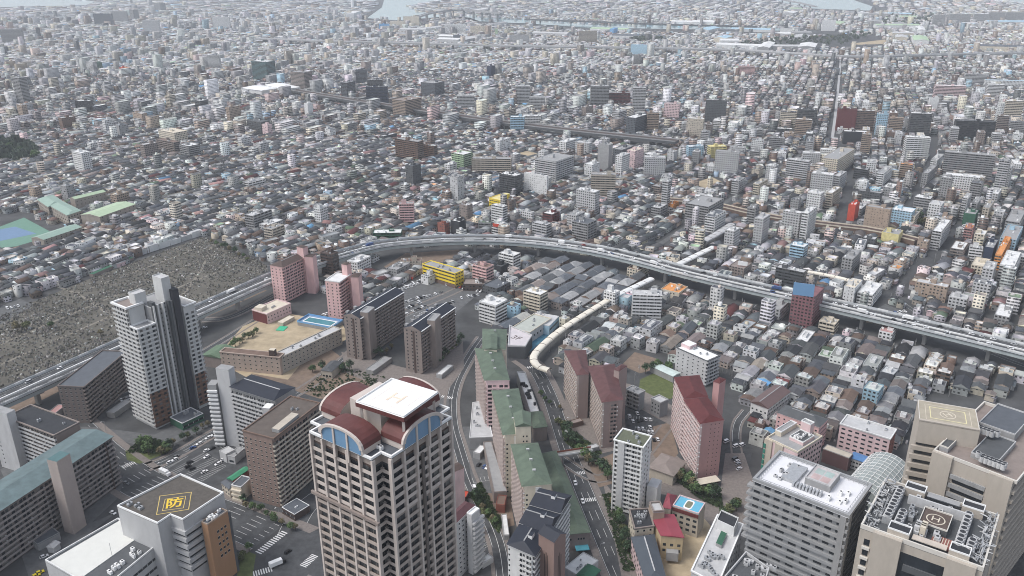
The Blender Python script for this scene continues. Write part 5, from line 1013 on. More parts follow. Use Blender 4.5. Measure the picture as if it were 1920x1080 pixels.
ROWS = '''937 967 980 370 330 dkgrey white 2|983 1025 1028 370 330 white white 4 blank white block with two columns of small windows
942 960 968 397 375 taupe grey 4|922 944 947 425 388 white white 2|922 938 955 445 427 white white 2 white block with bright red rooftop sign|846 862 874 444 416 char white 0 black and grey block with white roof
821 835 840 443 420 brick brick 1 red-brick tower house|998 1025 1034 450 422 ltgrey ltgrey 2|1017 1035 1048 425 402 maroon white 2|976 998 1002 418 398 white grey 3|1072 1100 1117 455 420 grey slate 2|970 975 994 440 427 ltgrey grey 3|897 900 921 433 417 grey green 2
750 757 777 420 382 pink grey 2|700 712 753 452 437 dkgreen white 2 dark green hall with white gabled roof|887 913 926 537 502 pink brown 2 salmon block with a blank end wall|936 963 976 512 480 white white 2|927 940 954 519 500 char dkgrey 0 black box building|935 960 971 545 525 white grey 3 white hotel with maroon stripe
982 1013 1027 587 553 cream white 2 stepped cream hotel|899 930 951 612 573 white white 2|1184 1203 1239 600 553 white ltgrey 2 white ten-storey block with a dark end wall|1131 1152 1161 582 550 white white 3|1238 1272 1289 562 549 cream orange 1 house with a bright orange roof|1175 1198 1216 523 507 cream brown 3 cream-walled block with lift tower
1427 1460 1478 605 580 ltgrey grey 3|1478 1520 1537 618 556 mauve mauve 3 mauve tower with curved balconies|1451 1503 1509 545 511 dkgrey ltgrey 2|1578 1598 1612 574 540 white cream 4 white block with a narrow tower joined to the stepped hotel|1604 1632 1650 578 553 white white 2 stepped white hotel with sloping white top|1645 1670 1678 645 625 white dkpink 3 white dotted block with dull red roof|1533 1563 1571 628 608 cream cream 2|1365 1393 1408 524 504 taupe taupe 3 grey-brown block with sloping roof and red sign
1617 1662 1666 438 393 tan grey 4|1667 1705 1712 430 398 ltblue white 3|1650 1682 1690 462 440 paley grey 0 pale yellow windowless hall|1710 1740 1745 400 373 grey white 2|1587 1600 1608 415 385 red red 0 bright red-orange slim building|1753 1780 1784 430 410 tan tan 2|1803 1825 1831 424 402 dkgreen grey 0 building wrapped in dark green netting|1742 1758 1776 470 435 ltgrey white 2
1803 1818 1822 455 428 dkpink orange 2|1813 1820 1838 488 463 white grey 2|1840 1857 1866 495 465 navy grey 0|1860 1872 1890 507 478 orange orange 2|1868 1895 1908 530 500 white white 2|1870 1900 1913 475 450 ltblue grey 3|1818 1845 1853 517 500 cream cream 3|1838 1850 1860 415 390 beige grey 3|1879 1905 1917 447 417 grey grey 2|1797 1805 1813 412 372 ltgrey ltgrey 2|1818 1826 1834 405 380 ltgrey grey 2
1463 1495 1500 447 400 ltgrey white 3|1497 1508 1524 455 400 white white 2|1398 1412 1420 425 390 grey grey 2|1283 1325 1353 425 388 grey grey 2|1510 1535 1541 400 363 white white 3|1480 1495 1500 400 375 grey slate 3|1320 1332 1359 235 187 dkgrey grey 3 dark blue-grey glass office slab|1460 1470 1489 247 209 cream navy 2 cream and navy tall block|1492 1502 1529 238 205 dkgrey dkgrey 2|1567 1580 1602 245 204 maroon dkbrown 0 dark maroon blank tower
1602 1610 1636 246 207 brown ltgrey 2|1640 1647 1660 253 213 ltblue grey 3 pale blue patterned tower|1664 1690 1700 250 222 tan tan 2|1702 1712 1741 255 212 dkgrey white 2|1787 1797 1861 262 226 char dkgrey 2 wide black striped office|1763 1772 1857 332 284 grey grey 2|1860 1880 1905 367 303 ltgrey slate 2|1383 1388 1414 143 124 pink grey 2|1580 1597 1625 270 246 char white 0 black block with red corner|1503 1510 1536 310 286 ltgrey white 3|1537 1567 1607 330 299 cream grey 3
1517 1522 1557 362 324 ltgrey white 3|1693 1706 1738 300 257 white white 2|1683 1690 1706 338 307 tan orange 2|1330 1341 1360 302 275 paley paley 2|1443 1450 1473 299 286 white white 1|1767 1777 1831 360 327 white white 3|1750 1761 1807 187 160 ltpink white 2|1848 1856 1878 188 158 white white 2|1740 1746 1757 208 184 white white 0|1880 1887 1912 228 189 cream white 2|1807 1813 1848 160 139 ltgrey grey 2|1846 1852 1925 165 150 white ltblue 3
1747 1752 1777 49 28 ltgrey white 2|1779 1782 1823 44 26 ltgrey white 2|1824 1827 1851 43 26 ltgrey white 2|1852 1855 1882 41 23 ltgrey white 2|1884 1887 1918 41 23 ltgrey white 2|688 700 728 202 163 navy dkgrey 2 navy slab tower|641 652 668 187 155 slate grey 2|668 674 688 158 131 slate dkgrey 2|690 700 718 175 150 dkgrey grey 2|913 921 928 147 124 navy slate 0 slim navy tower|1182 1188 1212 104 84 ltblue ltblue 0 tall hall with a pale blue upper storey|1187 1200 1218 123 103 grey grey 2
737 761 791 221 189 tan taupe 2|857 866 889 204 179 ltgrey white 2|790 816 834 183 156 slate grey 3|967 975 994 198 161 ltgrey ltgrey 2|992 1002 1021 208 182 ltgrey grey 2|1107 1112 1141 201 161 grey ltgrey 2|1140 1146 1181 198 174 maroon grey 2|1185 1191 1209 214 164 ltgrey ltgrey 2|1173 1190 1213 254 221 slate white 3|1212 1219 1234 248 211 tan grey 2|957 962 983 248 219 ltblue white 2|980 986 1014 238 217 white white 2
743 785 796 306 266 brown grey 2|796 815 821 298 274 brown white 2|885 896 958 327 297 beige grey 2|848 870 887 320 290 ltgreen white 2|1003 1041 1074 345 303 ltgrey grey 2|1120 1140 1147 322 272 grey grey 0|1148 1165 1188 312 281 slate grey 3|1048 1061 1081 288 266 white white 3|1107 1121 1153 372 327 beige grey 2|1207 1217 1246 332 295 ltgrey ltgrey 3|1095 1110 1124 336 309 white white 1
142 160 177 327 287 white white 3|300 330 354 272 249 cream cream 3|297 330 341 292 267 taupe brown 2|340 357 378 298 274 grey white 2|465 491 509 252 229 dkgrey dkgrey 3|475 503 519 154 116 teal white 2 teal glass office with white side wall|548 573 588 175 136 taupe grey 2|572 579 588 218 194 white white 0|165 178 185 141 116 white ltgrey 2|225 236 246 139 127 red orange 1 small orange-red building|392 400 413 130 104 white grey 2|333 344 354 185 161 ltgrey grey 2|145 152 171 214 189 char white 2
260 276 288 208 189 white white 2|32 46 60 197 146 grey grey 2|313 321 331 204 179 cream grey 2|368 379 393 212 189 dkgrey white 2|183 190 284 132 117 dkgreen grey 2 wide dark green-grey office range|70 78 124 71 52 dkgrey grey 2 wide dark slab far away|5 12 44 82 55 grey grey 2|178 190 214 48 26 slate grey 3|213 220 240 43 21 ltgrey white 2|245 252 262 37 18 grey white 2|290 302 312 22 6 grey grey 2|245 245 310 8 -14 grey white 2|400 410 432 55 32 white white 3|270 280 300 62 38 ltgrey white 3
732 735 757 54 40 cream white 0|757 762 786 50 31 cream grey 0|834 846 882 64 46 white white 1 long white sheds by the harbour|882 890 923 66 49 cream cream 1 pale green-sided shed|928 940 985 66 55 ltgreen ltgreen 1 pale green wide shed|955 962 992 82 66 ltgrey grey 3|1085 1090 1119 82 58 beige grey 2|850 855 864 80 66 slate navy 0|1143 1150 1158 65 54 blue blue 0 small vivid blue shed|711 715 730 58 45 blue blue 0 blue shed by the harbour|1540 1548 1565 58 38 white white 0 white mill block|1470 1480 1530 60 44 dkgrey grey 1 long dark shed
605 627 638 522 477 dkbrown dkbrown 2 brown and grey narrow tower|672 700 712 493 484 white white 3|653 672 697 520 492 white white 3 white low block with long white roof|725 745 770 520 506 grey grey 1|752 765 790 505 490 beige brown 1|790 803 818 535 519 white grey 1 small white two-storey office among parked cars|868 888 925 545 532 dkbrown taupe 3 dark tile-roofed tavern|905 932 968 557 541 dkgrey slate 3 dark two-storey hall with wide grey roof|497 512 535 455 430 beige grey 2 grey-cream balcony block by the cemetery
1303 1312 1335 388 368 white white 3|1370 1382 1395 365 340 ltgrey grey 2|1410 1420 1436 372 345 cream grey 2|1545 1556 1572 395 362 beige white 2|1560 1570 1583 360 330 ltgrey ltgrey 2|1640 1652 1668 355 325 white grey 2|1725 1736 1752 352 325 grey grey 3|1240 1250 1254 395 340 ltgrey white 2|1253 1262 1272 395 383 orange orange 1 orange-fronted low shop|1290 1300 1318 300 275 ltblue white 3|1700 1712 1726 430 405 cream grey 3|1740 1750 1762 330 300 white grey 2'''
for row in ROWS.replace('\n', '|').split('|'):
    t = row.split(); xl, xc, xr, yb, yt = map(float, t[:5]); off = yb < 70 and 200 or 70
    cat = 'office building' if t[7] in ('3', '0') else 'apartment block'
    midrise(xl, xc, xr, yb, yt, t[5], t[6], int(t[7]), ' '.join(t[8:]) or None, cat, cat.replace(' ', '_'))
# yellow hotels and the billboards
yel = M('bright_yellow_wall', PAL['yellow'], .6, .06)
b = slab('bright yellow four-storey building with grey roof by the crowded car park', 'shop building', (792,496), (853,514), (868,507), 14, yel, P('grey'), 4, 3.2, None, None, 'the bright yellow building', z0=3, kit=5, par=yel)
b.band(3, 4, 3.4, 1.6, .8, 2.0, mul=None, bay=4, gap=.06); b.band(0, 4, 3.4, 1.6, .8, 1.9, mul=None, bay=4, gap=.4); p, r = b.edge(3); b.part('ground_floor', b.mb().eb(p, r, 0, math.dist(p, r)+1, .01, .8, .1, 3, P('brown')))
b = slab('far bright yellow hotel with a yellow roof tower beyond the motorway', 'hotel', (917,372), (941,377), (957,370), 14, yel, P('paley'), 4, 3.2, None, None, 'the far yellow hotel', par=yel); b.band(3, 4, 3.2, 1, .8, 1.9, mul=None, bay=3, gap=.15); b.tower(sub(b.out, .35, .8, .0, .3), 14.2, 20, yel, P('paley'), 'roof_tower')
def board(name, label, px, z, w, h, m, ang, frame=P('dkbrown'), back=None):
    c = at(*px, z); a = R(ang); u = MB(c); u.box(c[0], c[1], z+1.2, z+1.2+h, w, .5, a, m); o = link(name, u.mesh(name), None, (*c, 0), label=label, category='billboard')
    f = MB(c)
    for k in range(5):
        x, y = c[0]+math.cos(a)*w*(k/4-.5)*.96-math.sin(a)*.6, c[1]+math.sin(a)*w*(k/4-.5)*.96+math.cos(a)*.6; f.tube((x, y, z-.3), (x, y, z+1+h), .14, frame, 4); f.tube((x, y, z+h), (x-math.sin(a)*3, y+math.cos(a)*3, z-.3), .1, frame, 4)
    link('frame', f.mesh('frame'), o); return o
board('billboard', 'big plain blue billboard on top of the mauve tower', (1505,557), 33, 16, 10.5, M('blue_billboard', (.16,.30,.48), .5, .04), -22)
bo = board('billboard', 'white and red rooftop sign on the sloping grey-brown block', (1392,500), 10.5, 9, 4, WHITEM, -20, P('red'))
board('billboard', 'red rooftop sign of the white block behind the motorway', (930,427), 11.2, 8, 3.4, P('red'), -28)
board('billboard', 'red and white sign on a low red roof near the arcade', (1345,470), 9, 8, 3, P('dkpink'), -28)
# white station roofs, domes and big sheds far away
for A, B, C, z, lb in (((452,165), (490,170), (520,164), 14, 'long white curved station roof, left one of two by the railway viaduct'), ((497,159), (530,167), (548,160), 16, 'white curved station roof joined to the end of the railway viaduct')):
    b = Bld('station_roof', lb, 'station', rect3(A, B, C, z), z, P('white')); b.hip(3, M('bright_white_roof', (.80,.80,.79), .5, .03), .1, 1)
b = Bld('chimney', 'tall white harbour chimney on a white plant building', 'chimney', rect3((655,23), (663,25), (677,20), 30), 30, P('white')); c = at(662,24,0); b.part('stack', b.mb().tube((*c, 30), (*c, 125), 9, WHITEM, 12, 6))
# works and sheds by the harbour
SH = random.Random(23)
for k in range(64):
    px, py = SH.uniform(660, 1910), SH.choice([14, 22, 30, 37, 47, 52, 58, 63, 68, 74, 79, 94]) + SH.uniform(-2, 2)
    c = at(px, py); a = R(SH.choice([-8, 60, 68, -25])); w, d = SH.uniform(60, 190), SH.uniform(28, 60)
    if any(inpoly(np.array([c[0]]), np.array([c[1]]), p)[0] for p in WATERP): continue
    h = SH.uniform(9, 16); wn, rn = SH.choice(['white','white','ltgrey','cream','grey']), SH.choice(['white','white','ltgrey','ltgrey','grey','ltblue','ltgreen','slate'])
    o = link('warehouse', single('gable', *c, a, w, d, h, 4, np.array(PAL[wn]), np.array(PAL[rn]), 0, 'warehouse', c, role=0), None, (*c, 0), category='warehouse', group='sheds and works by the harbour'); link('roof', single('gable', *c, a, w, d, h, 4, np.array(PAL[wn]), np.array(PAL[rn]), 0, 'roof', c, role=1), o)
    e, f = Vector((math.cos(a), math.sin(a))), Vector((-math.sin(a), math.cos(a))); C = Vector(c); mark([tuple(C-e*w/2-f*d/2), tuple(C+e*w/2-f*d/2), tuple(C+e*w/2+f*d/2), tuple(C-e*w/2+f*d/2)])
    LABELED.append((o, '%s-roofed long shed' % cword(rn), c, None))
LAND += [('the far yellow hotel', at(937,388), (937,380)), ('the white harbour chimney', at(662,24), (662,15)), ('the white station roofs', at(505,172), (505,165)), ('the black striped office', at(1825,262), (1825,245)), ('the pale blue hall', at(1195,115), (1195,98)), ('the dark maroon tower', at(1582,240), (1582,225)), ('the navy slab tower', at(707,200), (707,182)), ('the teal glass office', at(497,150), (497,135)), ('the far park', at(1520,78), (1520,78)), ('the red-orange slim building', at(1598,412), (1598,400)), ('the mauve billboard tower', at(1508,612), (1508,585)), ('the far white slabs', at(1850,42), (1850,35)), ('the far brown-pink block', at(770,304), (770,285))]
# ---------------------------------------------------------------- random blocks and houses: the streets that fill the plain
NP = np.random.default_rng(11); CS = 3.0; GX0, GY0, GX1, GY1 = -2700, 230, 2700, 3300; OCC = np.zeros((int((GY1-GY0)/CS), int((GX1-GX0)/CS)), bool)
EXCL = [[(-300,1300),(-200,800),(0,762),(503,540),(560,515),(600,545),(640,600),(700,605),(720,560),(790,520),(870,545),(900,600),(930,640),(1000,690),(1040,720),(1060,705),(1090,700),(1160,700),(1205,735),(1260,700),(1366,700),(1385,800),(1410,835),(1445,850),(1560,845),(1600,845),(1700,865),(1725,800),(1760,740),(1860,760),(2000,700),(2300,700),(2300,1300)],
        [(-40,470),(-40,405),(50,400),(120,440),(60,470)], [(503,508),(503,545),(0,772),(-200,840),(-200,790),(0,724),(300,596)], [(620,480),(700,470),(880,462),(870,480),(720,515),(640,510)], [(1370,85),(1640,60),(1660,90),(1400,92)]]
def burn(poly):
    xs, ys = [p[0] for p in poly], [p[1] for p in poly]; j0, j1 = int((min(xs)-GX0)/CS)-1, int((max(xs)-GX0)/CS)+2; i0, i1 = int((min(ys)-GY0)/CS)-1, int((max(ys)-GY0)/CS)+2
    i0, j0 = max(0, i0), max(0, j0); i1, j1 = min(OCC.shape[0], i1), min(OCC.shape[1], j1)
    if i1 <= i0 or j1 <= j0: return
    X, Y = np.meshgrid(GX0+(np.arange(j0, j1)+.5)*CS, GY0+(np.arange(i0, i1)+.5)*CS); OCC[i0:i1, j0:j1] |= inpoly(X, Y, poly)
for p in EXCL: burn([at(*q) for q in p])
def wide(p, s=14):
    c = cent(p); return [(c[0]+(x-c[0])*1.06, c[1]+(y-c[1])*1.06) for x, y in p]
WATERG = [wide(p) for p in WATERP]
for p in WATERP: burn(p)
def grow(p, d): 
    c = cent(p); return [((x-c[0])*(1+d/max(4, math.dist((x, y), c)))+c[0], (y-c[1])*(1+d/max(4, math.dist((x, y), c)))+c[1]) for x, y in p]
for p in FOOT: burn(grow(p, 2.5))
NF0 = len(FOOT)
def occ(x, y):
    x, y = np.asarray(x, float), np.asarray(y, float); j = ((x-GX0)/CS).astype(int); i = ((y-GY0)/CS).astype(int); ok = (i >= 0) & (j >= 0) & (i < OCC.shape[0]) & (j < OCC.shape[1]); r = np.zeros(x.shape, bool)
    r[ok] = OCC[i[ok], j[ok]]; return r
def rect_free(x, y, a, w, d):
    bad = occ(x, y)
    for sx in (-.5, 0, .5):
        for sy in (-.5, 0, .5):
            u, v = w*sx, d*sy; bad |= occ(x+np.cos(a)*u-np.sin(a)*v, y+np.sin(a)*u+np.cos(a)*v)
    return ~bad
def projv(x, y, z=0.0):
    dx, dy, dz = x, y, z-CAMZ; w = dx*FW.x+dy*FW.y+dz*FW.z; return 960+FPX*(dx*RT.x+dy*RT.y+dz*RT.z)/w, 540-FPX*(dx*UP.x+dy*UP.y+dz*UP.z)/w
def inview(x, y, m=60):
    px, py = projv(np.asarray(x), np.asarray(y)); return (px > -m) & (px < 1920+m) & (py < 1080+m)
MC = [('white',.24),('ltgrey',.26),('cream',.06),('beige',.07),('grey',.15),('taupe',.06),('dkgrey',.06),('tan',.04),('brown',.03),('ltpink',.03),('ltblue',.02)]
MCn, MCp = [c for c, _ in MC], np.array([p for _, p in MC]); MCp = MCp/MCp.sum()
def dens(x, y):
    """how many taller blocks stand here: the right-hand districts are built higher than the tiled quarter in the middle"""
    px, py = projv(np.asarray(x), np.asarray(y)); return np.clip(.12+.9*((px > 1230) & (py < 480) & (py > 190))+.75*((px > 1560) & (py < 600) & (py > 400))+.35*((px > 900) & (py < 350) & (py > 150))+.6*((px < 720) & (py < 250))+.25*(py < 150), 0, 1)
got = 0; tries = 0
NMID = 170
while got < NMID and tries < 40000:
    tries += 1; y = 620+1000*NP.random(); x = (NP.random()-.5)*1.3*y
    if not inview(x, y, -10) or NP.random() > dens(x, y): continue
    qx, qy = proj(x, y)
    if 440 < qy < 640 and qx < 1330: continue
    a = grid_ang(x, y); w, d = NP.uniform(10, 32), NP.uniform(9, 14); h = NP.choice([9, 12, 15, 18, 21, 24, 30, 34], p=[.14, .22, .2, .16, .12, .09, .05, .02])
    if not rect_free(x, y, a, w+3, d+3): continue
    if NP.random() < .3: w, d = d, w; a0 = 0
    c = NP.choice(MCn, p=MCp); rf = NP.choice(['ltgrey', 'white', 'grey', 'slate', 'cream'], p=[.3, .3, .22, .1, .08])
    build_mid((x, y), a, w, d, h, str(c), str(rf), int(NP.choice([2, 3, 1])), None, 'apartment block', 'apartment_block'); burn(grow(FOOT[-1], 2.5)); got += 1
cols = lambda names, n, p: np.array([PAL[k] for k in names])[NP.choice(len(names), n, p=np.array(p)/sum(p))]
WALLC = (['white','cream','ltgrey','beige','grey','tan','brown','ltpink','ltblue'], [.20,.08,.22,.08,.22,.06,.09,.03,.02])
ROOFC = {'gable': (['slate','dkgrey','char','grey','brown','ltgrey','taupe','dkpink','maroon','green','blue'], [.25,.28,.14,.11,.11,.05,.06,.02,.025,.012,.005]), 'hip': (['slate','dkgrey','char','grey','brown','taupe','maroon'], [.3,.3,.18,.08,.08,.05,.02]), 'box': (['ltgrey','white','grey','cream','slate','taupe','ltgreen','dkpink','ltblue','orange'], [.23,.17,.26,.04,.18,.08,.012,.012,.008,.004])}
def jit(c, s=.16): return np.clip(c*(1+NP.normal(0, s, (len(c), 1)))*(1+NP.normal(0, .03, c.shape)), .015, .82)
def clus(x, y, k=70.):
    i, j = np.floor(x/k), np.floor(y/k); t = np.sin(i*12.9898+j*78.233)*43758.5453; return (.74+.44*(t-np.floor(t)))[:, None]
def lots(y0, y1, lane, depth, wmin, wmax, cross):
    """rows of building plots on a turned street grid over the whole view between two distances"""
    out = []
    for a in (R(62), R(54), R(68), R(60)):
        ca, sa = math.cos(a), math.sin(a); U = np.arange(-1, 1); ext = y1*1.35
        nv = int(2*ext/(2*depth+lane)); vs_ = -ext+np.arange(nv)*(2*depth+lane)
        for v in vs_:
            for s in (0, 1):
                w = NP.uniform(wmin, wmax, int(2*ext/wmin)); w = np.where((NP.random(len(w)) < (.14 if y1 < 1000 else .20)) & (wmin < 6), NP.uniform(13, 25, len(w)), w); w[NP.random(len(w)) < 1/(cross/((wmin+wmax)/2))] += lane; u = np.cumsum(w)-ext-NP.uniform(0, 30)
                k = u < ext; u, w2 = u[k]-w[k]/2, w[k]; vv = v+depth*(s+.5)+NP.normal(0, .4, len(u)); x, y = ca*u-sa*vv, sa*u+ca*vv
                m = (y > y0-60) & (np.hypot(x, y) < y1*1.3) & (y < y1) & (y >= y0); x, y, w2 = x[m], y[m], w2[m]
                if not len(x): continue
                m = inview(x, y, 90 if y0 < 1000 else 20)
                x, y, w2 = x[m], y[m], w2[m]
                if not len(x): continue
                ga = np.where((x < -90) & (y < 1100), R(62), np.where((x > 250) & (y > 1150), R(68), np.where(y > 1700, R(60), R(54)))); m = np.abs(ga-a) < .01
                if m.any(): out.append(np.stack([x[m], y[m], np.full(m.sum(), a), np.minimum(w2[m], wmax if wmin > 6 else 24)], 1))
    return np.concatenate(out)
gens = []; IND = []
# the old quarter between motorway and arcade: big joined grey roofs
TOB = [at(*q) for q in ((1000,482),(1090,490),(1190,515),(1215,522),(1140,565),(1040,590),(1000,590),(960,560),(990,530))]; burnt = []
LT = lots(560, 900, 3.6, 12.0, 9.0, 19.0, 60); LT = LT[inpoly(LT[:, 0], LT[:, 1], TOB)]; tx, ty, ta, tw = LT.T; td = NP.uniform(10, 12, len(tx)); ok = rect_free(tx, ty, ta, tw-2, td-2); ta = ta+NP.choice([0, 0, 1.5708], len(tx))*(tw < 12.5); tx, ty, ta, tw, td = tx[ok], ty[ok], ta[ok], tw[ok]*.97, td[ok]
for k in range(len(tx)):
    c = (tx[k], ty[k]); wn_, rn_ = ['white', 'taupe', 'brown', 'grey'][NP.integers(4)], ['grey', 'slate', 'slate', 'grey', 'dkgrey', 'taupe'][NP.integers(6)]; hp_ = NP.random() < .5; hh_ = NP.uniform(5.5, 7)
    ar = (tx[k], ty[k], ta[k], tw[k], td[k], hh_, NP.uniform(2.0, 3.0), np.array(PAL[wn_]), np.array(PAL[rn_])*NP.uniform(.8, 1.1)); kd_ = 'hip' if hp_ else 'gable'
    o = link('tavern_house', single(kd_, *ar, 1, 'tavern_house', c, role=0), None, (*c, 0), category='house', group='large roofs of the old quarter'); link('roof', single(kd_, *ar, 1, 'roof', c, role=1), o)
    LABELED.append((o, 'wide %s %s tavern house with %s walls' % (cword(rn_), 'hip-roofed' if hp_ else 'gable-roofed', cword(wn_)), c, None)); s_, c_ = math.sin(ta[k]), math.cos(ta[k]); mark([(tx[k]+c_*u*tw[k]/2-s_*v*td[k]/2, ty[k]+s_*u*tw[k]/2+c_*v*td[k]/2) for u, v in ((-1,-1),(1,-1),(1,1),(-1,1))]); burn(FOOT[-1])
L0 = np.concatenate([lots(330, 950, 3.1, 10.0, 5.4, 11.0, 62), lots(950, 2300, 2.6, 10.5, 5.4, 12.0, 66)]); x, y, a, w = L0.T; n = len(x); d = 10.0*NP.uniform(.80, 1.02, n); w = w*NP.uniform(.90, 1.0, n)
ok = rect_free(x, y, a, w-1, d-1) & (NP.random(n) > .03); x, y, a, w, d = x[ok], y[ok], a[ok]+NP.normal(0, .035, ok.sum())+np.where((y[ok] > 700) & (x[ok] < 500), (clus(x[ok], y[ok], 55.)[:, 0]-.96)*1.5, 0), w[ok], d[ok]; n = len(x)
def quadof(x, y, a, w, d):
    c, s = math.cos(a), math.sin(a); return [(x+c*u*w/2-s*v*d/2, y+s*u*w/2+c*v*d/2) for u, v in ((-1,-1),(1,-1),(1,1),(-1,1))]
for k in range(n):
    if y[k] < 1350: burn(quadof(x[k], y[k], a[k], w[k], d[k]))
L1 = lots(330, 1350, .4, 6.2, 4.6, 7.0, 40); x1, y1, a1, w1 = L1.T; d1 = NP.uniform(5.0, 6.2, len(x1)); ok = rect_free(x1, y1, a1, w1-.6, d1-.6)
x, y, a, w, d = [np.concatenate(t) for t in ((x, x1[ok]), (y, y1[ok]), (a, a1[ok]+NP.normal(0, .05, ok.sum())), (w, w1[ok]*.95), (d, d1[ok]))]; n = len(x)
big = NP.random(n) < .015+.10*dens(x, y); typ = NP.choice(3, n, p=[.50, .22, .28]); typ[big] = 2; long_ = w > 12.5; big &= ~long_; typ[long_] = np.where(NP.random(long_.sum()) < .8, 0, 2)
swap = (NP.random(n) < .45) & ~long_; tmp = w.copy(); w = np.where(swap, d, w); d = np.where(swap, tmp, d); a = np.where(swap, a+math.pi/2, a)
h = np.where(typ == 2, np.where(y < 1000, NP.choice([6.2, 8.6, 9.4, 11.5], n, p=[.38, .35, .19, .08]), NP.choice([5.2, 6.2, 7.5, 9.0], n, p=[.35, .35, .22, .08])), NP.uniform(4.6, 6.2, n)); h[big] = NP.choice([12, 15, 18, 24], big.sum(), p=[.45, .3, .15, .1])
rh = np.minimum(w, d)*NP.uniform(.16, .30, n); order = np.argsort(np.hypot(x, y))
px, py = projv(x, y); vis = (px > 5) & (px < 1915) & (py < 1075); rank = [i for i in order if vis[i]][:258]; isind = np.zeros(n, bool); isind[rank] = True
HK = ['gable', 'hip', 'box']; names_w = []; PALN = list(PAL)
for t, kind in enumerate(HK):
    i = np.where(typ == t)[0]
    if not len(i): continue
    wi = NP.choice(len(WALLC[0]), len(i), p=np.array(WALLC[1])/sum(WALLC[1])); rn, rp = ROOFC[kind]; ri = NP.choice(len(rn), len(i), p=np.array(rp)/sum(rp))
    wc = jit(np.array([PAL[WALLC[0][k]] for k in wi]))*.86; rc = jit(np.array([PAL[rn[k]] for k in ri]), .22)*clus(x[i], y[i])*(.8 if kind != 'box' else .95)
    g = gen(kind, x[i], y[i], a[i], w[i], d[i], h[i], rh[i], wc, rc, np.where(big[i], NP.choice([2, 3], len(i)), 1).astype(float), NP.random(len(i))*50)
    m = isind[i]
    gens.append(tuple(q[~m] if isinstance(q, np.ndarray) else q for q in g))
    for k in np.where(m)[0]: IND.append((g, k, kind, WALLC[0][wi[k]], rn[ri[k]], (x[i[k]], y[i[k]]), h[i[k]], w[i[k]], d[i[k]], a[i[k]]))
# lean-to sheds, roof boxes, yard clutter round the houses
def extras(sel, mk):
    i = np.where(sel)[0]; kk = len(i); return i, kk
i = np.where((NP.random(n) < .75) & (typ < 2))[0]; k = len(i); sx = NP.choice([-1, 1], k); off = NP.uniform(-.25, .25, k)*w[i]
cx = x[i]+np.cos(a[i])*off-np.sin(a[i])*sx*d[i]*.46; cy = y[i]+np.sin(a[i])*off+np.cos(a[i])*sx*d[i]*.46
gens.append(gen('gable', cx, cy, a[i], w[i]*NP.uniform(.35, .6, k), d[i]*.5, NP.uniform(2.6, 4.6, k), NP.uniform(.4, 1, k), jit(cols(WALLC[0], k, WALLC[1])), jit(cols(['slate','grey','ltgrey','brown','dkgrey','white'], k, [3,3,3,1,3,1])), np.ones(k), NP.random(k)*50))
i = np.where((NP.random(n) < .5) & (typ == 2) & ~isind)[0]; k = len(i); ox, oy = NP.uniform(-.25, .25, k)*w[i], NP.uniform(-.25, .25, k)*d[i]
cx = x[i]+np.cos(a[i])*ox-np.sin(a[i])*oy; cy = y[i]+np.sin(a[i])*ox+np.cos(a[i])*oy
gens.append(gen('box', cx, cy, a[i], NP.uniform(1.8, 4.2, k), NP.uniform(1.6, 3.4, k), h[i]+NP.uniform(.6, 2.4, k), np.zeros(k), jit(cols(['white','ltgrey','cream','grey'], k, [4,3,1,1])), jit(cols(['white','ltgrey','grey'], k, [3,3,2])), np.zeros(k), NP.random(k), 0.0))
k = min(14000, n*2); ii = NP.integers(0, n, k); th = NP.choice([-1, 1], k); cx = x[ii]+np.cos(a[ii]+NP.normal(0, .6, k))*th*(w[ii]*.5+NP.uniform(.2, 1.2, k)); cy = y[ii]+np.sin(a[ii]+NP.normal(0, .6, k))*th*(w[ii]*.5+NP.uniform(.2, 1.2, k))
gens.append(gen('box', cx, cy, a[ii]+NP.normal(0, .1, k), NP.uniform(.6, 2.6, k), NP.uniform(.5, 1.6, k), NP.uniform(.8, 3.2, k), np.zeros(k), jit(cols(['white','ltgrey','grey','cream','brown','dkgreen','blue','red'], k, [5,4,4,2,2,2,.5,.5])), jit(cols(['white','ltgrey','grey','slate','brown','ltblue'], k, [4,4,3,2,1,.4])), np.zeros(k), NP.random(k)))
link('houses', bulk_mesh('houses', gens, CITY), None, kind='stuff', label='grey and white small houses packed over the middle of the city')
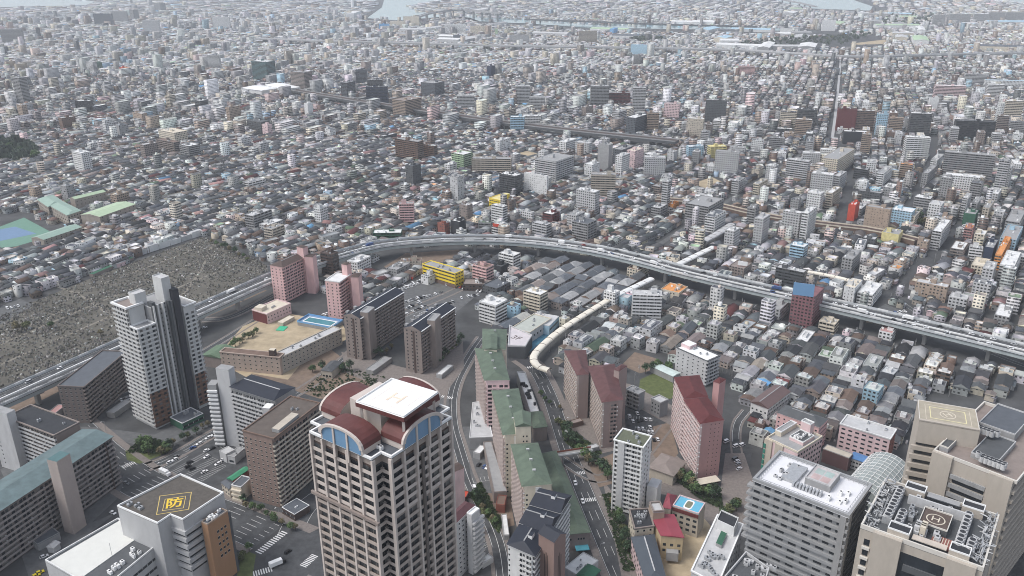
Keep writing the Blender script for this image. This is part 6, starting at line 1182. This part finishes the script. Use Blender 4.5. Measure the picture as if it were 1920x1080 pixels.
# farther out: the same town, coarser, then works and sheds by the harbour
gens = []
for (y0, y1, lane, dp, a0, a1, cross, hts, hp, pr) in ((2300, 3300, 6, 13, 11, 26, 80, [5, 6, 7.5, 11, 15, 22], [.46, .34, .15, .035, .01, .005], .97), (3300, 4600, 9, 18, 14, 44, 110, [4.5, 6, 7.5, 10, 18, 28], [.38, .32, .2, .07, .02, .01], .94), (4600, 5600, 16, 30, 24, 80, 160, [5, 6, 8, 11, 22, 34], [.4, .33, .19, .06, .012, .008], .86), (5600, 9500, 30, 46, 40, 130, 300, [7, 8, 10, 14, 26, 40], [.42, .34, .19, .03, .014, .006], .72)):
    L0 = lots(y0, y1, lane, dp, a0, a1, cross); x, y, a, w = L0.T; n = len(x); d = dp*NP.uniform(.6, .95, n); w = w*NP.uniform(.6, .95, n); ok = rect_free(x, y, a, w, d) & (NP.random(n) < pr)
    for p in WATERG:
        for t in (-14, 0, 14, 70, 140): ok &= ~inpoly(x, y+t, p)
    x, y, a, w, d = x[ok], y[ok], a[ok]+NP.normal(0, .25, ok.sum()), w[ok], d[ok]; n = len(x); h = NP.choice(hts, n, p=hp)*NP.uniform(.85, 1.2, n); tall = h > 15; w = np.where(tall, np.minimum(w, 26), w); d = np.where(tall, np.minimum(d, 18), d)
    for kind, q in (('box', (NP.random(n) < .6) | tall),):
        for kd, m in ((kind, q), ('gable', ~q)):
            j = np.where(m)[0]; k = len(j)
            gens.append(gen(kd, x[j], y[j], a[j], w[j], d[j], h[j], np.full(k, 1.8), jit(cols(WALLC[0], k, [.18,.10,.24,.1,.24,.06,.06,.01,.01])), jit(cols(['ltgrey','white','grey','slate','dkgrey','taupe','ltblue','ltgreen','dkpink','blue'], k, [.30,.30,.18,.09,.04,.03,.02,.02,.01,.01])), np.where(tall[j], NP.choice([2, 3], k), 1).astype(float), NP.random(k)*50))
link('distant_buildings', bulk_mesh('distant_buildings', gens, CITY), None, kind='stuff', label='pale distant buildings and sheds stretching to the harbour')
# scattered taller blocks behind, too many and too small to tell apart
k = 1700; y = 1450+3300*NP.random(k)**1.2; x = (NP.random(k)-.5)*1.3*y; ok = inview(x, y, 0) & (NP.random(k) < .25+dens(x, y)) & ~occ(x, y)
for p in WATERP: ok &= ~inpoly(x, y, p)
x, y = x[ok], y[ok]; k = len(x); a = np.where(x > 250, R(68), R(60)); h = NP.choice([15, 21, 27, 33, 42], k, p=[.44, .32, .15, .06, .03]).astype(float)
g = gen('box', x, y, a, NP.uniform(10, 32, k), NP.uniform(10, 16, k), h, np.zeros(k), jit(cols(MCn, k, MCp)), jit(cols(['ltgrey','white','grey','slate'], k, [3,3,2,1])), NP.choice([2, 3], k).astype(float), NP.random(k)*50)
link('distant_blocks', bulk_mesh('distant_blocks', [g], CITY), None, kind='stuff', label='scattered taller blocks rising from the far city')
# the nearest three hundred houses, one by one
for g, k, kind, wn_, rn_, c, hh, ww, dd, aa in IND:
    nm = 'house'; o = link(nm, one(g, k, 0, c, nm, CITY), None, (*c, 0), category='house', group='small houses packed between the lanes'); rf = link('roof', one(g, k, 1, c, 'roof', CITY), o)
    if kind == 'box': link('roof_hut', single('box', c[0], c[1], aa, ww*.4, dd*.35, 2.3, 0, np.array(PAL['white']), np.array(PAL['ltgrey']), 0, 'roof_hut', c, hh-.6), o)
    else:
        m = MB(c); ca, sa = math.cos(aa), math.sin(aa); ux = (c[0]+sa*dd*.5, c[1]-ca*dd*.5)
        m.box(c[0]+sa*(dd*.5+.35), c[1]-ca*(dd*.5+.35), 2.4, 3.4, ww*.45, .7, aa, P('ltgrey')); link('balcony', m.mesh('balcony'), o)
    LABELED.append((o, '%s %s house with %s walls' % (cword(rn_), {'gable': 'gable-roofed', 'hip': 'hip-roofed', 'box': 'flat-roofed'}[kind], cword(wn_)), c, None))
# ---------------------------------------------------------------- labels: what it looks like, then which landmark it is nearest to
ORD = ['', 'second ', 'third ', 'fourth ', 'fifth ', 'sixth ', 'seventh ', 'eighth ', 'ninth ', 'tenth ', 'eleventh ', 'twelfth ']
def place(items):
    """label = what it is + where it stands by the nearest landmark, counted outwards from it"""
    b = {}
    for o, desc, c in items:
        p = proj(c[0], c[1], 5); nm, lc, lp = min(LP_, key=lambda t: math.hypot(t[2][0]-p[0], t[2][1]-p[1])); dx, dy = p[0]-lp[0], p[1]-lp[1]
        rel = ('left of' if dx < 0 else 'right of') if abs(dx) > 1.3*abs(dy) else ('behind' if dy < 0 else 'in front of'); b.setdefault((desc, rel, nm), []).append((math.hypot(dx, dy), o))
    for (desc, rel, nm), L in b.items():
        L.sort(key=lambda t: t[0])
        for k, (_, o) in enumerate(L): o['label'] = '%s %s %s%s' % (desc, rel, nm, '' if len(L) == 1 else ', %snearest' % (ORD[k] if k < 12 else '%dth ' % (k+1)))
LP_ = [(nm, c, proj(c[0], c[1], 8)) for nm, c, _ in LAND]; buck = {}
for nm, s in (('the painted-roof supermarket', 0),): pass
for o, desc, c, _ in LABELED:
    p = proj(c[0], c[1], 5); nm, lc, lp = min(LP_, key=lambda t: math.hypot(t[2][0]-p[0], t[2][1]-p[1])); dx, dy = p[0]-lp[0], p[1]-lp[1]
    rel = ('left of' if dx < 0 else 'right of') if abs(dx) > 1.3*abs(dy) else ('behind' if dy < 0 else 'in front of')
    buck.setdefault((desc, rel, nm), []).append((math.hypot(dx, dy), o))
for (desc, rel, nm), L in buck.items():
    L.sort(key=lambda t: t[0])
    if len(('%s %s %s%s' % (desc, rel, nm, ' x x' if len(L) > 1 else '')).split()) > 16: desc = desc.split(' with ')[0]
    for k, (_, o) in enumerate(L): o['label'] = '%s %s %s%s' % (desc, rel, nm, '' if len(L) == 1 else ', %snearest' % (ORD[k] if k < 12 else '%dth ' % (k+1)))
# ---------------------------------------------------------------- trees
def tree_meshes(seed, h, r, conifer=False):
    q = random.Random(seed); t = MB(); bark = M('bark', (.09,.07,.055), .9, .3, 1.5); hb = h*.42; t.tube((0, 0, 0), (0, 0, hb), .28, bark, 6, .2); lobes = []
    for k in range(6):
        a = k*1.05+q.random(); z0 = hb*q.uniform(.7, 1); p = (math.cos(a)*r*.5, math.sin(a)*r*.5, hb+h*.22*q.random()); t.tube((0, 0, z0), p, .13, bark, 5, .05); lobes.append((p[0], p[1], p[2]+.4, r*q.uniform(.38, .6)))
    lobes.append((0, 0, h*.78, r*.5)); t.tube((0, 0, hb), (0, 0, h*.75), .18, bark, 5, .05)
    V, Fc, C = [], [], []; base = [(.045,.075,.03), (.06,.095,.035), (.085,.095,.04), (.035,.06,.03), (.10,.085,.045)][seed-1]
    for x, y, z, rr in lobes:
        sh = q.uniform(.75, 1.3)
        for _ in range(80):
            d = Vector((q.gauss(0, 1), q.gauss(0, 1), q.gauss(0, .8))).normalized()*rr*q.uniform(.45, 1.05); c = Vector((x, y, z))+d; nrm = (d.normalized()+Vector((q.gauss(0, .5), q.gauss(0, .5), q.gauss(.2, .5)))).normalized(); u = nrm.orthogonal().normalized(); v = nrm.cross(u); s = q.uniform(.2, .5); k = len(V); an = q.random()*3
            u, v = u*math.cos(an)+v*math.sin(an), v*math.cos(an)-u*math.sin(an)
            V += [tuple(c+u*s), tuple(c+v*s*.8), tuple(c-u*s*.9), tuple(c-v*s)]; Fc.append((k, k+1, k+2, k+3)); f = 1.25*sh*q.uniform(.65, 1.5); C.append((base[0]*f, base[1]*f, base[2]*f, 1))
    me = bpy.data.meshes.new('crown'); me.from_pydata(V, [], Fc); me.attributes.new('Col', 'FLOAT_COLOR', 'FACE').data.foreach_set('color', np.array(C).ravel().astype('f4')); me.materials.append(LEAF); return t.mesh('tree'), me
TP = [tree_meshes(s, h, r) for s, h, r in ((1, 7, 3), (2, 8.5, 3.4), (3, 6, 2.8), (4, 9.5, 3.8), (5, 7.5, 2.6))]
TREES = []
def tree(px, py, s=1.0, where=''):
    c = at(px, py); k = rnd.randrange(5); o = link('tree', TP[k][0], None, (*c, 0), category='tree', group='street and garden trees'); z = s*rnd.uniform(.85, 1.2); o.scale = (z, z, z*rnd.uniform(.85, 1.1)); o.rotation_euler[2] = rnd.random()*6.28; link('crown', TP[k][1], o); TREES.append((o, where, ('dark green', 'mid green', 'olive green', 'deep green', 'brownish')[k], proj(*c)[0]))
def trees(pts, n, where, s=1.0, j=5):
    w = [Vector(p) for p in pts]; tot = sum((b-a).length for a, b in zip(w, w[1:]))
    for k in range(n):
        t = (k+.5)/n*tot
        for a, b in zip(w, w[1:]):
            L = (b-a).length
            if t <= L: p = a+(b-a)*t/L; break
            t -= L
        tree(p.x+rnd.uniform(-j, j), p.y+rnd.uniform(-j*.7, j*.7), s, where)
trees([(1046,790),(1070,830),(1090,850)], 7, 'at the foot of the dull red-roofed slab'); trees([(1098,862),(1118,880),(1140,902)], 7, 'in the green corner below the footbridge', 1.05, 7)
trees([(1260,895),(1310,925),(1345,940)], 11, 'above the bright blue school roof', 1.1, 8); trees([(1352,968),(1385,950)], 5, 'between blue school roof and grey hospital', 1.0, 6)
trees([(1150,945),(1162,985),(1178,1040)], 10, 'on the pavement below the slim white tower', .8, 4); trees([(1208,700),(1235,690),(1262,702)], 7, 'round the park playground', 1.0, 6)
trees([(590,705),(615,695),(660,700)], 7, 'in the garden before the navy-roofed slabs', .9, 9); trees([(815,690),(850,655),(866,638)], 9, 'at the nearer navy-roofed slab', .9, 3); trees([(700,672),(735,655)], 4, 'between the two navy-roofed slabs', .9, 4)
trees([(600,650),(640,628)], 5, 'beside the cream school wing', 1, 3); trees([(430,655),(455,640),(485,625)], 8, 'between the two school sand fields', .9, 3)
trees([(258,838),(300,852),(330,838)], 9, 'on the corner under the stepped tower', 1.0, 9); trees([(305,842),(345,828),(400,795)], 7, 'along the hedge of the white stepped tower', .7, 4); trees([(447,940),(490,965),(560,1000)], 10, 'on the avenue below the flat-roofed slab', .7, 5)
trees([(888,935),(905,960),(935,985)], 8, 'in the garden beside the green-roofed chain', .7, 6); trees([(420,1040),(452,1055),(470,1030)], 6, 'at the corner of the crossroads', .7, 5); trees([(880,1020),(900,1000)], 4, 'beside the curving back street', .8, 5)
trees([(10,270),(40,295),(75,300)], 9, 'in the dark far-left hill grove', 1.9, 9); trees([(1005,742),(1052,770)], 4, 'by the avenue bend', .6, 4); trees([(1700,410),(1735,430)], 5, 'between pale grid block and tan block', 1.5, 7)
trees([(1480,75),(1560,72),(1620,60)], 9, 'in the far park by the harbour', 2.6, 6); trees([(30,625),(55,612)], 2, 'in the cemetery', 1.3, 3); trees([(55,605),(240,640)], 2, 'in the cemetery by a path', 1.1, 5); trees([(395,455),(470,492)], 9, 'along the far hedge of the cemetery', .9, 2); trees([(1735,615),(1760,625)], 4, 'beside the lane behind the motorway', .8, 4)
by = {}
for o, w, t, x in TREES: by.setdefault((t, w), []).append((x, o))
for (t, w), L in by.items():
    L.sort(key=lambda v: v[0])
    for k, (_, o) in enumerate(L): o['label'] = 'leafy %s tree %s%s' % (t, w, '' if len(L) == 1 else ', %s from the left' % (ORD[k].strip() or 'first'))
# utility poles in the lanes
POLES = []
PM = MB(); PM.tube((0, 0, 0), (0, 0, 10), .17, P('concrete'), 6, .12); PM.box(0, 0, 9.2, 9.32, 1.9, .1, 0, METAL); PM.box(0, 0, 8.4, 8.52, 1.5, .1, 0, METAL); PM.box(.35, 0, 7.2, 8.0, .5, .5, 0, P('ltgrey')); pm = PM.mesh('utility_pole'); kk = 0
for k in range(4000):
    yy = NP.uniform(480, 820); xx = NP.uniform(40, .62*yy)
    if kk >= 160: break
    if not inview(xx, yy, -5) or rect_free(np.array([xx]), np.array([yy]), np.array([0.9]), np.array([2.0]), np.array([2.0]))[0] is False or occ(np.array([xx]), np.array([yy]))[0]: continue
    o = link('utility_pole', pm, None, (xx, yy, 0), category='utility pole', group='utility poles among the houses', label='thin grey concrete utility pole in a lane between tiled houses'); o.rotation_euler[2] = rnd.choice([R(54), R(144)]); kk += 1; POLES.append((o, 'thin concrete utility pole', (xx, yy)))
place(POLES)
# greenery and clutter one cannot count
def clumps(name, polys, n, s0, s1, col, label, zmax=.6, mat=LEAF):
    V, Fc, C = [], [], []
    for p in polys:
        w = [at(*q) for q in p]; xs, ys = [q[0] for q in w], [q[1] for q in w]; got = 0; tr = 0
        while got < n and tr < n*12:
            tr += 1; x, y = rnd.uniform(min(xs), max(xs)), rnd.uniform(min(ys), max(ys))
            if not bool(inpoly(np.array([x]), np.array([y]), w)[0]): continue
            got += 1; s = rnd.uniform(s0, s1); a = rnd.random()*3; f = rnd.uniform(.6, 1.45); z = rnd.uniform(.1, zmax)
            for t in range(2):
                k = len(V); b = a+t*1.57; V += [(x-math.cos(b)*s, y-math.sin(b)*s, z), (x+math.cos(b)*s, y+math.sin(b)*s, z+.15), (x+math.cos(b)*s*.6+.2, y+math.sin(b)*s*.6, z+s*1.1), (x-math.cos(b)*s*.7, y-math.sin(b)*s*.7+.2, z+s*.9)]; Fc.append((k, k+1, k+2, k+3)); C.append((col[0]*f, col[1]*f, col[2]*f, 1))
    me = bpy.data.meshes.new(name); me.from_pydata(V, [], Fc); me.attributes.new('Col', 'FLOAT_COLOR', 'FACE').data.foreach_set('color', np.array(C).ravel().astype('f4')); me.materials.append(mat); return link(name, me, None, kind='stuff', label=label)
clumps('shrubs', [[(1045,785),(1062,800),(1130,850),(1100,860),(1060,830)], [(565,735),(620,690),(690,700),(760,720),(700,745),(600,748)], [(880,930),(900,905),(945,985),(935,1000)], [(1130,930),(1150,925),(1195,1070),(1170,1075)], [(236,850),(300,850),(310,830),(270,820)], [(1250,890),(1350,925),(1360,960),(1310,935)]], 420, .5, 1.3, (.055,.085,.035), 'low green shrubs in the street gardens')
clumps('cemetery_weeds', [CEM], 1800, .3, .9, (.085,.085,.055), 'dry weeds and small bushes among the graves')
clumps('far_wood', [[(1370,84),(1480,72),(1640,66),(1580,84),(1420,90)], [(1648,46),(1660,32),(1740,24),(1765,34),(1740,46),(1690,50)], [(-20,300),(-20,272),(40,268),(72,284),(66,304),(20,308)], [(1180,76),(1215,70),(1240,76),(1200,80)]], 170, 4, 9, (.06,.08,.055), 'dark far woods and a hill grove', 9)
# gravestones: thousands of small stones in rows
def graves():
    a = R(62); ca, sa = math.cos(a), math.sin(a); xs, ys = [p[0] for p in CEMW], [p[1] for p in CEMW]; L = []
    v = -1200.0
    while v < 1200:
        u = np.arange(-200, 1400, 1.6); u = u+NP.normal(0, .3, len(u)); vv = v+NP.normal(0, .25, len(u)); x, y = ca*u-sa*vv, sa*u+ca*vv; m = inpoly(x, y, CEMW) & (np.mod(u+13*math.floor(v/31), 24) > 2.6) & (v % 31 > 3.0) & (NP.random(len(x)) < .5+.3*np.sin(x*.05)*np.cos(y*.043)) & inview(x, y, 20); L.append(np.stack([x[m], y[m]], 1)); v += 2.2
    P2 = np.concatenate(L); k = len(P2); c = jit(np.array([(.24,.232,.215), (.15,.144,.13), (.08,.077,.07), (.58,.57,.55)])[NP.choice(4, k, p=[.30, .38, .28, .04])], .25)
    g = gen('box', P2[:, 0], P2[:, 1], np.full(k, a), NP.uniform(.5, 1.3, k), NP.uniform(.5, 1.1, k), NP.uniform(.5, 1.5, k), np.zeros(k), c, c*1.1, np.zeros(k), NP.random(k)); link('gravestones', bulk_mesh('gravestones', [g], CITY), None, kind='stuff', label='grey gravestones in close rows over the whole cemetery')
graves()
# low white and cream walls along the cemetery
for (p0, p1, m, lb, h) in (((255,482),(380,441), 'cream', 'pale boundary wall of the cemetery with house backs behind it', 6), ((175,520),(252,487), 'taupe', 'long low wall with a green lean-to roof along the cemetery', 3.5)):
    A, B = at(*p0), at(*p1); L = math.dist(A, B); d = Vector((B[0]-A[0], B[1]-A[1])).normalized(); u = MB(A); k = max(3, int(L/14)) if h > 4 else 1
    for j in range(k): u.eb(A, B, j*L/k+.3, (j+1)*L/k-.3, -5, 0, 0, h*rnd.uniform(.85, 1.2), P(rnd.choice(['white', 'cream', 'ltgrey', 'dkpink']) if h > 4 else m), P('ltgrey') if h > 4 else P('dkgreen'))
    link('boundary_wall', u.mesh('boundary_wall'), None, (*A, 0), label=lb, category='wall')
# ---------------------------------------------------------------- cars
def car_mesh(L, W, H, van=False):
    body, cab = MB(), MB(); paint = None
    pr = [(-.5, .28), (-.5, .62), (-.46, .72), (.28, .74), (.47, .62), (.5, .5), (.5, .28)]
    return pr
CARC = dict(white=(.80,.80,.80), silver=(.42,.43,.44), black=(.02,.02,.022), grey=(.14,.145,.15), blue=(.05,.09,.22), red=(.38,.04,.03), yellow=(.62,.50,.03)); CARM = {}
DARKG = M('car_glass', (.02,.022,.025), .1, 0); TYRE = M('tyre', (.02,.02,.02), .9, 0)
def proto(kind, col):
    if (kind, col) in CARM: return CARM[kind, col]
    m = M('car_paint_'+col, CARC[col], .3, .05, 1, .5); L, W, H = dict(car=(4.2, 1.72, 1.5), van=(4.6, 1.8, 1.95), truck=(8.5, 2.4, 3.3))[kind]
    def ext(u, prof, w, mm):
        n = len(prof)
        for s in (-1, 1): u.face([(x, s*w/2, z) for x, z in (prof if s < 0 else prof[::-1])], mm)
        for i in range(n): (x0, z0), (x1, z1) = prof[i], prof[(i+1) % n]; u.face([(x0, -w/2, z0), (x0, w/2, z0), (x1, w/2, z1), (x1, -w/2, z1)][::-1], mm)
    u = MB()
    if kind == 'car': ext(u, [(-2.1,.3),(2.1,.3),(2.12,.62),(1.9,.78),(1.05,.88),(-1.95,.92),(-2.1,.7)], W, m); c = MB(); ext(c, [(-1.85,.93),(1.0,.89),(.35,1.38),(-1.45,1.42)], W*.88, DARKG); c.box(-.5, 0, 1.425, 1.5, 1.75, W*.8, 0, m)
    elif kind == 'van': ext(u, [(-2.3,.3),(2.3,.3),(2.3,.85),(1.9,1.05),(-2.25,1.1),(-2.3,.7)], W, m); c = MB(); ext(c, [(-2.22,1.11),(1.85,1.06),(1.3,1.82),(-2.1,1.86)], W*.93, DARKG); c.box(-.4, 0, 1.87, 1.97, 3.3, W*.9, 0, m)
    else: ext(u, [(2.5,.5),(4.2,.5),(4.25,1.3),(4.0,2.4),(2.5,2.4)], W, m); c = MB(); c.box(-.95, 0, .95, 3.3, 6.6, W, 0, WHITEM if col != 'blue' else m); u.box(0, 0, .5, .94, 8.0, .9, 0, TYRE)
    w = MB(); k = L*.31
    for s in (-1, 1): w.tube((k, s*W*.5-.1, .31), (k, s*W*.5+.02, .31), .31, TYRE, 10)
    w2 = MB()
    for s in (-1, 1): w2.tube((-k, s*W*.5-.1, .31), (-k, s*W*.5+.02, .31), .31, TYRE, 10)
    CARM[kind, col] = (u.mesh('car'), c.mesh('cabin' if kind != 'truck' else 'cargo_box'), [w.mesh('wheel'), w2.mesh('wheel')]); return CARM[kind, col]
CARS = []
def car(c, ang, where, kind=None, col=None, z=.08, wheels=True):
    kind = kind or rnd.choices(['car', 'van'], [.72, .28])[0]; col = col or rnd.choices(['white', 'silver', 'black', 'grey', 'blue', 'red'], [.48, .2, .16, .1, .04, .02])[0]; me = proto(kind, col); nm = {'car': 'parked_car' if z < 1 else 'car', 'van': 'van', 'truck': 'truck'}[kind]
    o = link(nm, me[0], None, (c[0], c[1], z), category={'car': 'car', 'van': 'van', 'truck': 'truck'}[kind], group='cars and vans '+('on the motorway' if z > 1 else 'in streets and car parks')); o.rotation_euler[2] = ang; link('cabin' if kind != 'truck' else 'cargo_box', me[1], o)
    if wheels:
        for w in me[2]: link('wheel', w, o)
    CARS.append((o, '%s %s' % (col, kind), where, c))
def lot(p0, p1, n, where, fill=.8, turn=90, z=.08):
    A, B = Vector(at(*p0)), Vector(at(*p1)); d = B-A; a = math.atan2(d.y, d.x)+R(turn)
    for k in range(n):
        if rnd.random() < fill: c = A+d*(k+.5)/n; car((c.x+rnd.uniform(-.2, .2), c.y+rnd.uniform(-.2, .2)), a+rnd.choice([0, math.pi])+rnd.gauss(0, .03), where, z=z)
W1 = 'in the near car park by the pale stair tower'
for px, py, cl in ((319,868,'white'),(328,863,'white'),(331,857,'grey'),(353,876,'black'),(361,880,'black'),(356,868,'black'),(384,886,'white'),(388,846,'white'),(398,842,'black'),(409,871,'white'),(420,863,'white'),(374,833,'white'),(362,841,'navy' if 0 else 'blue'),(391,822,'white'),(402,816,'white'),(388,858,'white')): car(at(px, py), R(rnd.choice([48, 228])), W1, 'car', cl)
W2 = 'in the car park between red-roofed slabs'
for px, py in ((1180,781),(1187,791),(1196,790),(1203,788),(1210,787),(1219,788),(1197,805),(1205,805),(1219,802),(1216,811),(1223,811),(1226,826),(1233,825),(1195,776)): car(at(px, py), R(95), W2, 'car', rnd.choice(['white', 'white', 'white', 'black']))
W3 = 'in the crowded car park before the bright yellow building'
for i, (p, q, nn) in enumerate((((722,556),(790,526),15), ((722,577),(830,548),19), ((760,580),(792,566),9), ((775,596),(850,566),15), ((836,534),(905,548),11), ((730,602),(800,574),12), ((862,560),(905,552),7), ((745,548),(812,520),12), ((800,612),(860,586),9))): lot(p, q, nn, W3, .85)
W4 = 'beside the deep red-roofed pink slab'
for px, py in ((1360,826),(1362,829),(1382,866),(1384,871),(1391,836),(1378,862),(1386,880)): car(at(px, py), R(35), W4)
lot((695,655),(715,645), 5, 'between the two navy-roofed slabs', .9); lot((895,872),(922,880), 5, 'in the yard left of the green-roofed chain', .8); lot((876,1032),(900,1045), 7, 'in the yard under the tall beige tower', .9); lot((606,592),(630,580), 6, 'at the foot of the white-roofed pink tower', .9); lot((225,752),(252,745), 5, 'at the foot of the white stepped tower', .9); lot((3,582),(45,572), 6, 'in the car park at the cemetery edge', .7); lot((1640,596),(1700,584), 7, 'in the car park behind the motorway', .6)
for (px, py, kd, cl, an, wh) in ((310,890,'truck','white',-32,'on the avenue beside the yellow roof character block'),(1062,814,'van','white',-82,'on the avenue beside the long low green roof'),(890,917,'van','white',-75,'on the curving back street'),(540,1036,'car','black',55,'in the crossroads'),(521,1060,'truck','black',35,'at the kerb of the crossroads'),(212,963,'car','white',-30,'behind the yellow roof character block'),(83,1045,'car','white',40,'at the corner of the white-roofed hall'),(75,1075,'car','yellow',40,'taxi rank by the white-roofed hall'),(68,1081,'car','yellow',40,'taxi rank beside the hall corner'),(237,907,'car','grey',-32,'on the avenue by the teal-roofed slab'),(1380,838,'van','white',30,'beside the red-roofed pink slab entrance'),(384,615,'car','white',35,'on the road by the railway bed')): car(at(px, py), R(an), wh, kd, cl)
# motorway traffic
nE = len(ept)
def traffic(i, d, kind=None, col=None):
    p = offs(ept, d)[i]; t = (ept[i+1]-ept[i-1]); car((p.x, p.y), math.atan2(t.y, t.x)+(0 if d > 0 else math.pi), 'on the motorway', kind, col, EZ+.02, False)
for i in range(2, nE-2):
    px, py = proj(ept[i].x, ept[i].y, EZ); f = .85 if px > 850 else .35
    for d in (-6.4, -2.8, 2.8, 6.4):
        if -20 < px < 1940 and rnd.random() < f*.36: traffic(i, d, rnd.choices(['car', 'van', 'truck'], [.66, .22, .12])[0])
near_ = lambda x, y: min(range(2, nE-2), key=lambda i: math.hypot(*(a-b for a, b in zip(proj(ept[i].x, ept[i].y, EZ), (x, y)))))
traffic(near_(692,462), -2.8, 'truck', 'blue'); traffic(near_(1700,604), -6.4, 'truck', 'white'); traffic(near_(940,447), -6.4, 'truck', 'silver'); traffic(near_(1128,470), 3, 'truck', 'white'); traffic(near_(1706,610), 2.8, 'van', 'white'); traffic(near_(1580,577), -2.8, 'van', 'white')
for (pts, w), f, wh in ((R1, .05, 0), (R9, .05, 0)) if 0 else ((ROADS[0], .05, 'on the avenue'), (ROADS[2], .03, 'on the wide avenue')):
    for i in range(3, len(pts)-3):
        if rnd.random() < f: t = pts[i+1]-pts[i-1]; q = offs(pts, rnd.choice([-1, 1])*w*.3)[i]; car((q.x, q.y), math.atan2(t.y, t.x), wh)
by = {}
for o, d, w, c in CARS:
    p = proj(c[0], c[1], o.location.z)
    if 'motorway' in w:
        nm = min(LP_, key=lambda t: abs(t[2][0]-p[0])+abs(t[2][1]-p[1])*.5+(9e3 if 'motorway' in t[0] else 0))[0]; w = 'on the motorway nearest %s' % nm
    by.setdefault((d, w), []).append((p[0], o))
for (d, w), L in by.items():
    L.sort(key=lambda t: t[0])
    for k, (_, o) in enumerate(L): o['label'] = ('%s %s%s' % (d, w, '' if len(L) == 1 else ', %s from the left' % ('first' if k == 0 else (ORD[k].strip() if k < 12 else '%dth' % (k+1)))))
# ---------------------------------------------------------------- street lamps along the avenues
LM = MB(); LM.tube((0, 0, 0), (0, 0, 8), .1, METAL, 6, .07).tube((0, 0, 8), (1.6, 0, 8.5), .06, METAL, 5); lampm = LM.mesh('street_lamp'); LH = MB().box(1.9, 0, 8.42, 8.6, .9, .35, 0, WHITEM).mesh('lamp_head'); LAMPS = {}
for (pts, w), wh in ((ROADS[0], 'along the avenue by the green-roofed slabs'), (ROADS[2], 'along the wide avenue of the crossroads')):
    for i in range(4, len(pts)-2, 5):
        s = 1 if (i//5) % 2 else -1; q = offs(pts, s*(w/2+.8))[i]; t = pts[i+1]-pts[i]
        pp = proj(q.x, q.y)
        if not (0 < pp[0] < 1920 and pp[1] < 1075): continue
        o = link('street_lamp', lampm, None, (q.x, q.y, .15), category='street lamp', group='street lamps '+wh, label='slim grey street lamp '+wh); LAMPS.setdefault(wh, []).append((pp[0], o)); o.rotation_euler[2] = math.atan2(t.y, t.x)+(math.pi/2 if s > 0 else -math.pi/2); link('lamp_head', LH, o)
for wh, L in LAMPS.items():
    L.sort(key=lambda t: t[0])
    for k, (_, o) in enumerate(L): o['label'] = 'slim grey street lamp %s, %s from the left' % (wh, ORD[k].strip() or 'first')
# ---------------------------------------------------------------- haze over the whole plain
hz = MB(); hz.prism([(-7600, -600), (7600, -600), (7600, 12500), (-7600, 12500)], -1.0, 292.0, None, None, True); hz.mats = []
hm = bpy.data.materials.new('haze_air'); hm.use_nodes = True; t = hm.node_tree; t.nodes.remove(t.nodes['Principled BSDF']); v = t.nodes.new('ShaderNodeVolumePrincipled'); v.inputs['Color'].default_value = (.90, .94, 1, 1); v.inputs['Density'].default_value = HAZE; v.inputs['Anisotropy'].default_value = .1
t.links.new(v.outputs[0], t.nodes['Material Output'].inputs['Volume']); me = bpy.data.meshes.new('haze'); me.from_pydata(hz.v, [], hz.f); me.materials.append(hm); link('haze', me, None, kind='stuff')
